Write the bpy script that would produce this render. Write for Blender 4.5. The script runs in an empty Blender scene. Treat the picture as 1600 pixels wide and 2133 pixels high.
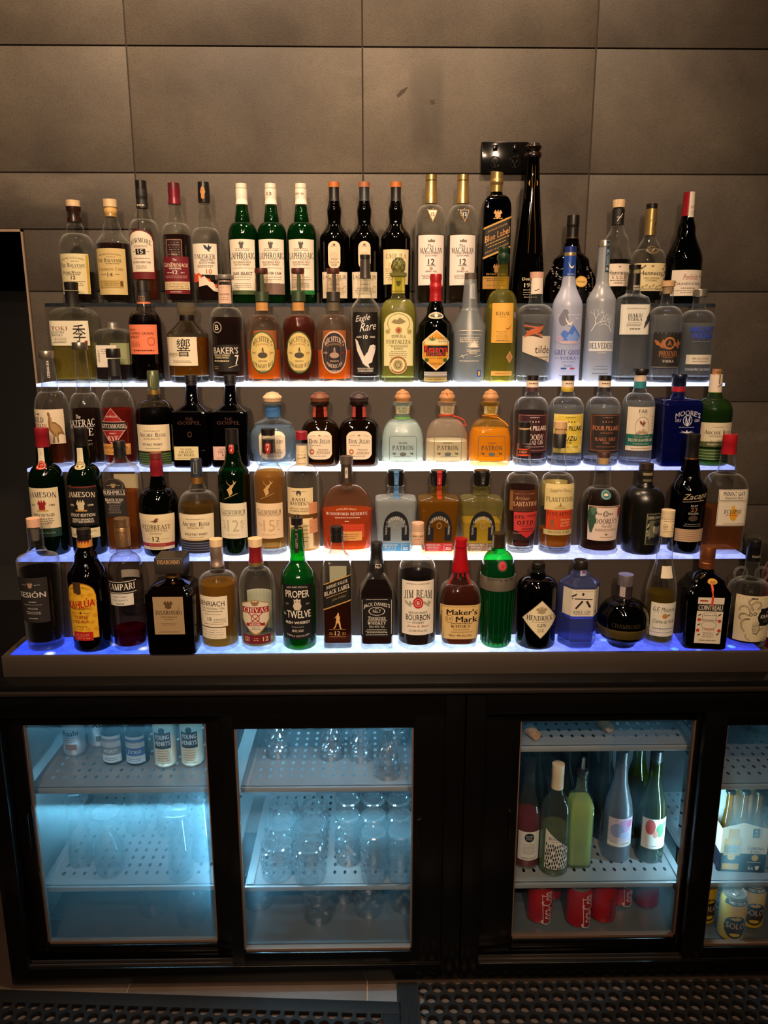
import bpy, bmesh, math, random
from mathutils import Vector
from mathutils.geometry import tessellate_polygon
random.seed(7)
SC = bpy.context.scene
COL = SC.collection
# ---------------------------------------------------------------- camera, light, exposure
F_PX, PITCH, YAW, EYE = 1600.0, math.radians(13.2), math.radians(0.9), 1.6
cam_d = bpy.data.cameras.new('camera'); cam = bpy.data.objects.new('camera', cam_d); COL.objects.link(cam)
cam_d.sensor_fit = 'VERTICAL'; cam_d.sensor_height = 24.0; cam_d.lens = 24.0 * F_PX / 2133.0
cam_d.clip_start = 0.05
cam.location = (0, 0, EYE); cam.rotation_euler = (math.pi/2 - PITCH, 0, -YAW)
SC.camera = cam
SC.view_settings.view_transform = 'Standard'; SC.view_settings.look = 'None'
SC.view_settings.gamma = 1.0; SC.view_settings.use_curve_mapping = False
SC.view_settings.exposure = 0.0
w = bpy.data.worlds.new('world'); SC.world = w; w.use_nodes = True
w.node_tree.nodes['Background'].inputs[0].default_value = (0.9, 0.75, 0.6, 1)
w.node_tree.nodes['Background'].inputs[1].default_value = 0.02
cy = SC.cycles
cy.max_bounces = 8; cy.diffuse_bounces = 2; cy.glossy_bounces = 3; cy.transmission_bounces = 6
cy.transparent_max_bounces = 28; cy.caustics_reflective = False; cy.caustics_refractive = False
cy.use_adaptive_sampling = True; cy.adaptive_threshold = 0.02; cy.use_denoising = True
cy.sample_clamp_indirect = 4.0

def spot(loc, tgt, energy, col, radius=0.03, size=100, blend=1.0):
    d = bpy.data.lights.new('ceiling_downlight', 'SPOT'); d.energy = energy; d.color = col
    d.shadow_soft_size = radius; d.spot_size = math.radians(size); d.spot_blend = blend
    o = bpy.data.objects.new('ceiling_downlight', d); COL.objects.link(o); o.location = loc
    o.rotation_euler = (Vector(tgt) - Vector(loc)).to_track_quat('-Z', 'Y').to_euler()
WARM = (1.0, 0.70, 0.46)
for wx, we in ((-0.5, 165), (0.45, 125)):                                   # wall washers
    spot((wx, 1.5, 3.15), (wx, 2.15, 2.0), we, (1.0, 0.705, 0.455), 0.03, 105)
for sy, e, cone in ((0.7, 4, 80), (0.05, 26, 66), (-0.6, 112, 56), (-1.3, 235, 47)):
    for sx in (-0.42, 0.32):
        spot((sx, sy, 2.95), (sx*1.1 - 0.03, 2.1, .98), e, WARM, 0.022, cone)

# ---------------------------------------------------------------- picture ray -> place
def ray(u, v):
    a = (u - 800)/F_PX; b = (v - 1066.5)/F_PX
    y = math.cos(PITCH) - b*math.sin(PITCH); z = -math.sin(PITCH) - b*math.cos(PITCH)
    return (a*math.cos(YAW) + y*math.sin(YAW), -a*math.sin(YAW) + y*math.cos(YAW), z)
def at_y(u, v, Y):
    d = ray(u, v); t = Y/d[1]; return Vector((d[0]*t, Y, EYE + d[2]*t))
def at_z(u, v, Z):
    d = ray(u, v); t = (Z - EYE)/d[2]; return Vector((d[0]*t, d[1]*t, Z))
def px_size(u, v, Y):                       # metres per pixel at that distance
    d = ray(u, v); return (Y/d[1])/F_PX

# ---------------------------------------------------------------- materials
def lin(h):
    h = h.lstrip('#'); out = []
    for i in (0, 2, 4):
        c = int(h[i:i+2], 16)/255
        out.append(c/12.92 if c <= .04045 else ((c+.055)/1.055)**2.4)
    return (*out, 1)
_M = {}
def newmat(key):
    m = bpy.data.materials.new(key); m.use_nodes = True
    return m, m.node_tree, m.node_tree.nodes['Principled BSDF'], m.node_tree.nodes['Material Output']
INK = dict(k='#17120f', w='#f4ead6', g='#c79a48', r='#a81a1c', n='#1b2442', c='#e3d3a8', s='#b9b4ac', o='#c8501e', e='#1f5a34', b='#6a4a2c', y='#e8b830', d='#55483a')
def hx(c): return INK.get(c, c)
def paper(c):
    c = hx(c); k = 'paper' + c
    if k not in _M:
        m, t, p, o = newmat(k); p.inputs['Base Color'].default_value = tuple(.63*x for x in lin(c)[:3]) + (1,); p.inputs['Roughness'].default_value = .55
        p.inputs['Specular IOR Level'].default_value = .25; _M[k] = m
    return _M[k]
def plain(c, rough=.4, metal=0.0, spec=.5, bump=0, bscale=300):
    k = f'solid{c}{rough}{metal}{spec}{bump}{bscale}'
    if k not in _M:
        m, t, p, o = newmat(k); q = .74 if not metal else 1; p.inputs['Base Color'].default_value = tuple(q*x for x in lin(hx(c))[:3]) + (1,); p.inputs['Roughness'].default_value = rough
        p.inputs['Metallic'].default_value = metal; p.inputs['Specular IOR Level'].default_value = spec
        if bump:
            n = t.nodes.new('ShaderNodeTexNoise'); n.inputs['Scale'].default_value = bscale
            tc = t.nodes.new('ShaderNodeTexCoord'); t.links.new(tc.outputs['Object'], n.inputs['Vector'])
            b = t.nodes.new('ShaderNodeBump'); b.inputs['Strength'].default_value = bump; b.inputs['Distance'].default_value = .002
            t.links.new(n.outputs['Fac'], b.inputs['Height']); t.links.new(b.outputs['Normal'], p.inputs['Normal'])
        _M[k] = m
    return _M[k]
def foil(c, rough=.32): return plain(c, rough, .85)
def wood(c, sc=60):
    k = 'wood' + c
    if k not in _M:
        m, t, p, o = newmat(k); p.inputs['Roughness'].default_value = .55
        tc = t.nodes.new('ShaderNodeTexCoord'); mp = t.nodes.new('ShaderNodeMapping'); mp.inputs['Scale'].default_value = (1, 1, .25)
        n = t.nodes.new('ShaderNodeTexNoise'); n.inputs['Scale'].default_value = sc*3; n.inputs['Detail'].default_value = 4
        r = t.nodes.new('ShaderNodeMix'); r.data_type = 'RGBA'; a = lin(c); a = (a[0]*.8, a[1]*.92, min(1, a[2]*1.15), 1); r.inputs['A'].default_value = (a[0]*.7, a[1]*.65, a[2]*.6, 1); r.inputs['B'].default_value = (min(1, a[0]*1.25), min(1, a[1]*1.25), min(1, a[2]*1.25), 1)
        t.links.new(tc.outputs['Object'], mp.inputs['Vector']); t.links.new(mp.outputs['Vector'], n.inputs['Vector'])
        t.links.new(n.outputs['Fac'], r.inputs['Factor']); t.links.new(r.outputs['Result'], p.inputs['Base Color']); _M[k] = m
    return _M[k]
def glass(tint='#f2f5f0', edge=None, haze=0.0, hazecol='#ffffff', rough=.03, bump=0, bscale=60, refl=1.0, vor=False, rim=0.0):
    """thin-walled glass: tinted see-through wall, Fresnel reflection, optional frosting"""
    edge = edge or tint
    k = f'glass{tint}{edge}{haze}{hazecol}{rough}{bump}{bscale}{refl}{vor}{rim}'
    if k in _M: return _M[k]
    m, t, p, o = newmat(k); N = t.nodes; N.remove(p); Lk = t.links.new
    lw = N.new('ShaderNodeLayerWeight'); lw.inputs['Blend'].default_value = .28
    cm = N.new('ShaderNodeMix'); cm.data_type = 'RGBA'; cm.inputs['A'].default_value = lin(tint); cm.inputs['B'].default_value = lin(edge)
    Lk(lw.outputs['Facing'], cm.inputs['Factor'])
    tr = N.new('ShaderNodeBsdfTransparent'); Lk(cm.outputs['Result'], tr.inputs['Color'])
    base = tr
    if haze:
        tl = N.new('ShaderNodeBsdfTranslucent'); tl.inputs['Color'].default_value = lin(hazecol)
        df = N.new('ShaderNodeBsdfDiffuse'); df.inputs['Color'].default_value = lin(hazecol)
        mx = N.new('ShaderNodeMixShader'); mx.inputs[0].default_value = .45; Lk(tl.outputs[0], mx.inputs[1]); Lk(df.outputs[0], mx.inputs[2])
        m2 = N.new('ShaderNodeMixShader'); m2.inputs[0].default_value = haze; Lk(tr.outputs[0], m2.inputs[1]); Lk(mx.outputs[0], m2.inputs[2]); base = m2
        if rim:                          # haze whitened at the edges to imitate light piped along the wall
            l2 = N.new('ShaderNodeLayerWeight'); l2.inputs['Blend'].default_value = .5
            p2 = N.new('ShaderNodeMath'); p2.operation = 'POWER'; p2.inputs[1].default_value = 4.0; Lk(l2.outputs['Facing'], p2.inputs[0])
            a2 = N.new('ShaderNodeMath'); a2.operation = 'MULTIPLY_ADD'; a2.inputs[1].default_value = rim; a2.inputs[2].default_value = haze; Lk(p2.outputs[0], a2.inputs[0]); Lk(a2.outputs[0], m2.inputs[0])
    gl = N.new('ShaderNodeBsdfGlossy'); gl.inputs['Roughness'].default_value = rough
    lf = N.new('ShaderNodeLayerWeight'); lf.inputs['Blend'].default_value = .5
    pw = N.new('ShaderNodeMath'); pw.operation = 'POWER'; pw.inputs[1].default_value = 4.0; Lk(lf.outputs['Facing'], pw.inputs[0])
    fr = N.new('ShaderNodeMath'); fr.operation = 'MULTIPLY_ADD'; fr.inputs[1].default_value = .8; fr.inputs[2].default_value = .045; Lk(pw.outputs[0], fr.inputs[0])
    if bump:
        tc = N.new('ShaderNodeTexCoord')
        if vor:
            n = N.new('ShaderNodeTexVoronoi'); hgt = 'Distance'
        else:
            n = N.new('ShaderNodeTexNoise'); hgt = 'Fac'
        n.inputs['Scale'].default_value = bscale; Lk(tc.outputs['Object'], n.inputs['Vector'])
        bp = N.new('ShaderNodeBump'); bp.inputs['Strength'].default_value = bump; bp.inputs['Distance'].default_value = .003
        Lk(n.outputs[hgt], bp.inputs['Height'])
        for x in (gl, lf, lw): Lk(bp.outputs['Normal'], x.inputs['Normal'])
    mu = N.new('ShaderNodeMath'); mu.operation = 'MULTIPLY'; mu.inputs[1].default_value = refl; Lk(fr.outputs[0], mu.inputs[0])
    mg = N.new('ShaderNodeMixShader'); Lk(mu.outputs[0], mg.inputs[0]); Lk(base.outputs[0], mg.inputs[1]); Lk(gl.outputs[0], mg.inputs[2])
    Lk(mg.outputs[0], o.inputs['Surface']); _M[k] = m
    return m
def liquid(tint, glow=None, fac=.3, refr=.25, ior=1.12):
    glow = glow or tint
    k = f'liquid{tint}{glow}{fac}{refr}{ior}'
    if k in _M: return _M[k]
    m, t, p, o = newmat(k); N = t.nodes; N.remove(p); Lk = t.links.new
    lw = N.new('ShaderNodeLayerWeight'); lw.inputs['Blend'].default_value = .3
    a = lin(tint); cm = N.new('ShaderNodeMix'); cm.data_type = 'RGBA'
    cm.inputs['A'].default_value = tuple(math.sqrt(x) for x in a[:3]) + (1,); cm.inputs['B'].default_value = tuple(min(1, x**.4) for x in a[:3]) + (1,)
    Lk(lw.outputs['Facing'], cm.inputs['Factor'])
    tr = N.new('ShaderNodeBsdfTransparent'); Lk(cm.outputs['Result'], tr.inputs['Color'])
    rf = N.new('ShaderNodeBsdfRefraction'); rf.inputs['IOR'].default_value = ior; Lk(cm.outputs['Result'], rf.inputs['Color'])
    ms = N.new('ShaderNodeMixShader'); ms.inputs[0].default_value = refr; Lk(tr.outputs[0], ms.inputs[1]); Lk(rf.outputs[0], ms.inputs[2])
    tl = N.new('ShaderNodeBsdfTranslucent'); tl.inputs['Color'].default_value = lin(glow)  # scatter mixed into clear spirits as a stand-in for the treads' glow
    df = N.new('ShaderNodeBsdfDiffuse'); df.inputs['Color'].default_value = lin(glow)
    mx = N.new('ShaderNodeMixShader'); mx.inputs[0].default_value = .35; Lk(tl.outputs[0], mx.inputs[1]); Lk(df.outputs[0], mx.inputs[2])
    m2 = N.new('ShaderNodeMixShader'); m2.inputs[0].default_value = fac; Lk(ms.outputs[0], m2.inputs[1]); Lk(mx.outputs[0], m2.inputs[2])
    Lk(m2.outputs[0], o.inputs['Surface']); _M[k] = m
    return m
def thick_glass():
    if 'thick' not in _M:
        m, t, p, o = newmat('thick'); N = t.nodes; N.remove(p); Lk = t.links.new
        rf = N.new('ShaderNodeBsdfRefraction'); rf.inputs['IOR'].default_value = 1.4; rf.inputs['Roughness'].default_value = .04; rf.inputs['Color'].default_value = (.94, .96, .96, 1)
        tr = N.new('ShaderNodeBsdfTransparent'); mx = N.new('ShaderNodeMixShader'); mx.inputs[0].default_value = .7
        tc = N.new('ShaderNodeTexCoord'); n = N.new('ShaderNodeTexNoise'); n.inputs['Scale'].default_value = 60; bp = N.new('ShaderNodeBump'); bp.inputs['Strength'].default_value = .4; bp.inputs['Distance'].default_value = .003
        Lk(tc.outputs['Object'], n.inputs['Vector']); Lk(n.outputs['Fac'], bp.inputs['Height']); Lk(bp.outputs[0], rf.inputs['Normal'])
        Lk(tr.outputs[0], mx.inputs[1]); Lk(rf.outputs[0], mx.inputs[2]); Lk(mx.outputs[0], o.inputs[0]); _M['thick'] = m
    return _M['thick']
def emit(c, s):
    k = f'emit{c}{s}'
    if k not in _M:
        m, t, p, o = newmat(k); t.nodes.remove(p); e = t.nodes.new('ShaderNodeEmission')
        e.inputs[0].default_value = lin(c); e.inputs[1].default_value = s; t.links.new(e.outputs[0], o.inputs['Surface']); _M[k] = m
    return _M[k]

# ---------------------------------------------------------------- mesh collecting
class MB:
    def __init__(s): s.v = []; s.f = []; s.m = []; s.mats = []
    def mi(s, mat):
        if mat not in s.mats: s.mats.append(mat)
        return s.mats.index(mat)
    def add(s, vs, fs, mat):
        b = len(s.v); i = s.mi(mat); s.v += [tuple(x) for x in vs]
        s.f += [tuple(b + k for k in f) for f in fs]; s.m += [i]*len(fs)
    def box(s, x0, x1, y0, y1, z0, z1, mat, bev=0):
        if bev:
            bm = bmesh.new(); bmesh.ops.create_cube(bm, size=1)
            for q in bm.verts: q.co = Vector(((x0+x1)/2 + q.co.x*(x1-x0), (y0+y1)/2 + q.co.y*(y1-y0), (z0+z1)/2 + q.co.z*(z1-z0)))
            bmesh.ops.bevel(bm, geom=list(bm.edges), offset=bev, segments=2, affect='EDGES', profile=.5)
            bm.verts.index_update(); s.add([q.co for q in bm.verts], [[q.index for q in f.verts] for f in bm.faces], mat); bm.free(); return
        s.add([(x, y, z) for z in (z0, z1) for y in (y0, y1) for x in (x0, x1)],
              [(0, 2, 3, 1), (4, 5, 7, 6), (0, 1, 5, 4), (2, 6, 7, 3), (0, 4, 6, 2), (1, 3, 7, 5)], mat)
    def lathe(s, prof, mat, seg=28, c=(0, 0), close=True, sec=None):
        """prof: [(z, half_width)]"""
        rings = []
        vs = []; fs = []
        for z, r in prof:
            for i in range(seg):
                a = 2*math.pi*i/seg; vs.append((c[0] + r*math.cos(a), c[1] + r*math.sin(a), z))
        for j in range(len(prof)-1):
            for i in range(seg):
                k = (i+1) % seg; fs.append((j*seg+i, j*seg+k, (j+1)*seg+k, (j+1)*seg+i))
        if close:
            fs.append(tuple(reversed(range(seg)))); fs.append(tuple(range((len(prof)-1)*seg, len(prof)*seg)))
        s.add(vs, fs, mat)
    def tube(s, pts, r, mat, seg=8):
        pts = [Vector(p) for p in pts]; vs = []; fs = []
        for i, p in enumerate(pts):
            d = (pts[min(i+1, len(pts)-1)] - pts[max(i-1, 0)]).normalized()
            a = d.cross(Vector((0.13, 0.3, 0.9))).normalized(); b = d.cross(a)
            for k in range(seg):
                t = 2*math.pi*k/seg; vs.append(p + r*(math.cos(t)*a + math.sin(t)*b))
        for i in range(len(pts)-1):
            for k in range(seg):
                q = (k+1) % seg; fs.append((i*seg+k, i*seg+q, (i+1)*seg+q, (i+1)*seg+k))
        fs.append(tuple(reversed(range(seg)))); fs.append(tuple(range((len(pts)-1)*seg, len(pts)*seg)))
        s.add(vs, fs, mat)
    def build(s, name, parent=None, smooth=35, loc=None):
        me = bpy.data.meshes.new(name); me.from_pydata(s.v, [], s.f)
        for m in s.mats: me.materials.append(m)
        me.polygons.foreach_set('material_index', s.m)
        if smooth:
            me.polygons.foreach_set('use_smooth', [True]*len(me.polygons)); me.set_sharp_from_angle(angle=math.radians(smooth))
        me.validate(); me.update()
        o = bpy.data.objects.new(name, me); COL.objects.link(o)
        if parent: o.parent = parent
        if loc: o.location = loc
        return o
def thing(name, label, cat, loc=(0, 0, 0), rot=0, group=None):
    o = bpy.data.objects.new(name, None); COL.objects.link(o); o.empty_display_size = .02
    o.location = loc; o.rotation_euler = (0, 0, math.radians(rot)); tag(o, label, cat, group); return o
def tag(o, label, cat, group=None):
    o['label'] = label; o['category'] = cat
    if group: o['group'] = group
    return o
def struct(o): o['kind'] = 'structure'; return o

# ---------------------------------------------------------------- lettering
_T = {}
def sans(text, bold, shear):
    k = (text, bold, shear)
    if k not in _T:
        cu = bpy.data.curves.new('lettering', 'FONT'); cu.body = text; cu.resolution_u = 2; cu.dimensions = '2D'; cu.fill_mode = 'BOTH'
        cu.shear = shear
        ob = bpy.data.objects.new('lettering', cu); me = bpy.data.meshes.new_from_object(ob)
        vs = [(q.co.x, q.co.y) for q in me.vertices]; fs = [tuple(p.vertices) for p in me.polygons]
        bpy.data.objects.remove(ob); bpy.data.curves.remove(cu); bpy.data.meshes.remove(me)
        if bold:                     # heavier strokes: a second, slightly shifted set
            n = len(vs); vs += [(x + bold, y + bold*.3) for x, y in vs]; fs += [tuple(i + n for i in f) for f in fs[:]]
        _T[k] = norm(vs, fs)
    return _T[k]
def norm(vs, fs):
    if not vs: return [], []
    x0 = min(a for a, b in vs); x1 = max(a for a, b in vs); y0 = min(b for a, b in vs); y1 = max(b for a, b in vs)
    return [((a-x0)/max(x1-x0, 1e-6)-.5, (b-y0)/max(y1-y0, 1e-6)-.5) for a, b in vs], fs
# a small roman alphabet with thick and thin strokes and serifs.  v x y0 y1 (thick stem) / h x0 x1 y (thin bar) / d x0 x1 w (slanted, foot to head) / a cx cy rx ry a0 a1 (bowl)
TH, TN = .17, .07
ROM = {
 'A': (.86, 'd .04 .40 .07;d .68 .36 .18;h .2 .7 .3;f .08;f .77'), 'B': (.72, 'v .1 0 1;a .34 .75 .3 .25 -90 90;a .34 .27 .36 .27 -90 90;h .1 .36 .93;h .1 .36 .48;h .1 .36 0'),
 'C': (.78, 'a .44 .5 .42 .5 42 318'), 'D': (.84, 'v .1 0 1;a .36 .5 .46 .5 -90 90;h .1 .36 .93;h .1 .36 0'), 'E': (.68, 'v .1 0 1;h .1 .62 .93;h .1 .5 .48;h .1 .64 0;t .57 .78 1;t .59 0 .24'),
 'F': (.64, 'v .1 0 1;h .1 .6 .93;h .1 .48 .48;t .55 .78 1'), 'G': (.84, 'a .44 .5 .42 .5 40 330;v .62 .05 .42;'), 'H': (.9, 'v .1 0 1;v .64 0 1;h .2 .7 .47'), 'I': (.38, 'v .1 0 1'), 'J': (.5, 'v .22 .15 1;a .16 .2 .22 .2 180 360'),
 'K': (.84, 'v .1 0 1;k .2 .58 .08;q .3 .58 .18;f .68;g .62'), 'L': (.66, 'v .1 0 1;h .1 .62 0;t .57 0 .26'), 'M': (1.02, 'v .76 0 1;t .12 0 1;e .42 .1 .17;d .45 .8 .07;f .15;g .12'), 'N': (.88, 't .12 0 1;t .74 0 1;e .6 .1 .18;f .15;g .76'),
 'O': (.88, 'a .44 .5 .42 .5 0 360'), 'P': (.7, 'v .1 0 1;a .36 .72 .32 .28 -90 90;h .1 .38 .93;h .1 .38 .44'), 'Q': (.88, 'a .44 .5 .42 .5 0 360;e .6 .4 .12'), 'R': (.82, 'v .1 0 1;a .36 .74 .3 .26 -90 90;h .1 .38 .93;h .1 .38 .47;q .34 .62 .18;f .72'),
 'S': (.6, 'a .3 .74 .25 .26 10 270;a .3 .26 .27 .28 -170 90'), 'T': (.74, 'v .29 0 1;h .02 .72 .93;t .02 .74 1;t .66 .74 1'), 'U': (.86, 'v .1 .25 1;t .7 .25 1;a .44 .3 .36 .3 180 360;g .73'), 'V': (.84, 'e .36 .06 .18;d .38 .72 .07;g .14;g .74'),
 'W': (1.1, 'e .28 .04 .17;d .3 .55 .07;e .62 .38 .17;d .66 .98 .07;g .1;g 1.0'), 'X': (.84, 'e .6 .08 .18;d .08 .66 .07;f .1;f .7;g .14;g .7'), 'Y': (.8, 'v .3 0 .45;k .3 .04 .17;k .4 .68 .07;g .12;g .7'), 'Z': (.74, 'd .06 .5 .18;h .06 .66 .93;h .06 .68 0;t .06 .76 1;t .62 0 .24'),
 ' ': (.4, ''), '.': (.3, 't .1 0 .13'), "'": (.26, 't .1 .7 1'), '&': (.8, 'a .38 .26 .32 .26 0 360;a .4 .76 .22 .24 0 360'), '-': (.5, 'h .08 .42 .42'),
}
def roman(text):
    k = ('roman', text)
    if k in _T: return _T[k]
    vs = []; fs = []; X = 0
    def quad(*p):
        b = len(vs); vs.extend(p); fs.append((b, b+1, b+2, b+3))
    for ch in text:
        acc = None
        if ch in 'ÓÚÑÈÊ': acc = ch; ch = {'Ó': 'O', 'Ú': 'U', 'Ñ': 'N', 'È': 'E', 'Ê': 'E'}[ch]
        sc = 1.0 if not ch.islower() else .76
        g = ROM.get(ch.upper(), ROM[' '])
        def R(x0, x1, y0, y1): quad(*[(X + a*sc, b*sc) for a, b in ((x0, y0), (x1, y0), (x1, y1), (x0, y1))])
        def D(x0, y0, x1, y1, ww): quad(*[(X + a*sc, b*sc) for a, b in ((x0, y0), (x0+ww, y0), (x1+ww, y1), (x1, y1))])
        for st in g[1].split(';'):
            q = st.split()
            if not q: continue
            n = [float(z) for z in q[1:]]; c = q[0]
            if c == 'v':
                R(n[0], n[0]+TH, n[1], n[2])
                if n[1] == 0: R(n[0]-.09, n[0]+TH+.09, 0, .06)
                if n[2] == 1: R(n[0]-.09, n[0]+TH+.09, .94, 1)
            elif c == 't': R(n[0], n[0]+TN+.01, n[1], n[2])
            elif c == 'h': R(n[0], n[1], n[2], n[2]+TN)
            elif c == 'd': D(n[0], 0, n[1], 1, n[2])
            elif c == 'e': D(n[0], 0, n[1], 1, n[2])
            elif c == 'q': D(n[1], 0, n[0], .48, n[2])
            elif c == 'k': D(n[0], .42, n[1], 1, n[2])
            elif c == 'f': R(n[0]-.12, n[0]+.16, 0, .06)
            elif c == 'g': R(n[0]-.12, n[0]+.16, .94, 1)
            elif c == 'a':
                cx, cyy, rx, ry, a0, a1 = n; N = max(4, int(abs(a1-a0)/24))
                for i in range(N):
                    t0 = math.radians(a0 + (a1-a0)*i/N); t1 = math.radians(a0 + (a1-a0)*(i+1)/N)
                    quad(*[(X + (cx + rr*math.cos(t))*sc, (cyy + ss*math.sin(t))*sc) for t, rr, ss in ((t0, rx, ry), (t1, rx, ry), (t1, rx-TH, ry-TN), (t0, rx-TH, ry-TN))])
        if acc: D(.36, 1.06, .46, 1.22, .1)
        X += (g[0] + .06)*sc
    _T[k] = norm(vs, fs); return _T[k]
# item makers; every size and place is in picture pixels measured on the photograph
def T(text, v, w, h, ink='k', f='b', ds=0, arc=0, rot=0, sl=0): return ('T', text, v, w, h, ink, f, ds, arc, rot, sl)
def G(v, w, n=1, gap=3.2, h=1.0, ink='d', ds=0): return ('G', v, w, n, gap, h, ink, ds)
def R_(v, w, h, ink, ds=0): return ('S', 'r', v, w, h, ink, ds)
def E_(v, w, h, ink, ds=0): return ('S', 'e', v, w, h, ink, ds)
def O_(v, w, h, ink, ds=0, t=.16): return ('O', v, w, h, ink, ds, t)
def D_(v, w, h, ink, ds=0): return ('S', 'd', v, w, h, ink, ds)
def P_(name, v, w, h, ink, ds=0): return ('P', name, v, w, h, ink, ds)
def X_(s0, v0, s1, v1, t, ink): return ('X', s0, v0, s1, v1, t, ink)
POLY = {
 'crest': [[(-.5, .1), (-.3, .5), (-.12, .2), (0, .55), (.12, .2), (.3, .5), (.5, .1), (.3, -.1), (.32, -.45), (0, -.6), (-.32, -.45), (-.3, -.1)]],
 'crown': [[(-.5, -.4), (.5, -.4), (.5, .3), (.25, 0), (0, .5), (-.25, 0), (-.5, .3)]],
 'shield': [[(-.5, .5), (.5, .5), (.5, -.05), (.25, -.38), (0, -.5), (-.25, -.38), (-.5, -.05)]],
 'bird': [[(-.5, -.12), (-.1, .02), (.08, .38), (.3, .5), (.5, .34), (.34, .24), (.36, -.05), (.2, -.3), (.02, -.38), (-.18, -.2)]],
 'wings': [[(-.5, .42), (-.2, .3), (-.02, 0), (.12, .5), (.28, .1), (.5, .3), (.36, -.12), (.16, -.26), (.3, -.5), (.02, -.42), (-.1, -.22), (-.34, -.1)]],
 'eagle': [[(-.5, .5), (-.36, .42), (-.2, .12), (-.06, -.12), (.06, .02), (.24, .1), (.5, .2), (.42, -.02), (.34, -.16), (.3, -.3), (.12, -.36), (.2, -.5), (.0, -.42), (-.12, -.34), (-.2, -.2), (-.4, .1)], [(.08, .0), (.2, .26), (.36, .3), (.5, .24), (.3, .1)]],
 'goose': [[(-.5, .5), (-.3, .1), (-.1, -.2), (.1, -.25), (.5, .05), (.2, -.5), (-.1, -.45), (-.35, -.1)]],
 'stag': [[(-.1, -.5), (.16, -.3), (.1, -.05), (.26, .12), (.12, .2), (.02, .16), (-.12, .02), (-.3, -.1), (-.2, -.25)], [(.02, .14), (-.22, .3), (-.3, .5), (-.26, .3), (-.08, .16)], [(.1, .16), (.26, .3), (.22, .5), (.34, .34), (.5, .44), (.36, .24), (.2, .14)]],
 'turkey': [[(-.36, .42), (-.28, .5), (-.2, .4), (-.22, .18), (.02, .16), (.28, .02), (.5, -.28), (.36, -.24), (.2, -.22), (.12, -.3), (.14, -.5), (.06, -.5), (.02, -.3), (-.06, -.3), (-.1, -.5), (-.18, -.5), (-.12, -.26), (-.32, -.1), (-.34, .14), (-.3, .32)]],
 'man': [[(.05, .5), (.15, .46), (.14, .36), (.24, .2), (.2, .02), (.26, -.1), (.34, -.46), (.46, -.5), (.24, -.5), (.1, -.16), (-.02, -.14), (-.2, -.44), (-.4, -.5), (-.2, -.3), (-.12, .0), (-.1, .24), (-.36, .1), (-.02, .36)]],
 'parrot': [[(-.3, .5), (.3, .46), (.5, .26), (.3, .2), (.36, -.05), (.16, -.3), (.0, -.5), (-.2, -.48), (-.4, -.1), (-.46, .26)]],
 'leaf': [[(-.5, -.5), (-.2, .1), (.5, .5), (.3, -.1)]],
 'agave': [[(0, -.3), (-.5, -.1), (-.16, -.1), (-.4, .3), (-.08, .04), (0, .5), (.08, .04), (.4, .3), (.16, -.1), (.5, -.1)]],
 'mount': [[(-.5, -.2), (-.3, .22), (-.1, .1), (.08, .5), (.3, .16), (.5, -.1), (.3, -.4), (0, -.5), (-.3, -.42)]],
 'coast': [[(-.5, .5), (-.36, .3), (-.2, .42), (0, .1), (.2, .05), (.3, -.25), (.5, -.3), (.5, -.5), (.2, -.45), (-.1, -.1), (-.5, -.2)]],
 'tri': [[(-.5, .5), (.5, .5), (0, -.5)]],
 'lion': [[(-.3, -.5), (.3, -.5), (.5, -.1), (.36, .22), (.4, .5), (.16, .3), (0, .5), (-.16, .3), (-.4, .5), (-.36, .22), (-.5, -.1)]],
 'octopus': [[(.1, .1), (.3, -.05), (.36, -.3), (.2, -.5), (-.02, -.46), (-.12, -.2), (-.08, .06)]],
 'sunray': [[(math.cos(math.radians(a))*(.5 if i % 2 else .26), math.sin(math.radians(a))*(1 if i % 2 else .5)-.5) for i, a in enumerate(range(0, 181, 9))]],
}
class Surf:
    """front surface of one bottle or cap: (s, z) in metres -> point"""
    def __init__(S, prof, front=None):
        S.p = sorted(prof); S.front = front
    def R(S, z):
        p = S.p
        if z <= p[0][0]: return p[0][1]
        for i in range(1, len(p)):
            if z <= p[i][0]:
                a, b = p[i-1], p[i]; t = (z-a[0])/max(b[0]-a[0], 1e-9); return a[1] + (b[1]-a[1])*t
        return p[-1][1]
    def pt(S, s, z, off, Rm):
        r = S.R(z)
        if S.front is None:
            a = s/max(Rm, 1e-4); return ((r+off)*math.sin(a), -(r+off)*math.cos(a), z)
        fr = S.front; x = max(fr[0][0], min(fr[-1][0], s/r))
        for i in range(1, len(fr)):
            if x <= fr[i][0]:
                a, b = fr[i-1], fr[i]; t = max(0, min(1, (x-a[0])/max(b[0]-a[0], 1e-9))); y = a[1] + (b[1]-a[1])*t; break
        else: y = fr[-1][1]
        return (x*r*(1+off/r), y*r - off, z)
def split_wide(pts, fs, lim):
    """cut wide triangles so lettering follows a curved wall"""
    pts = list(pts); out = []; todo = [tuple(f) for f in fs]
    while todo:
        f = todo.pop()
        if len(f) > 3: todo += [(f[0], f[i], f[i+1]) for i in range(1, len(f)-1)]; continue
        e = max(range(3), key=lambda i: abs(pts[f[i]][0]-pts[f[(i+1) % 3]][0])); a, b, c = f[e], f[(e+1) % 3], f[(e+2) % 3]
        if abs(pts[a][0]-pts[b][0]) <= lim: out.append(f); continue
        pts.append(((pts[a][0]+pts[b][0])/2, (pts[a][1]+pts[b][1])/2)); n = len(pts)-1
        todo += [(a, n, c), (n, b, c)]
    return pts, out
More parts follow.
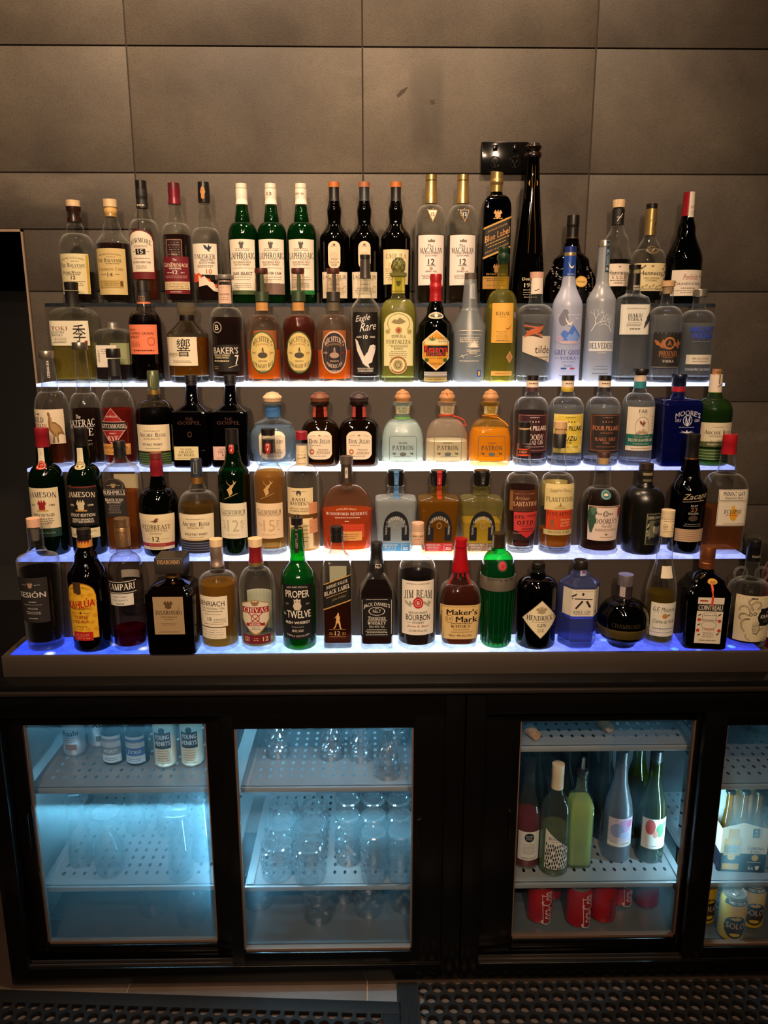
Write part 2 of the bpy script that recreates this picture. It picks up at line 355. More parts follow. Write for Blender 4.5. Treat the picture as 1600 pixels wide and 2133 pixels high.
def label_mesh(surf, conv, spec, parent, default='label', under=0):
    """conv(v) -> (z, metres per px). spec from L()"""
    v0, v1, wpx, colr, items, ds, sh, slope, name, mkind = spec
    vm = (v0+v1)/2; zm, k = conv(vm); Rm = surf.R(zm); mb = MB(); layer = [under]
    boxes = [(i[2], i[6+1], i[3], i[4]) for i in items if i[0] == 'T' and not i[9]]
    def P(s, v, off): # s px from label centre
        z, kk = conv(v); z += slope*s*k
        return surf.pt((s+ds)*k, z, off, Rm)
    lim = .0036/k
    def off(): return .0005 + .00008*layer[0]
    def slab(top, bot, s0, s1, mat, n=18):
        vs = []; fs = []; q = 6
        for i in range(n+1):
            s = s0 + (s1-s0)*i/n; a, b = bot(s), top(s)
            vs += [P(s, a+(b-a)*j/q, off()) for j in range(q+1)]
        for i in range(n):
            for j in range(q): c = i*(q+1)+j; fs.append((c, c+q+1, c+q+2, c+1))
        mb.add(vs, fs, mat); layer[0] += .4
    def shape(sh, vc, w_, h_, mat, s_c=0):
        hw, hh = w_/2, h_/2
        if sh == 'r': fn = lambda s: (vc-hh, vc+hh)
        elif sh == 'e': fn = lambda s: (vc-hh*math.sqrt(max(0, 1-((s-s_c)/hw)**2)), vc+hh*math.sqrt(max(0, 1-((s-s_c)/hw)**2)))
        elif sh == 'd': fn = lambda s: (vc-hh*(1-abs(s-s_c)/hw), vc+hh*(1-abs(s-s_c)/hw))
        elif sh == 'arch': fn = lambda s: (vc-hh+min(hw*.8, h_*.35)*(1-math.sqrt(max(0, 1-((s-s_c)/hw)**2))), vc+hh)
        elif sh == 'hex': fn = lambda s: (vc-hh+.3*h_*abs(s-s_c)/hw, vc+hh-.3*h_*abs(s-s_c)/hw)
        elif sh == 'shield': fn = lambda s: (vc-hh+.12*h_*abs(s-s_c)/hw, vc+hh-.42*h_*(abs(s-s_c)/hw)**1.6)
        elif sh == 'pill': fn = lambda s: (vc-hh+hw*(1-math.sqrt(max(0, 1-((s-s_c)/hw)**2))), vc+hh-hw*(1-math.sqrt(max(0, 1-((s-s_c)/hw)**2))))
        elif sh == 'round': fn = lambda s: (vc-hh+.18*h_*(abs(s-s_c)/hw)**5, vc+hh-.18*h_*(abs(s-s_c)/hw)**5)
        elif sh == 'diagcut': fn = lambda s: (vc-hh, vc+hh-.42*h_*max(0, -(s-s_c)/hw*.5+.5))
        elif sh == 'rise': fn = lambda s: (vc-hh+.5*h_*max(0, (s-s_c)/hw*.5+.5), vc+hh)
        slab(lambda s: fn(s)[0], lambda s: fn(s)[1], s_c-hw, s_c+hw, mat)
    def poly(loops, vc, w_, h_, mat, s_c):
        for lp in loops:
            pts = [Vector((x, y, 0)) for x, y in lp]
            tri = tessellate_polygon([pts])
            p2, tri = split_wide([(s_c + x*w_, vc - y*h_) for x, y in lp], tri, lim)
            mb.add([P(a, b, off()+.0001) for a, b in p2], tri, mat)
        layer[0] += 1
    MK = paper if mkind == 'paper' else (lambda c: foil(hx(c)))
    if colr: shape(sh, vm, wpx, v1-v0, MK(colr))
    for it in items:
        c = it[0]
        if c == 'T':
            _, text, v, w_, h_, ink, f, d, arc, rot, sl = it
            if f == 'f': vs, fs = roman(text)
            else: vs, fs = sans(text, {'b': .025, 'B': .055}.get(f, 0.0), .35 if f == 'i' else 0.0)
            out = []
            for x, y in vs:
                if rot: x, y = -y*rot, x*rot
                a = (x*h_ if rot else x*w_); b = (y*w_ if rot else y*h_)
                out.append((d + a, v - b + arc*(2*x)**2 - sl*a))
            if surf.front is not True: out, fs = split_wide(out, fs, lim)
            mb.add([P(a, b, off()) for a, b in out], fs, paper(ink)); layer[0] += 1
        elif c == 'G':
            _, v, w_, n, gap, h_, ink, d = it
            for j in range(n):
                s = -w_/2*(random.uniform(.7, 1)); e = w_/2*random.uniform(.75, 1)
                while s < e:
                    l = random.uniform(2, 5.5); l = min(l, e-s)
                    vv = v + j*gap
                    if any(abs(vv-bv) < bh/2+.8 and d+s+l > bd-bw/2-1.5 and d+s < bd+bw/2+1.5 for bv, bd, bw, bh in boxes): s += l + 1.1; continue
                    mb.add([P(d+s, vv+h_/2, off()), P(d+s+l, vv+h_/2, off()), P(d+s+l, vv-h_/2, off()), P(d+s, vv-h_/2, off())], [(0, 1, 2, 3)], paper(ink)); s += l + 1.1
            layer[0] += 1
        elif c == 'S': shape(it[1], it[2], it[3], it[4], paper(it[5]), it[6])
        elif c == 'P': poly(POLY[it[1]], it[2], it[3], it[4], paper(it[5]), it[6])
        elif c == 'O':
            _, v, w_, h_, ink, d, t = it; a0, a1 = 0, 2*math.pi
            if t < 0: a0, a1, t = math.radians(-40), math.radians(220), -t
            n = 28; vs = []; fs = []
            for i in range(n+1):
                a = a0 + (a1-a0)*i/n
                for q in (1, 1-t): vs.append(P(d + w_/2*q*math.cos(a), v - h_/2*q*math.sin(a), off()))
            for i in range(n): fs.append((2*i, 2*i+2, 2*i+3, 2*i+1))
            mb.add(vs, fs, paper(ink)); layer[0] += 1
        elif c == 'X':
            _, s0, va, s1, vb, t, ink = it; n = 8; dx, dy = s1-s0, vb-va; l = math.hypot(dx, dy) or 1; nx, ny = -dy/l*t/2, dx/l*t/2
            vs = []; fs = []
            for i in range(n+1):
                q = i/n; vs += [P(s0+dx*q+nx, va+dy*q+ny, off()), P(s0+dx*q-nx, va+dy*q-ny, off())]
            for i in range(n): fs.append((2*i, 2*i+1, 2*i+3, 2*i+2))
            mb.add(vs, fs, paper(ink))
    if not mb.v: return None
    o = mb.build(name or default, parent, smooth=0); o['layers'] = layer[0]
    return o
def L(v0, v1, w, col, items=(), ds=0, sh='r', slope=0, name=None, mk='paper'): return (v0, v1, w, col, items, ds, sh, slope, name, mk)

# ---------------------------------------------------------------- bottles
# the five steps of the back-bar display: front edge y, tread height
EDGE = {1: 2.06, 2: 1.96, 3: 1.86, 4: 1.76, 5: 1.66}
TOP = {1: 1.672, 2: 1.4735, 3: 1.275, 4: 1.0765, 5: 0.878}
def seg_curve(kind, t):
    if kind == 'S': return (1-math.cos(math.pi*t))/2
    if kind == 'D': return 1-math.sqrt(max(0, 1-t*t)) if t < .93 else None
    return t
def sample(points):
    """[(z, hw, kind)] -> dense [(z, hw)]; kind is the transition from the point before: L straight, S s-curve, D dome then fillet, C concave"""
    out = [points[0][:2]]
    for a, b in zip(points, points[1:]):
        k = b[2]
        if k == 'L': out.append(b[:2]); continue
        n = 12
        for i in range(1, n+1):
            t = i/n
            if k == 'S': z = a[0]+(b[0]-a[0])*t; r = a[1]+(b[1]-a[1])*(1-math.cos(math.pi*t))/2
            elif k == 'D':
                th = t*math.pi/2; z = a[0]+(b[0]-a[0])*math.sin(th); r = b[1]+(a[1]-b[1])*math.cos(th)
            elif k == 'C':
                th = t*math.pi/2; z = a[0]+(b[0]-a[0])*(1-math.cos(th)); r = a[1]+(b[1]-a[1])*math.sin(th)
            out.append((z, r))
    return out
def section(sec, t, seg):
    """unit cross-section blended from round (t=0) to the body section (t=1)"""
    out = []
    for i in range(seg):
        a = 2*math.pi*(i+.5)/seg - math.pi/2
        c, s = math.cos(a), math.sin(a)
        if sec[0] == 'sq':
            n = 2 + (sec[1]-2)*t; x = math.copysign(abs(c)**(2/n), c); y = math.copysign(abs(s)**(2/n), s); d = 1+(sec[2]-1)*t
            out.append((x, y*d))
        else:
            k = sec[1]; q = 2*math.pi/k; rr = math.cos(q/2)/math.cos(((a+math.pi/2+sec[2]+q/2) % q) - q/2); rr = 1+(rr-1)*t
            out.append((c*rr, s*rr))
    return out
SQ = ('sq', 9, 1.0); SQR = ('sq', 5, .9); FLAT = ('sq', 2.6, .55); RECT = ('sq', 7, .7); HEX = ('poly', 6, 0); OCT = ('poly', 24, 0)
CLEAR = dict(tint='#fcfdfb', edge='#c6cac2', haze=.006, hazecol='#e8e8e0', bump=.07, bscale=28, rim=.95)
def B(kind, label, row, u, w0, prof, g, liq=None, caps=(), labels=(), sec=None, rot=0, base=.010, dy=None, extra=None, y=None, z0=None, group=None, cat='bottle', back=None):
    Y = y if y is not None else EDGE[row] + (.05 if row != 5 else .047)
    if dy: Y += dy
    z0 = TOP[row] + .0006 if z0 is None else z0
    d = None
    vb = 700.0                      # picture row of the base centre
    for _ in range(30): vb += (at_y(u, vb, Y).z - z0)*600
    X = at_y(u, vb, Y).x
    if y is None:                   # keep the whole foot on its tread
        dh = max([w0] + [p[-1] for p in prof])/2*px_size(u, vb, Y)*(1 if sec is None else max(q[1] for q in section(sec, 1, 96)))
        lo_, hi_ = EDGE[row] + dh - .003, (EDGE[row-1] if row > 1 else WALL_Y) - dh - .0025
        Y = min(max(Y, min(lo_, hi_)), hi_); X = at_y(u, vb, Y).x
    root = thing(kind, label, cat, (X, Y, z0), rot, group)
    def zz(v): return at_y(u, v, Y).z - z0
    def kk(v): return px_size(u, v, Y)
    hw0 = w0/2*kk(vb)
    pts = [(0.0, hw0*.93, 'L'), (.0025, hw0*.985, 'L'), (.006, hw0, 'L')]
    for p in prof:
        k = 'L'
        if isinstance(p[0], str): k = p[0]; p = p[1:]
        pts.append((zz(p[0]), p[1]/2*kk(p[0]), k))
    pr = sample(pts)
    wmax = max(r for z, r in pr); wmin = min(r for z, r in pr[3:])
    seg = 32 if sec is None else 48
    def mesh(pf, mat, punt=True):
        mb = MB(); vs = []; fs = []
        for z, r in pf:
            t = 0 if sec is None else max(0, min(1, (r/wmax - .45)/.35))
            ss = section(sec or ('sq', 2, 1), t, seg); vs += [(x*r, yy*r, z) for x, yy in ss]
        for j in range(len(pf)-1):
            for i in range(seg):
                q = (i+1) % seg; fs.append((j*seg+i, j*seg+q, (j+1)*seg+q, (j+1)*seg+i))
        c0 = len(vs); vs.append((0, 0, pf[0][0] + (.006 if punt else 0))); c1 = len(vs); vs.append((0, 0, pf[-1][0])); m = (len(pf)-1)*seg
        for i in range(seg):
            q = (i+1) % seg; fs.append((c0, q, i)); fs.append((c1, m+i, m+q))
        mb.add(vs, fs, mat); return mb
    gm = g if not isinstance(g, dict) else glass(**g)
    mesh(pr, gm).build('glass_body', root)
    if liq:
        th = .0022; Rl = Surf(pr).R(zz(liq[1]))*(1 if sec is None else max(q[1] for q in section(sec, 1, 48))); zl = at_y(u, liq[1], Y-Rl).z - z0   # level as seen at the front wall
        inner = [(z, r-th) for z, r in pr if base+.001 < z < zl-.001 and r > th*1.5]
        sf = Surf(pr); inner = [(base, (sf.R(base)-th)*.9), (base+.0008, sf.R(base)-th)] + inner + [(zl, sf.R(zl)-th)]
        lm = liq[0] if not isinstance(liq[0], tuple) else liquid(*liq[0])
        mesh(inner, lm, False).build('liquid', root)
    if base >= .014:                    # thick foot of solid glass
        sf = Surf(pr); mesh([(.0012, sf.R(.0012)*.9), (.003, sf.R(.003)-.0008), (base-.0015, sf.R(base)-.0008), (base-.0006, sf.R(base)*.9)], thick_glass(), False).build('glass_foot', root)
    front = None
    if sec is not None:
        front = sorted((x, yy) for x, yy in section(sec, 1, 96) if yy < 0)
    surf = Surf(pr, front); surfs = [surf]; capobjs = [root]
    for cp in caps:
        nm, mat, cpts = cp[0], cp[1], cp[2]
        q = []
        for p in cpts:
            k = 'L'
            if isinstance(p[0], str): k = p[0]; p = p[1:]
            q.append((zz(p[0]), p[1]/2*kk(p[0]), k))
        cps = sample(q); mb = MB()
        if len(cp) > 3 and cp[3]:
            vs = []; fs = []; sg = 48
            for z, r in cps: vs += [(x*r, yy*r, z) for x, yy in section(cp[3], 1, sg)]
            for j in range(len(cps)-1):
                for i in range(sg): fs.append((j*sg+i, j*sg+(i+1) % sg, (j+1)*sg+(i+1) % sg, (j+1)*sg+i))
            fs.append(tuple(reversed(range(sg)))); fs.append(tuple(range((len(cps)-1)*sg, len(cps)*sg))); mb.add(vs, fs, mat)
            fr = sorted((x, yy) for x, yy in section(cp[3], 1, 96) if yy < 0)
        else:
            mb.lathe(cps, mat); fr = None
        capobjs.append(mb.build(nm, root)); surfs.append(Surf(cps, fr))
    done = []
    for lb in labels:
        on = 0
        if isinstance(lb, tuple) and len(lb) == 2 and isinstance(lb[0], int): on, lb = lb
        s = surfs[on]
        def conv(v, s=s):
            r = s.R(zz(v)); dd = r if s.front is None else r*abs(min(p[1] for p in s.front))
            return at_y(u, v, Y-dd).z - z0, px_size(u, v, Y-dd)
        ov = [b[3] for b in done if b[0] == on and b[1] < lb[1] and b[2] > lb[0] and abs(b[4]-lb[5]) < (b[5]+lb[2])/2]
        lo = label_mesh(s, conv, lb, capobjs[on], 'label' if on == 0 else 'neck_label', max(ov, default=-1)+1)
        if lo: done.append((on, lb[0], lb[1], lo['layers'], lb[5], lb[2])); del lo['layers']
    if back:                          # a back label, seen from behind through the glass
        v0, v1, bw, bc = back; mb = MB(); n = 12; k = kk((v0+v1)/2); z1_, z0_ = zz(v0), zz(v1); R = surf.R((z0_+z1_)/2); th = .0006
        pts_b = []
        if sec is None:
            pts_b = [((R+th)*math.sin(s), (R+th)*math.cos(s)) for s in [(-.5+i/n)*bw*k/R for i in range(n+1)]]
        else:
            yb = max(yy for x, yy in section(sec, 1, 96))*R + th; pts_b = [((-.5+i/n)*bw*k, yb) for i in range(n+1)]
        vs = [(x, yy, z) for x, yy in pts_b for z in (z0_, z1_)]
        mb.add(vs, [(2*i, 2*i+1, 2*i+3, 2*i+2) for i in range(n)], paper(bc)); mb.build('back_label', root, 0)
    if extra: extra(root, zz, kk)
    return root

# ================================================================ the place
def tile_material():
    m, t, p, o = newmat('brown_stone_tile'); N = t.nodes; Lk = t.links.new
    tc = N.new('ShaderNodeTexCoord'); vec = tc.outputs['Object']
    def noise(sc, det, rough=.6, off=None, scale=None):
        n = N.new('ShaderNodeTexNoise'); n.inputs['Scale'].default_value = sc; n.inputs['Detail'].default_value = det; n.inputs['Roughness'].default_value = rough
        if scale:
            mp = N.new('ShaderNodeMapping'); mp.inputs['Scale'].default_value = scale; mp.inputs['Rotation'].default_value = (0, .5, 0); Lk(vec, mp.inputs['Vector']); Lk(mp.outputs[0], n.inputs['Vector'])
        else: Lk(vec, n.inputs['Vector'])
        return n
    a = noise(2.2, 6); b = noise(420, 2, .6); c = noise(3.0, 5, .55, None, (.7, 1, 2.4))
    r = N.new('ShaderNodeValToRGB'); r.color_ramp.elements[0].position = .36; r.color_ramp.elements[0].color = lin('#37302a'); r.color_ramp.elements[1].position = .66; r.color_ramp.elements[1].color = lin('#524a40')
    Lk(a.outputs['Fac'], r.inputs[0])
    v = N.new('ShaderNodeValToRGB'); v.color_ramp.elements[0].position = .6; v.color_ramp.elements[0].color = (0, 0, 0, 1); v.color_ramp.elements[1].position = .74; v.color_ramp.elements[1].color = (.35, .35, .35, 1)
    Lk(c.outputs['Fac'], v.inputs[0])
    m1 = N.new('ShaderNodeMix'); m1.data_type = 'RGBA'; m1.inputs['B'].default_value = lin('#6a6053'); Lk(v.outputs[0], m1.inputs['Factor']); Lk(r.outputs[0], m1.inputs['A'])
    g = N.new('ShaderNodeValToRGB'); g.color_ramp.elements[0].position = .34; g.color_ramp.elements[0].color = (.62, .62, .62, 1); g.color_ramp.elements[1].position = .5; g.color_ramp.elements[1].color = (1, 1, 1, 1)
    Lk(b.outputs['Fac'], g.inputs[0])
    m2 = N.new('ShaderNodeMix'); m2.data_type = 'RGBA'; m2.blend_type = 'MULTIPLY'; m2.inputs['Factor'].default_value = .8; Lk(m1.outputs['Result'], m2.inputs['A']); Lk(g.outputs[0], m2.inputs['B'])
    # old drip stain running down one tile
    sx = N.new('ShaderNodeSeparateXYZ'); Lk(vec, sx.inputs[0])
    def band(out, c, w):
        d = N.new('ShaderNodeMath'); d.operation = 'SUBTRACT'; d.inputs[1].default_value = c; Lk(out, d.inputs[0]); e = N.new('ShaderNodeMath'); e.operation = 'ABSOLUTE'; Lk(d.outputs[0], e.inputs[0])
        f = N.new('ShaderNodeMapRange'); f.inputs['From Min'].default_value = w*.6; f.inputs['From Max'].default_value = w; f.inputs['To Min'].default_value = 1; f.inputs['To Max'].default_value = 0; Lk(e.outputs[0], f.inputs['Value']); return f.outputs[0]
    st = N.new('ShaderNodeMath'); st.operation = 'MULTIPLY'; Lk(band(sx.outputs['X'], .145, .05), st.inputs[0]); Lk(band(sx.outputs['Z'], 2.165, .13), st.inputs[1])
    sn = N.new('ShaderNodeMath'); sn.operation = 'MULTIPLY'; Lk(st.outputs[0], sn.inputs[0]); Lk(noise(14, 4, .6, None, (1.6, 1, .35)).outputs['Fac'], sn.inputs[1])
    m3 = N.new('ShaderNodeMix'); m3.data_type = 'RGBA'; m3.inputs['B'].default_value = lin('#332c24'); Lk(sn.outputs[0], m3.inputs['Factor']); Lk(m2.outputs['Result'], m3.inputs['A'])
    Lk(m3.outputs['Result'], p.inputs['Base Color']); p.inputs['Roughness'].default_value = .62; p.inputs['Specular IOR Level'].default_value = .3
    bp = N.new('ShaderNodeBump'); bp.inputs['Strength'].default_value = .25; bp.inputs['Distance'].default_value = .002; Lk(b.outputs['Fac'], bp.inputs['Height']); Lk(bp.outputs[0], p.inputs['Normal'])
    return m
TILE = tile_material(); WALL_Y = 2.18
mb = MB(); grout = plain('#2b211a', .9)
OPX, OPZ = -.929, 1.866
for i in range(-3, 4):
    for j in range(0, 12):
        x0, x1 = -.621 + .6*i, -.021 + .6*i; z1 = 2.308 + .9021 - .3007*j; z0 = z1 - .3007
        if z1 < .02: continue
        z0 = max(z0, 0); e = .0017
        rects = [(x0, x1, z0, z1)]
        if z0 < OPZ and x0 < OPX:
            rects = []
            if z1 > OPZ: rects.append((x0, x1, OPZ, z1))
            if x1 > OPX: rects.append((OPX, x1, z0, min(z1, OPZ)))
            if z0 < .8: rects.append((x0, min(x1, OPX), z0, min(z1, .8)))
        for a, b, c, d in rects:
            if b-a > .02 and d-c > .02: mb.box(a+e, b-e, WALL_Y, WALL_Y+.01, c+e, d-e, TILE, .0012)
mb.add([(-2.4, WALL_Y+.003, OPZ), (2.4, WALL_Y+.003, OPZ), (2.4, WALL_Y+.003, 3.2), (-2.4, WALL_Y+.003, 3.2)], [(0, 1, 2, 3)], grout)
mb.add([(OPX, WALL_Y+.003, 0), (2.4, WALL_Y+.003, 0), (2.4, WALL_Y+.003, OPZ), (OPX, WALL_Y+.003, OPZ)], [(0, 1, 2, 3)], grout)
# scuffs and an old drip stain on the tile
for pts in ([(-.0, 0), (.012, .012), (.03, .02), (.02, .006), (.004, -.006)], [(.085, -.012), (.098, -.01), (.1, -.02), (.09, -.022)]):
    o0 = at_y(826, 198, WALL_Y); mb.add([(o0.x+a, WALL_Y-.0004, o0.z+b) for a, b in pts], [tuple(reversed(range(len(pts))))], paper('#3a2e25'))
struct(mb.build('wall_back', smooth=30))
mb = MB(); dk = plain('#060404', .8)
mb.box(-2.6, OPX+.3, 2.6, 2.62, 0, 1.95, dk); mb.box(-2.42, -2.4, WALL_Y+.012, 2.6, 0, 1.95, dk); mb.box(-2.4, OPX, WALL_Y+.012, 2.6, .78, .8, dk); mb.box(OPX-.004, OPX, WALL_Y+.012, 2.62, .8, OPZ, dk); mb.box(-2.4, OPX, WALL_Y+.012, 2.62, OPZ, OPZ+.004, dk)
struct(mb.build('wall_left'))
mb = MB(); tm = plain('#b39a80', .35, .6)
mb.box(OPX-.006, OPX-.001, WALL_Y-.002, WALL_Y+.012, .8, OPZ, tm); mb.box(-2.4, OPX-.001, WALL_Y-.002, WALL_Y+.012, OPZ-.006, OPZ, tm)
struct(mb.build('trim_1'))
mb = MB(); fm, t_, p_, o_ = newmat('floor_tile'); p_.inputs['Roughness'].default_value = .55
n_ = t_.nodes.new('ShaderNodeTexNoise'); n_.inputs['Scale'].default_value = 9; n_.inputs['Detail'].default_value = 5; r_ = t_.nodes.new('ShaderNodeValToRGB')
r_.color_ramp.elements[0].color = lin('#362a22'); r_.color_ramp.elements[1].color = lin('#4c3d32'); tc_ = t_.nodes.new('ShaderNodeTexCoord')
t_.links.new(tc_.outputs['Object'], n_.inputs['Vector']); t_.links.new(n_.outputs['Fac'], r_.inputs[0]); t_.links.new(r_.outputs[0], p_.inputs['Base Color'])
gx = at_z(765, 2070, 0).x
for i in range(-4, 5):
    for j in range(-6, 3): mb.box(gx+.6*i+.002, gx+.6*(i+1)-.002, 1.45+.6*j+.002, 1.45+.6*(j+1)-.002, -.01, 0, fm, .001)
mb.box(-2.4, 2.4, -2, 2.6, -.02, -.004, plain('#8a7a68', .9))
struct(mb.build('floor', smooth=30))

# ---- rubber mats with hexagonal cells
RUB = plain('#0b0807', .7, 0, .2, .3, 200)
def mat_(nx, ny, pitch, hole, th):
    mb = MB(); R = pitch/math.sqrt(3)
    for j in range(ny):
        for i in range(nx):
            cx = pitch*(i + .5*(j % 2)); cyy = j*pitch*math.sqrt(3)/2
            vs = []; fs = []; n = 18
            for k in range(n):
                a = 2*math.pi*k/n + math.pi/6; q = math.pi/3; rr = R*math.cos(q/2)/math.cos(((a-math.pi/6) % q) - q/2)
                vs += [(cx+rr*math.cos(a), cyy+rr*math.sin(a), th), (cx+hole*1.12*math.cos(a), cyy+hole*1.12*math.sin(a), th), (cx+hole*math.cos(a), cyy+hole*math.sin(a), th-.002), (cx+hole*.93*math.cos(a), cyy+hole*.93*math.sin(a), .0005)]
            for k in range(n):
                q = (k+1) % n
                for r in range(3): fs.append((4*k+r, 4*q+r, 4*q+r+1, 4*k+r+1))
            mb.add(vs, fs, RUB)
    return mb
a_ = at_z(0, 2060, .013); b_ = at_z(838, 2086, .013)
mb = mat_(32, 8, .0345, .0118, .013); mb.box(-.06, 32*.0345+.045, 8*.0345*.866-.025, 8*.0345*.866+.012, .0005, .0135, RUB, .003); mb.box(32*.0345, 32*.0345+.045, -.03, 8*.0345*.866-.024, .0005, .0135, RUB, .003)
m_ = mb.build('rubber_mat'); ang = math.atan2(b_.y-a_.y, b_.x-a_.x); m_.rotation_euler = (0, 0, ang)
tip = Vector((32*.0345+.045, 8*.0345*.866+.012, 0)); tip.rotate(m_.rotation_euler); m_.location = (b_.x-tip.x, b_.y-tip.y, 0)
tag(m_, 'black rubber floor mat with round holes lying askew in front of the glassware fridge', 'mat')
mb = mat_(30, 9, .0345, .0118, .013)
for k in range(8): mb.box(-.062+.0055*k, -.058+.0055*k, -.02, 9*.0345*.866-.01, .0005, .0135, RUB, .001)
mb.box(-.066, -.012, -.02, 9*.0345*.866-.01, .0005, .0115, RUB)
m_ = mb.build('rubber_mat'); m_.location = (at_z(868, 2100, .013).x + .02, 1.615-9*.0345*.866, 0)
tag(m_, 'black rubber floor mat with ribbed edge pushed up to the wine and can fridge', 'mat')

# ---- worktop
BLK = plain('#0b0908', .28, 0, .5, .15, 40)
mb = MB(); mb.box(-1.25, 1.6, 1.604, 2.178, .796, .826, BLK, .003); mb.box(-1.25, 1.6, 1.596, 1.606, .802, .811, plain('#2a2320', .3, .4), .002)
tag(mb.build('bar_worktop', smooth=30), 'long black worktop with thin lip running over both fridges', 'counter')

# ---- stepped display with lit treads
def led_mat(n, cols, strength, spots):
    m, t, p, o = newmat('lit_acrylic'); N = t.nodes; Lk = t.links.new; N.remove(p)
    g = N.new('ShaderNodeNewGeometry'); sx = N.new('ShaderNodeSeparateXYZ'); Lk(g.outputs['Position'], sx.inputs[0])
    mr = N.new('ShaderNodeMapRange'); mr.inputs['From Min'].default_value = -.84; mr.inputs['From Max'].default_value = .90; Lk(sx.outputs['X'], mr.inputs['Value'])
    cr = N.new('ShaderNodeValToRGB'); els = cr.color_ramp.elements
    while len(els) < len(cols): els.new(.5)
    for i, c in enumerate(cols): els[i].position = c[0]; els[i].color = lin(c[1])
    gr = N.new('ShaderNodeValToRGB'); ge = gr.color_ramp.elements       # how hard each stretch of the strip is driven
    while len(ge) < len(cols): ge.new(.5)
    for i, c in enumerate(cols): q = (c[2] if len(c) > 2 else 1)/8; ge[i].position = c[0]; ge[i].color = (q, q, q, 1)
    Lk(mr.outputs[0], gr.inputs[0]); gm = N.new('ShaderNodeMath'); gm.operation = 'MULTIPLY'; gm.inputs[1].default_value = 8; Lk(gr.outputs[0], gm.inputs[0])
    Lk(mr.outputs[0], cr.inputs[0]); colr = cr.outputs[0]
    nz = N.new('ShaderNodeTexNoise'); nz.inputs['Scale'].default_value = 34; nz.inputs['Detail'].default_value = 6; nz.inputs['Roughness'].default_value = .75; Lk(g.outputs['Position'], nz.inputs['Vector'])
    nr = N.new('ShaderNodeMapRange'); nr.inputs['From Min'].default_value = .3; nr.inputs['From Max'].default_value = .7; nr.inputs['To Min'].default_value = .6; nr.inputs['To Max'].default_value = 1.35; Lk(nz.outputs['Fac'], nr.inputs['Value'])
    if spots:                          # the single diodes show through the lowest tread
        vo = N.new('ShaderNodeTexVoronoi'); vo.inputs['Scale'].default_value = 14; Lk(g.outputs['Position'], vo.inputs['Vector'])
        vr = N.new('ShaderNodeMapRange'); vr.inputs['From Min'].default_value = .0; vr.inputs['From Max'].default_value = .2; vr.inputs['To Min'].default_value = 1; vr.inputs['To Max'].default_value = 0; Lk(vo.outputs['Distance'], vr.inputs['Value'])
        hs = N.new('ShaderNodeValToRGB'); e = hs.color_ramp.elements; e[0].color = (.1, .5, 1, 1); e[1].color = (.05, 1, .75, 1); x = e.new(.5); x.color = (1, 1, 1, 1)
        sp = N.new('ShaderNodeSeparateColor'); Lk(vo.outputs['Color'], sp.inputs[0]); Lk(sp.outputs[0], hs.inputs[0])
        mx = N.new('ShaderNodeMix'); mx.data_type = 'RGBA'; Lk(vr.outputs[0], mx.inputs['Factor']); Lk(colr, mx.inputs['A']); Lk(hs.outputs[0], mx.inputs['B']); colr = mx.outputs['Result']
    em = N.new('ShaderNodeEmission'); Lk(colr, em.inputs[0]); ml = N.new('ShaderNodeMath'); ml.operation = 'MULTIPLY'; ml.inputs[1].default_value = strength; Lk(nr.outputs[0], ml.inputs[0]); m5 = N.new('ShaderNodeMath'); m5.operation = 'MULTIPLY'; Lk(ml.outputs[0], m5.inputs[0]); Lk(gm.outputs[0], m5.inputs[1]); Lk(m5.outputs[0], em.inputs[1])
    Lk(em.outputs[0], o.inputs['Surface']); return m
LED = {1: ([(0, '#3a3734'), (.3, '#6a6660'), (.6, '#7a7670'), (1, '#3c3936')], .35, 0),
       2: ([(0, '#b0b8e8', .9), (.25, '#dce0f8', 1.2), (.5, '#ffffff', 1.7), (.8, '#f0f2ff', 1.6), (1, '#a8aed0', .8)], 2.6, 0),
       3: ([(0, '#98a4e0', .8), (.25, '#b0b8f0', .9), (.45, '#ffffff', 1.8), (.52, '#ffffff', 3.0), (.62, '#fbfbff', 2.4), (.78, '#b8bcf0', 1), (1, '#8890d8', .8)], 2.2, 0),
       4: ([(0, '#6a7cd8', .9), (.22, '#8898e4', 1), (.36, '#e8ecff', 1.4), (.54, '#ffffff', 2.6), (.64, '#ffffff', 1.8), (.75, '#a8aeec', 1), (1, '#8890dc', .9)], 2.1, 0),
       5: ([(0, '#2c40d8'), (.16, '#4060e8'), (.32, '#90b4f0', 1.1), (.45, '#b8d0f6', 1.25), (.62, '#c4d8f8', 1.3), (.76, '#5c6ce4'), (1, '#3038cc')], 1.6, 1)}
PANEL = plain('#3d342d', .5, 0, .35, .1, 400)
disp = thing('bottle_display', 'dark five-step bottle display with glowing treads standing on the black worktop', 'display stand', (0, EDGE[5], .826))
XL, XR = -.842, .898
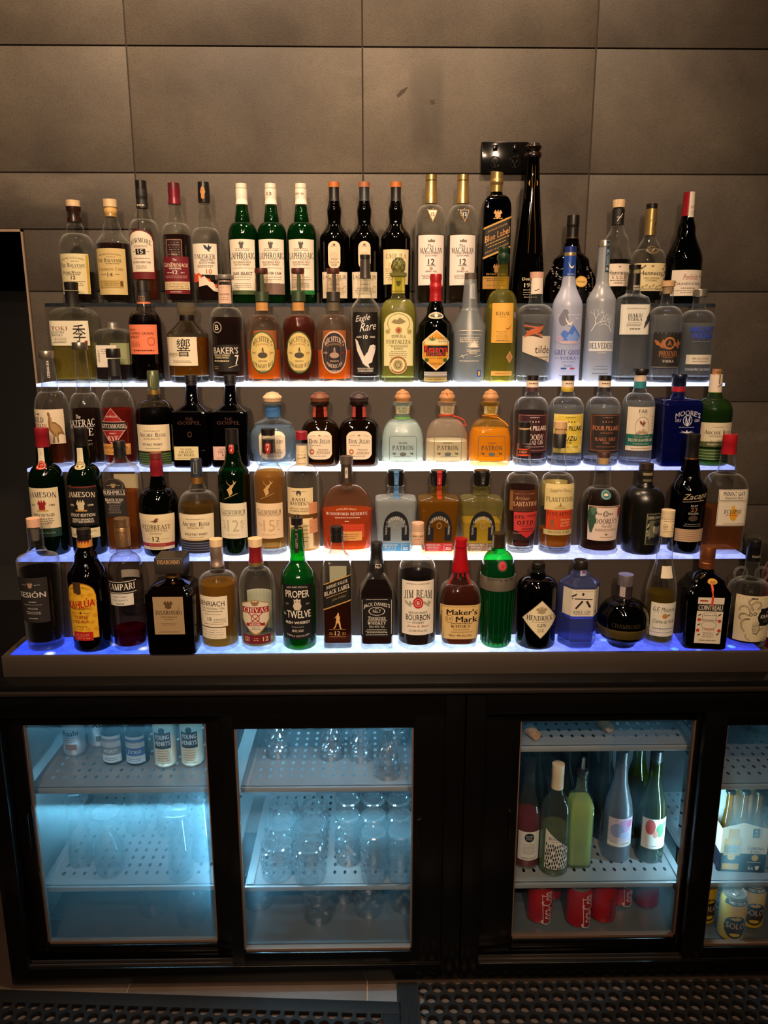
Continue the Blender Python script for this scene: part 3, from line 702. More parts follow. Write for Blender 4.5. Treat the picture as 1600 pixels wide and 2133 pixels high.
for n in (1, 2, 3, 4, 5):
    zb = .826 if n == 5 else TOP[n+1]; yb = 2.176 if n == 1 else EDGE[n-1] if n > 1 else 2.176
    mb = MB(); f = EDGE[n] + .001
    x0, x1 = (XL, XR) if n < 5 else (-.85, .926)
    ox, oy, oz = 0, EDGE[5], .826
    if n < 5:
        mb.box(x0, x1, f-oy, 2.176-oy, (zb if n == 4 else zb)-oz+ .0002, TOP[n]-.008-oz, PANEL)
    else:
        mb.box(x0, x1, -.012, -.002, 0, TOP[5]-.826-.001, PANEL, .001); mb.box(x0, x0+.016, -.002, 2.176-oy, 0, .051, PANEL); mb.box(x1-.02, x1, -.002, 2.176-oy, 0, .051, PANEL); mb.box(x0+.016, x1-.02, -.002, 2.176-oy, 0, .04, PANEL)
    mb.build('riser', disp, 30)
    mb = MB(); a, b = (x0, x1) if n < 5 else (x0+.016, x1-.02)
    mb.box(a+.001, b-.001, EDGE[n]-oy - (0 if n < 5 else .002), (EDGE[n-1] if n > 1 else 2.176)-oy-.0005, TOP[n]-.0078-oz, TOP[n]-oz, led_mat(n, *LED[n]))
    mb.build('lit_tread', disp, 0)

# ---- black double power point on the wall
po = at_y(1002, 297, WALL_Y); pb = at_y(1098, 362, WALL_Y)
GB = plain('#0a0909', .12, 0, .6); pt = thing('power_outlet', 'glossy black double power outlet with two switches on the brown tile wall', 'power outlet', ((po.x+pb.x)/2, WALL_Y, (po.z+pb.z)/2))
hwx, hwz = (pb.x-po.x)/2, (po.z-pb.z)/2
mb = MB(); mb.box(-hwx, hwx, -.012, 0, -hwz, hwz, GB, .003); mb.build('face_plate', pt)
for s in (-1, 1):
    mb = MB(); mb.box(s*hwx*.42-.006, s*hwx*.42+.006, -.0165, -.011, hwz*.42, hwz*.78, GB, .0015); mb.build('rocker_switch', pt)
    mb = MB(); n = 20; vs = []; fs = []
    cx, cz, r = s*hwx*.42, -hwz*.32, hwz*.4
    for k in range(n):
        a = 2*math.pi*k/n
        for q, yy in ((1, -.0122), (.94, -.0135), (.86, -.0135), (.8, -.0122)): vs.append((cx+r*q*math.cos(a), yy, cz+r*q*math.sin(a)))
    for k in range(n):
        q = (k+1) % n
        for j in range(3): fs.append((4*k+j, 4*k+j+1, 4*q+j+1, 4*q+j))
    mb.add(vs, fs, GB)
    for dx, dz, ro in ((-.35, .15, .5), (.35, .15, -.5), (0, -.45, 0)):
        c, sn = math.cos(ro), math.sin(ro); pts = [(-.0012, -.0045), (.0012, -.0045), (.0012, .0045), (-.0012, .0045)]
        mb.add([(cx+dx*r+c*a-sn*b, -.01245, cz+dz*r+sn*a+c*b) for a, b in pts], [(0, 1, 2, 3)], plain('#000000', .9))
    mb.build('socket', pt)

# ---- the two fridges
FB = plain('#070605', .22, 0, .45, .06, 60); STEEL = plain('#8c9296', .34, .4, .5, .05, 150); LINER = plain('#8a9296', .5, .1); SEAL = plain('#6a5140', .5)
F_Y = 1.612
ZU = {1: at_y(200, 1643, 1.69).z, 2: at_y(680, 1640, 1.69).z, 3: at_y(1250, 1555, 1.69).z, 4: at_y(1560, 1635, 1.69).z}
ZL = {1: at_y(200, 1848, 1.69).z, 2: at_y(680, 1846, 1.69).z, 3: at_y(1250, 1840, 1.69).z, 4: at_y(1560, 1838, 1.69).z}
Z_IN = .075
def perf(mb, x0, x1, y0, y1, z, mat, px=.0262, py=.0285):
    nx = int((x1-x0)/px); ny = int((y1-y0)/py); ax = (x1-x0)/nx; ay = (y1-y0)/ny
    for j in range(ny):
        for i in range(nx):
            cx, cy_ = x0+ax*(i+.5), y0+ay*(j+.5); hole = 2 <= j+1 and 0 < i < nx-1
            if not hole:
                mb.add([(cx-ax/2, cy_-ay/2, z), (cx+ax/2, cy_-ay/2, z), (cx+ax/2, cy_+ay/2, z), (cx-ax/2, cy_+ay/2, z)], [(0, 1, 2, 3)], mat); continue
            vs = []; n = 8
            for k in range(n):
                a = math.pi/4*k + math.pi/8; c, s = math.cos(a), math.sin(a); q = max(abs(c), abs(s))
                vs += [(cx+ax/2*c/q, cy_+ay/2*s/q, z), (cx+.0042*c, cy_+.0075*s, z)]
            # keep the cell corners square
            fs = [(2*k, (2*k+2) % 16, (2*k+3) % 16, 2*k+1) for k in range(8)]
            cs = [(cx+ax/2*a, cy_+ay/2*b, z) for a, b in ((1, 1), (-1, 1), (-1, -1), (1, -1))]
            b = len(vs); vs += cs
            fs += [(0, b, 2), (4, b+1, 6), (8, b+2, 10), (12, b+3, 14)]
            mb.add(vs, fs, mat)
def fog_pane(col, lo, hi, sc, bands=None):
    """pane with condensation; bands: [(height in the fridge, amount)]"""
    m, t, p, o = newmat('misted_glass'); N = t.nodes; Lk = t.links.new; N.remove(p)
    g = N.new('ShaderNodeTexCoord'); n = N.new('ShaderNodeTexNoise'); n.inputs['Scale'].default_value = sc; n.inputs['Detail'].default_value = 4; Lk(g.outputs['Object'], n.inputs['Vector'])
    r = N.new('ShaderNodeMapRange'); r.inputs['From Min'].default_value = .35; r.inputs['From Max'].default_value = .65; r.inputs['To Min'].default_value = lo; r.inputs['To Max'].default_value = hi; Lk(n.outputs['Fac'], r.inputs['Value'])
    fac = r.outputs[0]
    if bands:
        sx = N.new('ShaderNodeSeparateXYZ'); Lk(g.outputs['Object'], sx.inputs[0]); zr = N.new('ShaderNodeMapRange'); zr.inputs['From Min'].default_value = 0; zr.inputs['From Max'].default_value = .75; Lk(sx.outputs['Z'], zr.inputs['Value'])
        cr = N.new('ShaderNodeValToRGB'); e = cr.color_ramp.elements
        while len(e) < len(bands): e.new(.5)
        for i, (z, v) in enumerate(bands): e[i].position = z/.75; e[i].color = (v, v, v, 1)
        Lk(zr.outputs[0], cr.inputs[0]); ml = N.new('ShaderNodeMath'); ml.operation = 'MULTIPLY'; Lk(r.outputs[0], ml.inputs[0]); Lk(cr.outputs[0], ml.inputs[1]); fac = ml.outputs[0]
    tr = N.new('ShaderNodeBsdfTransparent'); tr.inputs[0].default_value = (.95, .97, .98, 1)
    tl = N.new('ShaderNodeBsdfTranslucent'); tl.inputs[0].default_value = lin(col)
    mx = N.new('ShaderNodeMixShader'); Lk(fac, mx.inputs[0]); Lk(tr.outputs[0], mx.inputs[1]); Lk(tl.outputs[0], mx.inputs[2])
    gl = N.new('ShaderNodeBsdfGlossy'); gl.inputs['Roughness'].default_value = .04
    m2 = N.new('ShaderNodeMixShader'); m2.inputs[0].default_value = .03; Lk(mx.outputs[0], m2.inputs[1]); Lk(gl.outputs[0], m2.inputs[2]); Lk(m2.outputs[0], o.inputs[0]); return m
def fridge(name_label, x0, x1, doors, led_x, led_z, led_m, under=0, over=(0, 0), LINER=LINER):
    root = thing('bar_fridge', name_label, 'fridge', ((x0+x1)/2, F_Y, .012)); ox, oy, oz = root.location
    zt = .792; yb = 2.15
    def bx(mb, a, b, c, d, e, f, m, bev=0): mb.box(a-ox, b-ox, c-oy, d-oy, e-oz, f-oz, m, bev)
    mb = MB()
    bx(mb, x0, x0+.03, F_Y+.05, yb, .012, zt, FB); bx(mb, x1-.03, x1, F_Y+.05, yb, .012, zt, FB); bx(mb, x0+.03, x1-.03, yb-.03, yb, .012, zt, FB); bx(mb, x0+.03, x1-.03, F_Y+.05, yb-.03, zt-.03, zt, FB); bx(mb, x0+.03, x1-.03, F_Y+.05, yb-.03, .012, Z_IN-.004, FB)
    mb.build('cabinet', root, 30)
    mb = MB()
    bx(mb, x0+.03, x0+.034, F_Y+.055, yb-.03, Z_IN, zt-.03, LINER); bx(mb, x1-.034, x1-.03, F_Y+.055, yb-.03, Z_IN, zt-.03, LINER); bx(mb, x0+.034, x1-.034, yb-.034, yb-.03, Z_IN, zt-.03, LINER); bx(mb, x0+.034, x1-.034, F_Y+.055, yb-.034, Z_IN-.004, Z_IN, plain('#5c6468', .3, .3)); bx(mb, x0+.034, x1-.034, F_Y+.055, yb-.034, zt-.034, zt-.03, LINER)
    mb.build('liner', root, 30)
    mb = MB()       # front surround with mitred rails
    bx(mb, x0, x0+.046, F_Y, F_Y+.05, .012, zt, FB, .002); bx(mb, x1-.046, x1, F_Y, F_Y+.05, .012, zt, FB, .002); bx(mb, x0+.046, x1-.046, F_Y, F_Y+.05, zt-.05, zt, FB, .002); bx(mb, x0+.046, x1-.046, F_Y, F_Y+.05, .012, .058, FB, .002)
    for k in range(2): bx(mb, x0+.046, x1-.046, F_Y+.006+.012*k, F_Y+.010+.012*k, .058, .064, plain('#3a322d', .3, .5))
    mb.build('front_frame', root, 30)
    mb = MB(); bx(mb, led_x-.004, led_x+.004, 1.702, 1.708, led_z[0], led_z[1], led_m); mb.build('light_strip', root, 0)
    mb = MB(); bx(mb, led_x-.012, led_x+.012, 1.668, 1.681, Z_IN, zt-.035, FB); mb.build('mullion', root, 0)
    for sa, sb, e in [(d[-1][0], d[-1][1], o_) for d, o_ in zip(doors, over)]:
        um = MB(); bx(um, sa+.03, sb-.03, 1.70, 1.708, .744, .752, emit('#98d6f4', e)); um.build('light_strip', root, 0)  # added strip behind the door header, brightens the top compartment
    for (fx0, fx1, gx0, gx1, gz0, gz1, dy, gmat, hside, zs, sx_) in doors:
        dm = MB(); a, b, c, d = fx0, fx1, .062, .742
        bx(dm, a, gx0, dy, dy+.022, c, d, FB, .0015); bx(dm, gx1, b, dy, dy+.022, c, d, FB, .0015); bx(dm, gx0, gx1, dy, dy+.022, gz1, d, FB, .0015); bx(dm, gx0, gx1, dy, dy+.022, c, gz0, FB, .0015)
        do = dm.build('sliding_door', root, 30)
        sm = MB(); s_ = .0035
        bx(sm, gx0, gx0+s_, dy+.006, dy+.02, gz0, gz1, SEAL); bx(sm, gx1-s_, gx1, dy+.006, dy+.02, gz0, gz1, SEAL); bx(sm, gx0, gx1, dy+.006, dy+.02, gz0, gz0+.006, SEAL); bx(sm, gx0, gx1, dy+.006, dy+.02, gz1-s_, gz1, SEAL)
        sm.build('glazing_seal', do, 0)
        pm = MB(); y_ = dy+.012-oy
        pm.add([(gx0-ox, y_, gz0-oz), (gx1-ox, y_, gz0-oz), (gx1-ox, y_, gz1-oz), (gx0-ox, y_, gz1-oz)], [(0, 1, 2, 3)], gmat); pm.build('glass_pane', do, 0)
        hm = MB(); hx_ = (gx1+.014) if hside > 0 else (gx0-.014)
        bx(hm, hx_-.006, hx_+.006, dy-.007, dy, .38, .47, FB, .002); hm.build('handle', do, 30)
        for zi, zsh in enumerate(zs):
            sh = MB(); sa, sb = sx_
            perf(sh, sa-ox, sb-ox, 1.6965-oy, yb-.06-oy, zsh-oz, STEEL); bx(sh, sa, sb, 1.69, 1.70, zsh-.013, zsh, STEEL, .001)
            for q in (sa+.004, sb-.02): bx(sh, q, q+.018, 1.698, 1.99, zsh, zsh+.0035, STEEL, .001)
            so = sh.build('shelf', root, 30)
            if under and zi == 0:
                um = MB(); bx(um, sa+.02, sb-.02, 1.715, 1.722, zsh-.0105, zsh-.004, emit('#98daf4', under*(.36 if fx0 < -.5 else 1))); um.build('light_strip', so, 0)
    for k in range(3): 
        fm_ = MB(); fm_.lathe([(0, .016), (.012, .016)], FB, 12, (x0+.05+(x1-x0-.1)*k/2-ox, .12)); fo = fm_.build('foot', root); fo.location = (0, 0, -.012)
    return root
fridge('black glass-door fridge holding cans and drinking glasses, its first door misted', -.903, .213,
       [(-.857, -.335, -.82, -.393, .096, .706, 1.645, fog_pane('#a8d4e4', .7, 1.0, 6, [(.0, .34), (.20, .36), (.25, .36), (.47, .38), (.52, .30), (.56, .24), (.72, .26)]), -1, (ZU[1], ZL[1]), (-.845, -.362)),
        (-.352, .167, -.322, .0946, .0935, .708, 1.616, fog_pane('#a8d4e4', .02, .08, 9), 1, (ZU[2], ZL[2]), (-.328, .152))], -.345, (.245, .487), emit('#8cd2f4', 120.0), 190.0, (18, 60))
fridge('black glass-door fridge holding wine bottles, beer and soft drink cans', .2155, 1.331,
       [(.262, .81, .349, .768, .096, .706, 1.645, fog_pane('#a8d4e4', .0, .14, 7), -1, (ZU[3], ZL[3]), (.274, .806)),
        (.775, 1.285, .828, 1.245, .0935, .708, 1.616, fog_pane('#9cc0c4', .0, .16, 6), 1, (ZU[4], ZL[4]), (.838, 1.27))], .822, (.245, .487), emit('#a8dcf0', 170.0), 0, (7, 12), plain('#3c4246', .5, .1))

# ================================================================ bottles on the display
WHI = ('#6a3008', '#9a440c', .3); WHD = ('#2c0c04', '#4a1606', .2); WHA = ('#b86c18', '#d07c1c', .38); WHG = ('#cc9c38', '#d89c28', .34); DRK = ('#0c0504', '#160806', .14); RED = ('#6a0c06', '#a81c0c', .4)
AMB = ('#e08020', '#f08a20', .55); CLR = ('#fafcfb', '#f0f4f6', .15, .7, 1.3); YEL = ('#d8c860', '#d8c040', .3)
GRN = dict(tint='#2f8a3c', edge='#0d4a1c', haze=.07, hazecol='#1c8a34'); GRD = dict(tint='#1a5a30', edge='#08301a', haze=.05, hazecol='#125a28'); BLKG = dict(tint='#1a130a', edge='#0a0705', haze=.04, hazecol='#2a1e0c')
AMG = dict(tint='#3a1e0a', edge='#180a04', haze=.03, hazecol='#2a1206'); FRO = dict(tint='#d8dde2', edge='#9aa2ac', haze=.5, hazecol='#c8d0da', rough=.35)
CLG = dict(CLEAR); CLB = dict(tint='#f9fbfd', edge='#bcc8d4', haze=.02, hazecol='#e8f0fa', bump=.07, bscale=28, rim=.95)
CORK = wood('#c89a62', 90); WDL = wood('#d8b07a', 50); WDB = wood('#7a4420', 50); WDD = wood('#3a1a10', 50); BK = plain('k', .35); BKM = plain('#14110f', .5); GOLD = foil('#b89c64'); SILV = foil('#b4ada4'); BRONZE = foil('#9a7448'); COPPER = foil('#b06a3c')
def CAP(m, *p, name='cap'): return (name, m, p)
# ------------------------------------------------ top step
B('whisky_bottle', 'clear whisky bottle with brown capsule and wooden stopper on top step beside the black opening', 1, 170, 66,
  [(520, 70), ('D', 487, 30), ('S', 475, 35), ('S', 464, 27), (440, 28)], CLG, (WHD, 565),
  [CAP(plain('#2a1410', .3), (463, 28.5), ('S', 448, 27), ('S', 431, 30), name='capsule'), CAP(WDL, (431, 28), (418, 29))],
  [L(528, 612, 68, '#e6d8a8', [T('SINGLE MALT SCOTCH WHISKY', 537, 50, 3.5, 'b', 'b', 0, 4), T('The Balvenie', 552, 54, 8, 'n', 'f', -2), G(544, 20, 1, 3, 1, 'd', 6), G(558, 24, 1, 3, 1, 'd', 8), T('DoubleWood', 567, 40, 5.5, 'k', 'f', -4), G(572, 34), T('12', 578, 9, 7, 'k'), G(586, 46, 3, 4), R_(570, 5, 80, '#d0a838', 30)])])
B('whisky_bottle', 'clear whisky bottle with wide tan label and pale wood stopper, second on top step', 1, 245, 66,
  [(512, 69), ('S', 478, 36), ('S', 460, 28), (436, 24)], CLG, (WHD, 505),
  [CAP(wood('#c8964a', 120), (452, 24), ('S', 440, 27), (432, 25), name='capsule'), CAP(WDL, (432, 27.5), (416, 28.5))],
  [L(517, 614, 70, '#d6bd80', [T('SINGLE MALT SCOTCH WHISKY', 529, 50, 3.5, 'b', 'b', 0, 3), T('The Balvenie', 542, 54, 8, 'k', 'f', -2), G(535, 20, 1, 3, 1, 'd', 4), G(549, 30, 1, 3, 1, 'd', 6), T('Caribbean Cask', 560, 54, 6, '#8a7038', 'f'), T('14', 572, 11, 8, 'b'), G(571, 44, 1), R_(591, 52, 16, '#c2a560'), O_(591, 7, 12, 'b', -23), R_(591, 6, 11, '#6a4a20', 22), G(587, 34, 3, 3.4, 1, 'd')])])
B('whisky_bottle', 'clear whisky bottle with arched white label bordered dark red and tall black capsule', 1, 310, 52,
  [(490, 62), ('D', 458, 34), ('S', 434, 25)], CLG, (WHI, 560),
  [CAP(BKM, (434, 25), (418, 22), ('S', 408, 24), (395, 23), name='capsule'), CAP(BK, (395, 22.5), (377, 23))],
  [L(478, 581, 58, '#6e1c20', [], -2, 'arch'), L(481, 566, 54, '#efe2cc', [T('BOWMORE', 500, 46, 10, 'k', 'f', 0, 7), G(505, 22, 1), G(511, 30, 2, 3), R_(524, 21, 12, 'k'), T('15', 524, 11, 9, 'w'), G(524, 48, 1, 3, 1), R_(524, 23, 3, '#efe2cc', 0) if 0 else G(538, 44, 1), T('MATURED IN SHERRY CASKS', 546, 40, 4, 'b'), G(554, 30, 2, 4)], -2, 'arch'), L(426, 429, 22, None, [G(427, 20, 1, 3, 2, 'w')])])
B('whisky_bottle', 'whisky bottle full of dark burgundy spirit with burgundy label and burgundy capsule', 1, 376, 58,
  [(492, 60), ('D', 466, 34), ('S', 425, 24)], CLG, (('#3a0c08', '#4a1008', .16), 487),
  [CAP(plain('#6a1a28', .3, .3), (426, 26), ('S', 412, 24), (394, 25), name='capsule'), CAP(plain('#5a1c22', .3), (394, 24), (382, 24))],
  [L(497, 536, 34, '#2a0a08', [G(505, 26, 6, 5, 1.2, '#c8a088'), T('1826', 530, 12, 4, '#d8b898'), X_(-16, 499, 16, 499, 1, '#b88a70'), X_(-16, 499, -16, 534, 1, '#b88a70'), X_(16, 499, 16, 534, 1, '#b88a70')]),
   L(534, 612, 61, '#701824', [T('The', 541, 8, 5, 'w', 'i'), T('GlenDronach', 551, 54, 9.5, '#f0dcc0', 'f'), T('ORIGINAL', 559, 26, 4, 'w'), T('12', 567, 10, 8, 'w'), G(568, 44, 1, 3, 1, 'w'), G(575, 50, 2, 3.5, 1, '#e0b8a0'), R_(595, 60, 17, '#d8c298'), G(590, 54, 4, 3.4, 1.6, '#7a6040'), G(608, 26, 1, 3, 1, 'w')])])
B('whisky_bottle', 'clear whisky bottle with pale label ending in an orange coastline, golden emblem on black cap', 1, 436, 58,
  [(505, 60), ('D', 476, 36), ('S', 462, 30), ('S', 452, 31), ('S', 425, 23)], CLG, (WHD, 583),
  [CAP(BK, (423, 23.5), (412, 25), (395, 24), (380, 23))],
  [L(507, 572, 57, '#eee0cc', [P_('wings', 516, 18, 16, 'n', 8), T('TALISKER', 534, 48, 9, 'n', 'f'), T('SINGLE MALT', 541.5, 30, 4.5, 'n', 'b', 7), T('SCOTCH WHISKY', 547, 34, 4.5, 'n', 'b', 6), G(553, 40, 2, 3), T('10', 565, 12, 10, '#c84a28', 'b', 9), P_('coast', 582, 54, 34, '#d4502c', -2), P_('coast', 590, 44, 36, '#e8d2bc', 8)], 0), (1, L(386, 414, 12, None, [P_('crest', 402, 11, 22, '#c08a50'), E_(392, 6, 8, '#c08a50')]))], y=None)
for i, (u, l3, l4, band, cap_t) in enumerate(((512, 'OAK SELECT', 'k', '#4a5a34', ''), (571, 'QUARTER CASK', 'k', '#7a6258', '13'), (632, '10', 'r', '#1e7a38', 'ESTD 1815'))):
    lab = ['green whisky bottle with white cap and cream label ending in a thin olive band', 'green whisky bottle with white cap and cream label ending in a mauve band', 'green whisky bottle with white cap and cream label down to a bright green foot'][i]
    B('whisky_bottle', lab, 1, u, 57, [(494, 61), ('D', 464, 32), ('S', 430, 24.5)], GRN, (('#0c3414', '#0c4418', .12), 452),
      [CAP(plain('#efe2d0', .5), (427, 25.5), ('S', 415, 23.5), (412, 24.5), (394, 24), name='capsule'), CAP(plain('#efdcc8', .5), (393, 23), (383, 23.5))],
      [L(498, 612, 60, '#efe3cf', [P_('crest', 509, 11, 15, '#5a5048'), G(518, 36, 2, 3.2), T('LAPHROAIG', 532.5, 57, 13, '#221c1a', 'f'), G(541, 20, 1, 3, 1, 'd', 8), T('ISLAY SINGLE MALT', 546, 38, 4, 'b'), T('SCOTCH WHISKY', 551, 34, 4, 'b'), G(558, 50, 1, 3, .8), T(l3, 569.5, 44 if len(l3) > 2 else 9, 6.5 if len(l3) > 2 else 11, l4, 'b', 0), G(577, 46, 2, 5, .9), G(590, 40, 3, 4, .9), R_(609 if i != 1 else 602, 60, 9 if i != 1 else 23, band)]),
       (1, L(396, 412, 22, None, [T(cap_t, 403, 10 if i < 2 else 20, 7 if i < 2 else 4, 'b')] if cap_t else [], -2))])
for i, u in enumerate((699, 760, 824)):
    lab = ['dark brown whisky bottle with orange stopper and pill-shaped label, behind the purple-oval-labelled bourbon', 'dark brown whisky bottle with rust stopper and pill-shaped label, behind the white-eagle bottle', 'dark brown whisky bottle with orange stopper and one broad square cream label'][i]
    pill = [L(502, 560, 26, '#e8d0b0', [P_('crown', 509, 5, 6, 'b'), G(513, 12, 1), E_(530, 18, 12, '#dcc0a0'), G(538, 16, 2, 3), T('LAGAVULIN', 546, 19, 3, 'b'), G(550, 14, 2, 3)], 0, 'pill'),
            L(566, 621, 61, '#eadcc0', [T('LAGAVULIN', 577, 54, 8, '#5a3a24', 'f'), G(583, 40, 1), G(592, 20, 1), G(600, 44, 4, 4, .9), O_(602, 9, 14, '#c8a870', 22, .25)])] if i < 2 else \
           [L(519, 592, 61, '#ecdcae', [X_(-29, 522, 29, 522, 1, 'b'), T('CAOL ILA', 533.5, 46, 10, '#7a5a2c', 'f'), R_(558, 34, 22, '#d8c48e'), G(560, 50, 6, 4.5, 1, 'b')])]
    B('whisky_bottle', lab, 1, u, 58, [(499, 62), ('S', 462, 27), ('S', 440, 30), ('S', 419, 23)], dict(tint='#3a2a0e', edge='#120c04', haze=.05, hazecol='#2a200a'), (DRK, 478 if i else 474),
      [CAP(plain('#121010', .4) if i != 1 else plain('#22262a', .4), (420, 23.5), (416, 21), (391, 21.5), name='capsule'), CAP(plain('#b8662a', .5) if i != 1 else plain('#a0603c', .5), (391, 23), (380, 23.5))], pill)
for i, u in enumerate((895, 959)):
    B('whisky_bottle', ['clear whisky bottle with gold capsule, white label and cream triangle on the shoulder', 'clear whisky bottle with gold capsule, white label and dark blue triangle on the shoulder'][i], 1, u, 60,
      [(500, 63), (462, 62), ('D', 428, 27), (424, 25)], CLG, (('#2c1608', '#4a2a10', .14) if 0 else ('#6a4a30', '#6a4a28', .12), 487),
      [CAP(GOLD, (425, 27), (407, 25.5), (405, 24.5), (378, 24), name='capsule'), CAP(GOLD, (376, 24), (365, 24))],
      [L(489, 594, 61, '#f1e4dc', [P_('crown', 501, 14, 8, '#7a6a5c'), T('The', 512, 12, 6, 'k', 'i', -2), T('MACALLAN', 521, 50, 10.5, '#2a2220', 'f'), G(528, 42, 1), T('SCOTCH WHISKY', 532, 26, 3.5, 'b'), T('12', 545, 13, 12, '#221a18'), X_(-9, 553, 9, 553, .8, 'k'), E_(559, 7, 6, '#b0987c'), T('SHERRY OAK' if i == 0 else 'DOUBLE CASK', 565, 24, 3.2, 'b'), G(573, 44, 3, 3.2, .8)]),
       L(437, 462, 23, None, [P_('tri', 449.5, 23, 25, 'g'), P_('tri', 448.5, 18, 20, '#efe0d0' if i == 0 else '#2a3a5c'), T('12', 446, 8, 7, 'b' if i == 0 else 'w')], 2)])
B('whisky_bottle', 'square black whisky bottle with slanting black-and-gold label and gold capsule under the power outlet', 1, 1027, 58,
  [(440, 58), ('D', 408, 27), (401, 25)], dict(tint='#10141c', edge='#04060a', haze=.02, hazecol='#101828'), (DRK, 430),
  [CAP(GOLD, (402, 24.5), (388, 25), ('S', 380, 28), ('S', 372, 26), (360, 26.5), name='capsule')],
  [L(462, 528, 56, '#14100e', [R_(464, 56, 4, 'g'), R_(526, 56, 4, 'g'), T('JOHNNIE WALKER', 475, 40, 5, 'g'), T('Blue Label', 489, 50, 14, '#d89a50', 'b'), G(501, 48, 1, 3, 2, 'g'), G(508, 44, 1, 3, 1.6, 'g'), T('A BLEND OF OUR RAREST', 517, 48, 3.4, 'g')], 0, 'r', .42),
   L(436, 458, 24, None, [P_('crest', 445, 18, 16, '#d0a060'), G(455, 24, 1, 3, 1.6, '#d0a060')]), L(550, 572, 24, None, [P_('crest', 558, 13, 18, '#c08a50'), T('ESTABLISHED', 571, 40, 3.5, 'g')]), L(576, 602, 54, '#a87c30', [R_(580, 50, .8, 'k'), T('REGISTERED', 584, 36, 3, 'k'), G(595, 40, 1)])], sec=SQ)
def strap(root, zz, kk):
    mb = MB(); g = foil('#a8823c')
    for s in (-1, 1): mb.tube([(s*.004, -.0118, zz(322)), (s*.0035, -.0165, zz(345)), (s*.0045, -.0195, zz(372)), (s*.002, -.0215, zz(400)), (s*.003, -.0262, zz(430)), (s*.0065, -.0295, zz(470)), (s*.009, -.034, zz(530))], .0006, g, 5)
    mb.build('cord', root)
B('tequila_bottle', 'very tall tapering dark brown bottle with ball stopper and gold cord, beside the power outlet', 1, 1098, 68,
  [(560, 61), (500, 51), (430, 39), (370, 31), (330, 27), (327, 28)], AMG, (('#3a1a06', '#3a1c08', .14), 530),
  [CAP(plain('#1a0d08', .25), (330, 30), ('S', 326, 35), ('S', 319, 33), (317, 22), ('S', 312, 30), ('S', 307, 34.5), ('S', 300, 26), (298, 10), name='stopper')],
  [L(330, 372, 10, '#3a2412', [T('RESERVA', 352, 34, 6, 'g', 'b', 0, 0, 1)], name='neck_label'), L(371, 392, 20, '#2a1c10', [O_(381.5, 18, 19, 'g', 0, .18), P_('agave', 381, 11, 12, 'y')], 0, 'e', name='medallion'), L(575, 625, 44, None, [T('Don Julio', 582, 34, 8, 'c'), T('1942', 594, 26, 9, 'c'), G(604, 30, 4, 5, 1, 'c')], 0, name='printed_lettering')], sec=('sq', 2.6, .9), extra=strap)
B('cognac_bottle', 'squat bell-shaped dark cognac bottle with black cap, behind the blue-capped frosted bottle', 1, 1185, 104,
  [(605, 107), ('S', 585, 104), ('S', 545, 74), ('S', 520, 36), (497, 26)], AMG, (DRK, 560),
  [CAP(plain('#3a2418', .4), (500, 26.5), (495, 26.5), name='collar'), CAP(BK, (495, 24), (476, 24), ('S', 468, 26), (449, 25))],
  [L(575, 598, 26, '#c8963c', [E_(586.5, 22, 19, '#e0b868'), T('Hennessy', 587, 18, 6, 'k', 'i')], 16, 'e', name='medallion'), L(540, 630, 90, None, [E_(548+ (k*7) % 60 + (k % 3)*3, 3.2, 3.2, '#6a6058', (-1 if k % 2 else 1)*(26 + (k*5) % 16)) for k in range(40)], name='grape_relief'), L(502, 506, 40, None, [R_(504, 28, 2, 'g')], name='neck_band')], sec=('sq', 2.4, .6))
B('cognac_bottle', 'clear cognac bottle with pale label, black neck band and blond wood stopper on top step', 1, 1276, 62,
  [(545, 66), ('S', 505, 50), ('S', 472, 25)], CLG, (DRK, 539),
  [CAP(BKM, (469, 24), (436, 25), name='capsule'), CAP(WDL, (433, 25), (417, 26.5))],
  [L(549, 596, 60, '#eedfcb', [P_('agave', 555, 8, 6, 'b'), T('Hennessy', 569, 46, 12, '#2a2222', 'b'), T('V.S.O.P', 577.5, 30, 7.5, '#7a3028', 'f'), G(584, 42, 1), T('COGNAC', 589, 20, 3.5, 'b')]), (1, L(440, 465, 14, None, [X_(-5, 460, 6, 444, 1.4, 'w'), X_(-6, 452, 4, 452, 1, 'w')]))])
B('cognac_bottle', 'bell-shaped clear cognac bottle with tall gold capsule and ornate cream label', 1, 1343, 66,
  [(555, 71), ('D', 520, 46), ('S', 490, 24)], CLG, (DRK, 575),
  [CAP(GOLD, (491, 24), (436, 23.5), name='capsule'), CAP(BK, (436, 22), (425, 22.5))],
  [L(548, 606, 66, '#e6d5a4', [P_('agave', 554, 9, 7, 'b'), T('Hennessy', 570, 48, 12, '#2a2222', 'b'), T('VERY SPECIAL', 579, 34, 3.6, '#8a7238'), T('COGNAC', 584, 24, 4, '#8a7238')] + [P_('leaf', 552 + k*7, 6, 6, 'd', 28 - (k % 2)*4) for k in range(5)] + [P_('leaf', 554 + (k % 2)*4, 6, 6, 'd', -26 + k*5) for k in range(3)] + [P_('leaf', 594 + (k % 2)*3, 6, 5, '#9a7a34', -24 + k*7) for k in range(8)] + [T('PRODUCT OF FRANCE', 602, 44, 3, 'd')]),
   L(511, 530, 26, '#3a3024', [O_(520.5, 24, 15, '#8a7440', 0, .14), X_(-3, 524, 5, 517, 1.2, '#b09a58')], 0, 'e', name='medallion'), (1, L(455, 485, 16, None, [X_(-5, 462, -2, 457, 1, 'k'), X_(5, 470, 7, 463, 1, 'k'), X_(-1, 478, 2, 476, 1, 'k')]))], sec=('sq', 2.3, .9))
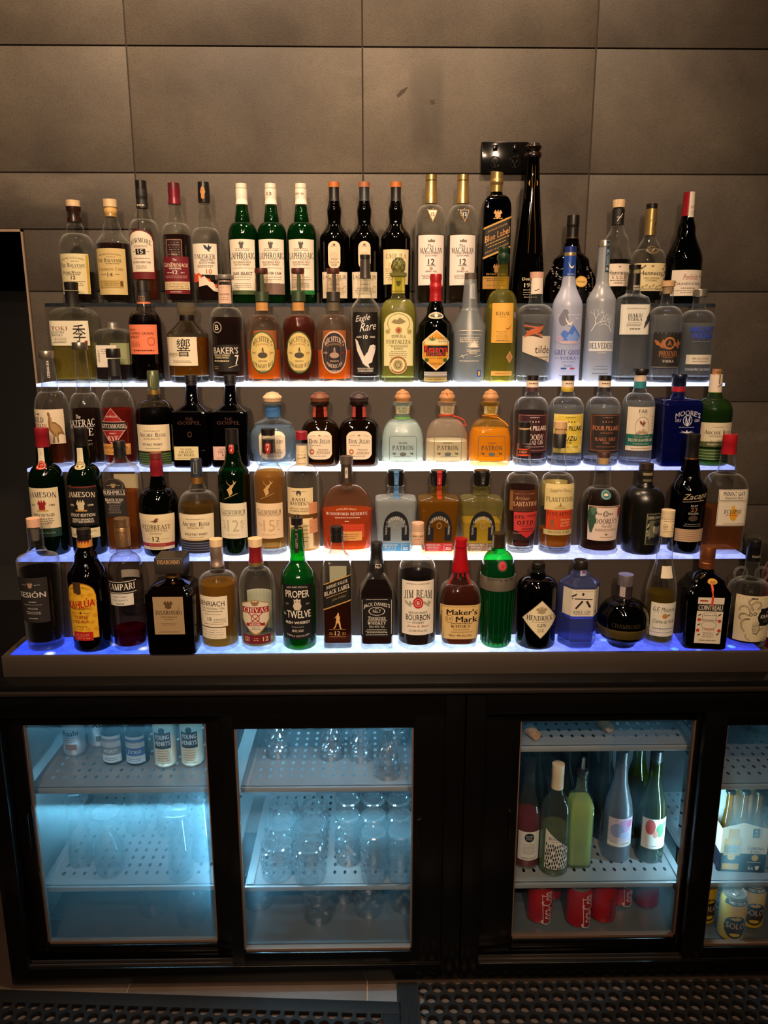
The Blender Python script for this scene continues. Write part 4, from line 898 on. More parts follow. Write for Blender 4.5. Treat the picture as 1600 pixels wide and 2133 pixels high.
B('wine_bottle', 'tall black fortified-wine bottle with red capsule and white paper strip over its cork', 1, 1417, 74,
  [(545, 73), ('S', 480, 36), ('S', 450, 24.5)], dict(tint='#140c0a', edge='#060403', haze=.02, hazecol='#140a08'), None,
  [CAP(plain('#8a1420', .3), (451, 25), (404, 23), (401, 23.5), name='capsule')],
  [L(562, 616, 73, '#e9dccb', [T('Penfolds', 577, 34, 11, '#a8343a', 'i', 4), T('20', 575, 7, 5, 'r', 'b', 28), T('Grandfather', 590, 56, 6, '#4a3a34', 'f'), G(600, 36, 1, 3, 1.4, 'b'), X_(-30, 605, 30, 605, .7, 'b'), G(609, 44, 1, 3, .9)]), (1, L(399, 452, 13, '#ece0d0', [T('20', 431, 8, 6, 'r'), G(410, 6, 3, 4, 2, 's'), G(440, 7, 2, 4, 2, 's')], 3.5, name='seal_strip'))])
# ------------------------------------------------ second step
B('whisky_bottle', 'square-shouldered clear bottle of pale yellow whisky with cream label bearing one large brushed character', 2, 166, 80,
  [(660, 86), ('D', 640, 30), (632, 27)], dict(tint='#f9fbf2', edge='#c8ccb0', haze=.01, rim=.25), (('#d0b84c', '#d0b448', .24), 712),
  [CAP(BKM, (640, 27), (612, 26), (606, 29), name='capsule'), CAP(plain('#1c1614', .3), (604, 27), (588, 28))],
  [L(668, 720, 80, '#efe6ca', [T('TOKI', 684, 34, 8, '#8a4028', 'f', -18), T('SUNTORY', 692, 28, 5, 'k', 'f', -21), T('WHISKY', 698, 24, 5, 'k', 'f', -23), T('季', 694, 25, 36, 'k', 'j', 22), G(704, 32, 4, 3.2, .9, 'd', -18), R_(712, 5, 5, 'r', 34)])], sec=SQR)
B('whisky_bottle', 'small squat square clear bottle with silver screw cap and white label on second step', 2, 244, 66,
  [(700, 68), ('D', 684, 28), (682, 22)], dict(tint='#f6faee', edge='#b8c0a4', haze=.01, rim=.25), (WHD, 762),
  [CAP(SILV, (686, 23), (683, 24), (681, 23), (678, 24), (676, 23), (671, 23.5))],
  [L(719, 765, 42, '#e6dccb', [T('WHISKY', 742, 26, 4, 'd', 'b', -16, 0, 1), G(728, 24, 3, 4)], -6)], sec=SQ, back=(715, 770, 40, '#d8d0c0'))
B('whisky_bottle', 'dark whisky bottle with coral orange label and black capsule ringed orange', 2, 311, 64,
  [(675, 67), ('D', 648, 32), (632, 27)], dict(tint='#e8e0d8', edge='#a8a098'), (('#1c0a06', '#2a0e06', .12), 655),
  [CAP(plain('#d87a50', .4), (633, 27.5), (629, 27.5), name='neck_ring'), CAP(BKM, (629, 27), (606, 26), name='capsule'), CAP(plain('#1c1614', .4), (606, 28), (585, 27))],
  [L(676, 738, 67, '#f0825c', [T('NIKKA', 687, 18, 5, '#3a1610', 'b', -21), T('COFFEY GRAIN', 694.5, 54, 5.5, '#3a1610', 'b', -3), T('WHISKY', 702, 26, 5.5, '#3a1610', 'b', -17), G(712, 26, 4, 3, .8, '#6a2a18', -16), O_(711, 16, 18, '#c05a3a', 19, .2), G(730, 50, 1, 3, 2, '#5a1c10')]), (2, L(610, 628, 20, None, [G(617, 16, 3, 4, 1.4, '#c08a60')]))])
B('whisky_bottle', 'faceted decanter of golden whisky with heavy glass stopper and cream label with large brushed character', 2, 397, 80,
  [(695, 85), (683, 60), (668, 32), (656, 29)], dict(tint='#f0f0e6', edge='#b8b4a0', bump=.15, bscale=20), (('#b87820', '#c88424', .36), 703),
  [CAP(plain('#1a1210', .4), (668, 30), (656, 30), name='collar'), CAP(glass('#e8e4d4', '#a8a490', .12, '#d8ccb0'), (656, 30), (651, 38), (647, 38), (645, 34), (641, 42), (631, 41), name='stopper')],
  [L(702, 762, 64, '#eddfc0', [T('響', 724, 28, 38, 'k', 'j', 5), T('HIBIKI', 738, 23, 5.5, '#5a4a34', 'f', -17), G(743, 18, 1, 3, 1, 'd', -18), G(752, 40, 2, 3, .9)], -9)], sec=OCT, base=.018, rot=4)
B('bourbon_bottle', 'bourbon bottle with broad black label, silver disc stopper and pale paper neck label', 2, 478, 67,
  [(668, 67), ('D', 640, 33), (632, 30), (590, 29), (584, 27)], CLG, (('#3a1008', '#4a160a', .16), 660),
  [CAP(plain('#c8a898', .4), (588, 27), (582, 28), name='stopper_shank'), CAP(SILV, (582, 38), (580, 39), (574, 39), (573, 36))],
  [L(593, 632, 30, '#d8b49c', [G(599, 20, 1, 3, 2, 'b'), T('SINGLE BARREL', 613, 22, 4, '#5a2a20'), G(620, 20, 2, 4, 1, 'b')], name='neck_label'), L(718, 774, 66, '#1b1714', [T("BAKER'S", 730, 56, 14, '#dccfc0', 'b'), T('KENTUCKY STRAIGHT', 740, 36, 4, 'c', 'b', -8), T('BOURBON WHISKEY', 745, 32, 4, 'c', 'b', -8), G(752, 40, 1, 3, 2.4, 'c', -8), T('7', 750, 9, 20, 'w', 'b', 24), G(764, 14, 2, 4, 1, 'g', -22), X_(6, 766, 26, 760, 1, 'c')]), L(670, 694, 24, None, [O_(682, 22, 24, '#a8988c', 0, .18), T('B', 682, 9, 11, '#d8ccc0', 'b')], -16, name='emblem')], base=.016)
for i, (u, gl) in enumerate(((552, AMB), (626, ('#6a1c08', '#7a240a', .35)), (697, AMB))):
    gr = i < 2; a, bcol, tx = ('#d8c078', '#3e5a30', '#2a2418') if gr else ('#241c22', '#d8b8a0', '#d8b8a0')
    lab = ['bourbon bottle with yellow oval label rimmed green, brown cap and orange spirit half filling it', 'bourbon bottle with yellow oval label rimmed green, filled high with deep red spirit', 'bourbon bottle with dark purple oval label rimmed cream and brown cap'][i]
    B('whiskey_bottle', lab, 2, u, 70, [(688, 71), ('D', 655, 31), ('S', 645, 28), (570, 26)], dict(tint='#fbf6f0', edge='#c8b098', haze=.01, hazecol='#f0d8c0', rim=.25), (gl, 730 if i != 1 else 657),
      [CAP(plain('#2c3a22', .4) if gr else plain('#2a2420', .4), (628, 29), (608, 28.5), name='neck_band'), CAP(plain('#4a1e14', .4), (570, 26), (566, 27.5), (559, 27))],
      [L(630, 647, 29, '#c08a4c' if gr else '#5a5040', [G(636, 20, 2, 5, 1, 'b')], name='neck_label'), L(571, 607, 8, '#3a4426' if gr else '#3a302a', [], 3, name='seal_strip'), L(690, 778, 59, bcol, [E_(734, 54, 82, a), T("MICHTER'S", 706, 42, 11, tx, 'f', 0, 11), T('SINGLE BARREL', 716, 30, 4, '#a87848', 'b', 0, 5), E_(740, 20, 12, '#4a4030' if gr else '#a88a78'), P_('man', 730, 10, 14, '#4a4030' if gr else '#a88a78'), T('1753', 735, 9, 4, 'b' if gr else tx, 'b', -19), T('US*1', 735, 9, 4, 'r', 'b', 19), T('KENTUCKY' if gr else 'SMALL BATCH', 752, 18, 3.4, 'b' if gr else tx), T('STRAIGHT RYE' if gr else 'AMERICAN', 763, 44 if gr else 34, 7.5, tx, 'f', 0, -8), T('WHISKEY', 773, 20, 4, tx, 'b')], 2, 'e'),
       L(608, 628, 22, None, [E_(618, 2.5, 3, 'c', -6), E_(618, 2.5, 3, 'c', 6)], name='neck_print') if 0 else L(700, 701, 1, None, [], 0)], back=(688, 776, 52, '#d89060' if i != 1 else '#8a3a1c'))
B('bourbon_bottle', 'slim bourbon bottle with black label, white script and a white diving eagle', 2, 762, 60,
  [(645, 60), ('S', 612, 26), (600, 22), (580, 21)], CLG, (WHD, 658),
  [CAP(plain('#3a3430', .35, .4), (580, 23), (574, 22), (541, 20.5), name='capsule'), CAP(BK, (540, 21.5), (531, 22))],
  [L(650, 780, 59, '#120c0b', [T('Eagle', 664, 32, 16, '#e4dcd4', 'i', -6, 0, 0, .15), T('Rare', 680, 36, 17, '#e4dcd4', 'i', 6, 0, 0, .15), T('10', 702, 9, 8, 'w'), T('AGED', 702, 12, 3.6, 'w', 'b', -14), T('YEARS', 702, 13, 3.6, 'w', 'b', 15), P_('eagle', 736, 46, 62, '#ded4cc', 0), T('KENTUCKY STRAIGHT', 768, 34, 3.6, 'w'), T('BOURBON WHISKEY', 773, 32, 3.6, 'w')])], base=.016)
B('tequila_bottle', 'yellow-lit clear tequila bottle with crosshatched agave-shaped stopper and tall arched cream label', 2, 829, 70,
  [(655, 75), ('D', 622, 32), ('S', 612, 27), (576, 26)], dict(tint='#e8ecc0', edge='#b4b878', haze=.06, hazecol='#d8d480', bump=.3, bscale=90), (('#eef0c0', '#e8e08c', .26), 625),  # yellow glow put into the glass and liquid colours
  [CAP(glass('#c8cc9c', '#6a7050', .25, '#b0b070'), (577, 28), (575, 36), (569, 36), (567, 24), ('S', 556, 29), ('S', 546, 26), ('S', 537, 8), name='agave_stopper')],
  [L(577, 611, 27, '#c8b84c', [P_('shield', 591, 9, 12, '#5a4a20'), R_(607, 26, 3, '#a08a30')], name='neck_label'), L(650, 762, 60, '#dcd49c', [O_(674, 46, 42, '#6a5c38', 0, -.05), P_('mount', 668, 30, 14, '#8a7c50'), E_(688, 14, 14, '#b08050'), E_(688, 6, 8, '#a03a28'), T('TEQUILA', 700, 30, 6, '#3a3018', 'f', 0, 2), T('FORTALEZA', 712, 50, 8, '#4a3a20', 'f'), G(719, 44, 2, 3), T('BLANCO', 726, 18, 4, 'b'), G(732, 40, 4, 4, .9), E_(690, 9, 8, '#a89850', -22), E_(690, 9, 8, '#a89850', 22)], 0, 'arch'), L(741, 779, 38, '#dcd49c', [O_(760, 36, 36, '#9a5a38', 0, .22), E_(760, 20, 22, '#a89a68'), O_(760, 12, 14, '#5a4a30', 0, .2)], -1, 'e', name='seal')], sec=('sq', 3.5, .8), base=.014)
def crosshatch(root):
    st = [c for c in root.children if c.name.startswith('agave_stopper')][0]; me = st.data
    zs = [q.co.z for q in me.vertices]; top, bot = max(zs), max(zs)-.034; mb = MB()
    for d in (1, -1):
        for k in range(7):
            pts = []
            for j in range(9):
                t = j/8; z = bot + (top-bot)*t; r = .0172*math.sqrt(max(.02, 1-((t-.42)/.6)**2)) + .0006; a = 2*math.pi*k/7 + d*1.5*t
                pts.append((r*math.cos(a), r*math.sin(a), z))
            mb.tube(pts, .0007, plain('#2a2c18', .4), 5)
    mb.build('hatching', st)
crosshatch([o for o in bpy.data.objects if o.get('label', '').startswith('yellow-lit clear')][0])
B('tequila_bottle', 'dark green tequila bottle with red wax top and six-sided colourful painted label', 2, 905, 68,
  [(682, 70), ('S', 648, 34), ('S', 626, 24)], dict(tint='#1c2410', edge='#080a04', haze=.04, hazecol='#20280e'), (DRK, 660),
  [CAP(plain('#9a141c', .3, 0, .5, .4, 120), (628, 26.5), (610, 25), ('S', 598, 27), ('S', 588, 23), (578, 26), (571, 24), name='wax_seal')],
  [L(650, 664, 34, '#b0a890', [E_(657, 26, 8, '#3a3020'), E_(657, 7, 6, '#d8d0b8')], 0, 'e', name='medallion'), L(687, 772, 64, '#e0c898', [P_('crest', 703, 1, 1, 'k')] if 0 else [], 0, 'hex'), L(691, 768, 58, '#d8982c', [R_(712, 50, 12, '#e8d8a0'), P_('agave', 706, 22, 14, '#5a7030', -8), G(704, 26, 3, 4, 1.4, '#6a4a20', 14), R_(727, 54, 14, '#1a1410'), T('Reserva', 727, 50, 14, '#d8322c', 'b'), R_(738, 42, 7, '#1a1410'), T('DE LA FAMILIA', 738, 38, 5, '#e84a3a'), T('EXTRA AÑEJO', 746, 28, 3.6, '#7a3a10'), E_(750, 10, 8, '#3a5a20', -20), E_(750, 10, 8, '#3a5a20', 20), T('TEQUILA', 758, 26, 5, '#3a2410', 'i')], 0, 'hex', name='label'), L(774, 785, 52, '#7a7670', [R_(777, 52, 1.2, 'w'), R_(781, 52, 1.2, 'w')], name='foot_band'), L(786, 795, 52, '#a8904c', [G(790, 44, 1, 3, 2, 'd')], name='foot_band')])
B('mezcal_bottle', 'frosted grey glass mezcal bottle with brown cork top and white printed lettering', 2, 975, 64,
  [(678, 67), (650, 40), ('S', 640, 33), (582, 25)], dict(tint='#c0c6c8', edge='#8a9296', haze=.36, hazecol='#b4bcc0', rough=.35), None,
  [CAP(wood('#4a3a2c', 60), (583, 24.5), (569, 25))],
  [L(590, 623, 12, '#9aa0a4', [X_(-3, 594, -3, 620, 2, '#d8dcde'), X_(3, 598, 3, 618, 1, '#5a6064')], 3, name='seal_strip'), L(685, 785, 60, None, [X_(-26, 689, 26, 689, .8, 'w'), G(688, 44, 1, 3, 1.6, 'w'), X_(-24, 697, 24, 697, .6, 'w'), G(704, 46, 3, 4, 1.8, 'w', -4), P_('sunray', 715, 28, 18, 'w', 6), T('CASAMIGOS', 730.5, 28, 5, 'w', 'b', 6), T('MEZCAL', 735.5, 18, 4, 'w', 'b', 6), X_(-24, 744, -6, 738, .9, 'w'), X_(-20, 739, -14, 746, .9, 'w'), X_(8, 743, 26, 739, .9, 'w'), G(752, 48, 1, 3, 1.4, 'w')], name='printed_lettering'), L(771, 785, 11, '#3a5a9a', [T('1', 778, 5, 9, '#e0a848')], 20, name='tax_stamp')])
B('mezcal_bottle', 'slender yellow-tinted mezcal bottle with dark green wax cap and orange label', 2, 1040, 62,
  [(640, 63), ('D', 605, 27), (598, 24), (548, 21)], dict(tint='#f6f2b4', edge='#c8c060', haze=.08, hazecol='#e0d860', rim=.2), (('#c8c8a0', '#b8b468', .16), 640),  # pale yellow glass, tinted further to stand for a yellow reflection
  [CAP(plain('#16301c', .35, 0, .5, .3, 150), (550, 23), (543, 25), (540, 28), (532, 27), (530, 22), (524, 21), (522, 23), (515, 22), name='wax_cap')],
  [L(631, 714, 48, '#e8b04c', [T('ILEGAL', 653, 30, 7, 'k', 'f'), G(660, 14, 1), X_(8, 688, 20, 678, 1, 'r'), G(684, 10, 1, 3, 2, '#c05a28', 12), G(691, 26, 5, 4.4, .9, 'b'), G(710, 36, 1)], -2), L(731, 757, 17, None, [D_(744, 17, 27, '#c89a60'), D_(744, 11, 18, '#b07a48')], 16, name='tax_stamp'), L(773, 783, 47, '#d8a850', [G(778, 40, 1, 3, 2, 'b')], name='foot_band'), L(650, 662, 6, '#8a98a8', [], 28, name='tax_stamp')], back=(632, 712, 48, '#d8c838'))
B('vodka_bottle', 'clear stout vodka bottle with pink wood stopper and cream label with orange brush streaks', 2, 1109, 68,
  [(652, 71), ('D', 634, 30), (620, 28), (580, 27)], CLB, (CLR, 655),
  [CAP(wood('#c89474', 40), (580, 28), (567, 29.5))],
  [L(579, 612, 29, '#e8dccb', [X_(-3, 605, 3, 602, 1.6, 'k'), X_(-6, 604, -3, 606, 1.6, 'k')], name='neck_label'), L(668, 756, 66, '#dccdb8', [T('tilde', 728, 34, 16, '#1c1818', 's', 12), T('.', 733, 2, 3, 'k', 'b', 31), T('AUSTRALIAN BOTANICAL', 744, 40, 3.6, 'd', 'b', 10), G(750, 34, 1, 3, 1, 'd', 10)], 0, 'diagcut') if 0 else L(700, 756, 66, '#dccdb8', [], 0, 'diagcut'), L(669, 756, 66, None, [P_('leaf', 690, 44, 26, '#c0623a', -9), X_(-30, 672, 10, 676, 2.2, '#4a2a1c'), X_(-30, 678, 10, 684, 3, '#c8643c'), X_(-28, 684, 10, 692, 3, '#3a2218'), X_(-24, 690, 10, 699, 3, '#c87048'), X_(-18, 697, 10, 703, 2.4, '#4a2a1c'), T('tilde', 728, 34, 16, '#1c1818', 's', 12), T('AUSTRALIAN BOTANICAL', 744, 40, 3.6, 'd', 'b', 10), G(750, 34, 1, 3, 1, 'd', 10)], name='printed_lettering')], base=.016)
B('vodka_bottle', 'tall frosted white vodka bottle with blue foil neck and painted blue mountains', 2, 1174, 61,
  [(640, 62), ('S', 588, 29), (574, 25), (516, 24)], dict(tint='#dfe4f2', edge='#aab0cc', haze=.6, hazecol='#dce2f6', rough=.35), None,
  [CAP(plain('#1c3c86', .3, .2), (575, 27), (534, 25.5), name='foil_capsule'), CAP(foil('#c8b080'), (533, 25.5), (527, 25.5), name='foil_ring'), CAP(plain('#1a2a6a', .3, .2), (526, 25), (514, 25))],
  [(1, L(538, 572, 22, None, [P_('goose', 552, 14, 14, '#f0e8e0', 1), G(571, 20, 1, 3, 1.6, '#b8c4e0')])), L(635, 792, 60, None, [E_(664, 20, 28, '#7a7c90', -14), E_(651, 13, 14, '#7a7c90', -11), X_(-28, 656, 28, 656, 1, '#f4f4ff'), P_('goose', 668, 18, 20, '#f2e6e4', -2), P_('goose', 662, 8, 6, '#f2f0f4', 14), P_('mount', 696, 50, 40, '#4f7ad8', 2), P_('mount', 700, 30, 24, '#7ea2ee', 8), P_('mount', 704, 22, 18, '#b0a6c6', -22), E_(713, 46, 7, '#c8b4c4'), T('GREY GOOSE', 734, 60, 10.5, '#4a4e9c', 'f'), T('VODKA', 746, 34, 6.5, '#4a4e9c', 'f'), X_(-28, 746, -19, 746, .8, '#4a4e9c'), X_(19, 746, 28, 746, .8, '#4a4e9c'), G(754, 34, 1, 3, 1, '#4a4e7c'), T('FRANCE', 762, 18, 4.5, '#4a4e7c', 'f'), R_(767.5, 11, 3.4, '#2a4ca0', -9), R_(767.5, 10, 3.4, '#c83a4c', 9), G(782, 46, 1, 3, 1, '#5a5e8c')], name='printed_lettering')])
branches = []
def limb(s, v, a, l, t, n):
    s1, v1 = s+l*math.sin(a), v-l*math.cos(a); branches.append(X_(s, v, s1, v1, t, '#eef0f2'))
    if n:
        limb(s1, v1, a-.5+random.uniform(-.1, .1), l*.76, t*.75, n-1); limb(s1, v1, a+.42+random.uniform(-.1, .1), l*.78, t*.75, n-1)
limb(-26, 690, .55, 16, 1.6, 4); limb(18, 692, -.5, 12, 1.4, 4)
B('vodka_bottle', 'tallest frosted vodka bottle on second step with white tree branches and blue neck strip', 2, 1242, 59,
  [(630, 60), ('S', 586, 26), (513, 24)], dict(tint='#d4d8dc', edge='#9aa0a8', haze=.46, hazecol='#d8dee8', rough=.3), None,
  [CAP(foil('#c0b4a4', .25), (514, 25.5), (511, 25.5), (503, 24), (501, 23), name='cap')],
  [L(502, 567, 9, '#1c4660', [T('BELVEDERE', 536, 34, 5.5, '#c8dce4', 'b', 0, 0, -1), T('B', 560, 5, 6, 'w')], 5, name='neck_strip'), L(620, 790, 60, None, branches + [R_(721, 58, 21, '#dfe3e8'), T('BELVEDERE', 720, 56, 12, '#1c1c20', 'f'), X_(-28, 731, 28, 731, 1, 'w'), T('VODKA', 735, 18, 3, 'w'), G(763, 34, 2, 6, 1.2, '#5a6068'), G(778, 36, 1, 3, 1.8, '#5a6068')], name='printed_lettering')])
B('vodka_bottle', 'angular clear vodka bottle with black neck sleeve and translucent white label with dark leaf', 2, 1306, 62,
  [(632, 63), (622, 57), ('S', 610, 30), (604, 27)], CLB, (CLR, 640),
  [CAP(BK, (610, 27), (570, 24.5), name='neck_sleeve'), CAP(glass('#d8dcd8', '#8a9090'), (570, 24), (562, 24), name='clear_ring'), CAP(BK, (561, 24.5), (552, 25))],
  [(1, L(590, 606, 20, None, [T('HAKU', 596, 16, 5, 'w'), T('VODKA', 602, 17, 5, 'w')], 4)), L(634, 697, 61, '#e9e6da', [T('THE JAPANESE VODKA', 643, 42, 3.2, 'd'), T('HAKU', 657, 30, 7.5, 'k', 'f', -2), T('VODKA', 665, 30, 7, 'k', 'f', -2), G(672, 32, 3, 3.2, .9, 'd', -3), G(685, 28, 1, 3, 2, 'd'), P_('leaf', 664, 14, 40, '#22262a', 25), P_('leaf', 672, 9, 26, '#3a4046', 21)])], sec=('sq', 5, .95), base=.014, dy=.012)
B('vodka_bottle', 'round-shouldered clear vodka bottle with dark label, copper winged crest and cork stopper', 2, 1376, 66,
  [(662, 67), ('D', 638, 27), ('S', 624, 24), (600, 24)], CLB, (CLR, 655),
  [CAP(CORK, (612, 18), (598, 22), (597, 27), (585, 28), name='cork_stopper')],
  [L(692, 767, 69, '#2b2724', [X_(-34, 694, 34, 694, 1, 's'), P_('wings', 716, 30, 20, '#a8683c', -17), P_('wings', 716, 30, 20, '#a8683c', 17), E_(715, 25, 26, '#b8743f'), E_(715, 18, 18, '#2b2724'), T('A', 715, 9, 11, '#b8743f'), T('PHOENIX', 737, 40, 11, '#b8743f', 'f'), G(745, 26, 1, 3, 1, '#b8743f'), T('VODKA', 752.5, 24, 5.5, '#e4ddd4', 'f'), X_(-34, 765, 34, 765, .8, 's')])], base=.016, dy=-.012)
B('vodka_bottle', 'rounded clear vodka bottle with silver cap and bold blue printed letters, last on second step', 2, 1442, 66,
  [(668, 68), ('D', 646, 30), ('S', 636, 26), (618, 25)], CLB, (CLR, 673),
  [CAP(foil('#b0a898', .25), (619, 27), (617, 30), (604, 29.5), (603, 28))],
  [L(680, 762, 64, None, [T('ABSOLUT', 686, 56, 11, '#2a4ad8', 'B'), T('VODKA', 699.5, 46, 13, '#2a4ad8', 'B'), G(712, 44, 1, 3, 1, '#8a98c8')], name='printed_lettering'), L(739, 759, 60, '#e4dccb', [T('40% ALCOHOL', 747, 36, 4.5, 'b'), G(753, 44, 1)], 0, name='label'), L(766, 776, 60, None, [T('COUNTRY OF SWEDEN', 770, 60, 5, '#c8d0d8')], name='embossing')], base=.016)
# ------------------------------------------------ third step
B('whiskey_bottle', 'clear rye bottle with silver cap and cream label showing a walking bird', 3, 120, 66,
  [(858, 69), ('D', 815, 36), ('S', 800, 32), (746, 24)], CLG, (WHI, 922),
  [CAP(foil('#a89a88', .3), (746, 29), (743, 31), (733, 30.5), (731, 29))],
  [L(752, 790, 9, None, [T('RYE WHISKEY', 770, 36, 5, 'w', 'b', 0, 0, -1)], 5, name='neck_print'), L(853, 925, 72, '#ecd9bc', [P_('turkey', 890, 38, 66, '#8a6438', 16), P_('turkey', 890, 26, 44, '#b08a58', 16), T('WILD', 875, 28, 11, 'k', 'f', -20), T('TURKEY', 889, 36, 11, '#8a241c', 'f', -17), P_('wings', 863, 8, 5, 'k', -18), X_(-30, 863, -24, 863, .6, 'k')])])
B('whiskey_bottle', 'clear rye bottle with grey cap, dark spirit and white lettering printed on the glass', 3, 188, 63,
  [(866, 66), ('D', 818, 32), ('S', 800, 27), (728, 24)], CLG, (WHD, 855),
  [CAP(foil('#7a726a', .3), (728, 31), (726, 32), (714, 31), (713, 30))],
  [L(870, 960, 66, None, [T('The', 868, 10, 8, 'w', 'i', -4), T('SAZERAC', 882, 56, 15, '#e4dcd4', 'f', 0, 0, 0, .08), T('RYE', 900, 34, 15, '#e4dcd4', 'f', 6), X_(-28, 893, 26, 889, .8, 'w'), G(918, 40, 1, 3, 2, 's'), T('BARRET', 926, 30, 4, 's', 'b', 6)], name='printed_lettering')])
B('whiskey_bottle', 'clear rye bottle with red diamond label crossed by a black band and black capsule', 3, 254, 66,
  [(858, 69), ('D', 812, 32), ('S', 795, 26), (782, 25)], CLG, (RED, 854),
  [CAP(BKM, (783, 26), (748, 24.5), name='capsule'), CAP(BK, (745, 28), (743, 29), (728, 29), (726, 28))],
  [L(850, 931, 62, '#d8b0a0', [D_(890, 59, 77, '#9a1c20'), R_(888, 54, 19, '#d8b0a0'), R_(888, 54, 17, '#16100e'), T('RITTENHOUSE', 888, 54, 9, '#efe0d0', 'f'), T('100 PROOF', 868, 24, 4, '#efd8c8', 'b'), T('STRAIGHT', 903, 14, 3, 'w'), T('RYE', 913, 22, 9, '#efe0d0', 'f'), G(922, 10, 1, 3, 1, 'w')], -3, 'd'), L(925, 948, 64, '#d89a50', [T('BOTTLED IN BOND', 933, 50, 5, 'k', 'b'), G(942, 50, 1)], 0, name='foot_label')], back=(855, 948, 58, '#8a1c18'))
B('whiskey_bottle', 'wide dark rye bottle with cream label over ribbed green glass foot and gold-green capsule', 3, 331, 78,
  [(868, 80), ('D', 832, 30), ('S', 820, 26)], dict(tint='#e8e4d0', edge='#a8a488'), (('#180a04', '#200e04', .1), 855),
  [CAP(foil('#a88848', .35), (822, 26), (811, 25.5), name='capsule_band'), CAP(plain('#4a5238', .35, .4), (810, 25), (774, 24), (772, 22))],
  [(1, L(811, 813, 1, None, [])), (2, L(778, 808, 14, None, [X_(-2, 780, -2, 806, 1.4, '#b8a868'), X_(3, 782, 3, 804, 1.4, '#202a18')])), L(885, 941, 78, '#e8d9b6', [T('Archie Rose', 906, 60, 8.5, '#2a2a34', 'f'), G(898, 40, 1, 3, 1, 'b'), T('DISTILLING CO.', 914.5, 36, 3.8, 'b'), T('RYE MALT WHISKY', 926, 42, 5, 'k'), X_(-38, 940, 38, 940, 1.4, 'g'), G(934, 34, 1)]), L(943, 968, 79, '#2c4426', [R_(946 + 5*k, 78, 1.6, '#60783c') for k in range(5)], name='foot_band')])
for i, u in enumerate((408, 487)):
    B('whiskey_bottle', ['square black-brown embossed whiskey bottle with small cream label near its foot', 'square black-brown embossed whiskey bottle with small pink label near its foot'][i], 3, u, 77,
      [(862, 77), (855, 73), (842, 36), (838, 31), (802, 22)], dict(tint='#2c100a', edge='#100604', haze=.03, hazecol='#20080a'), None,
      [CAP(plain('#100e0d', .45), (801, 24), (794, 24), (793, 26), (781, 25.5))],
      [L(860, 925, 60, None, [T('THE', 873, 16, 6, '#4a2a20', 'b'), T('GOSPEL', 881, 48, 7, '#4a2a20', 'b'), O_(905, 9, 12, '#4a2a20', 0, .3)], name='embossing'), L(930, 958, 50, '#e4d6a4' if i == 0 else '#e0b8ac', [T('THE GOSPEL' if i == 0 else 'SOLERA', 936, 24, 3.6, 'b'), T('STRAIGHT', 942, 30, 5, 'k', 'f'), T('RYE WHISKEY' if i == 0 else 'RYE', 948, 34 if i == 0 else 14, 4.6, 'k', 'f'), G(954, 40, 1)], -9)], sec=SQ)
def djulio(kind, label, u, w0, prof, g, liq, capm, lip, bandc, word, sec, wl, dsb=0):
    B(kind, label, 3, u, w0, prof, g, liq, [CAP(lip, (845, 33), ('S', 841, 40), (837, 39), name='lip'), CAP(capm, (838, 26), ('C', 834, 38), ('S', 828, 40.5), ('S', 819, 26), (816, 8), name='ball_stopper')],
      [L(847, 869, 30, bandc, [G(853, 24, 2, 5, .9, 'k'), X_(-12, 858, 12, 855, .7, 'k')], name='neck_label'),
       L(898, 957, wl, '#eadac0', [P_('agave', 907, 8, 6, 'b'), X_(-20, 909, -9, 907, .6, 'b'), X_(9, 907, 20, 909, .6, 'b'), T('Don Julio', 919, 43, 10, '#1e1820', 'f'), G(928, 22, 1, 3, 1, 'b', -8), E_(941, 10, 11, '#b8643c', -16), E_(941, 5, 5, '#eadac0', -16), T('TEQUILA', 937, 22, 3, 'b', 'b', 7), T(word, 943, 27, 5.6, '#8a5a34', 'f', 7), G(950, 34, 1)], 0, 'round')], sec=sec)
djulio('tequila_bottle', 'round flask-shaped clear blue-tinted tequila bottle with pale wooden ball stopper and blue neck label', 572, 74, [(955, 86), ('S', 930, 97), (908, 98), ('S', 884, 78), ('S', 868, 31), (845, 29)], dict(tint='#eef8fc', edge='#a0c4d8', haze=.03, hazecol='#e0f0fa', rim=.5, bump=.3, bscale=90), (('#f4fafd', '#e4f2fa', .16, .6, 1.3), 890), wood('#d0a070', 30), glass('#d8eef0', '#90b8b8', .1), '#3c7cc0', 'BLANCO', ('sq', 2.3, .62), 54)
djulio('tequila_bottle', 'amber-brown tequila bottle with mid-brown ball stopper and coral neck label', 669, 76, [(905, 80), ('D', 872, 32), (845, 28)], dict(tint='#8a5814', edge='#301804', haze=.05, hazecol='#7a4a10'), (DRK, 895), wood('#6a3418', 30), plain('#20140c', .2), '#b8503c', 'REPOSADO', ('sq', 3, .85), 50)
djulio('tequila_bottle', 'dark brown tequila bottle with darkest ball stopper and coral neck label', 749, 80, [(895, 83), ('D', 870, 30), (845, 28)], dict(tint='#6a3c10', edge='#241004', haze=.05, hazecol='#5a3410'), (DRK, 885), wood('#2c1410', 30), plain('#180e0a', .2), '#b0443c', 'AÑEJO', ('sq', 4, .85), 52)
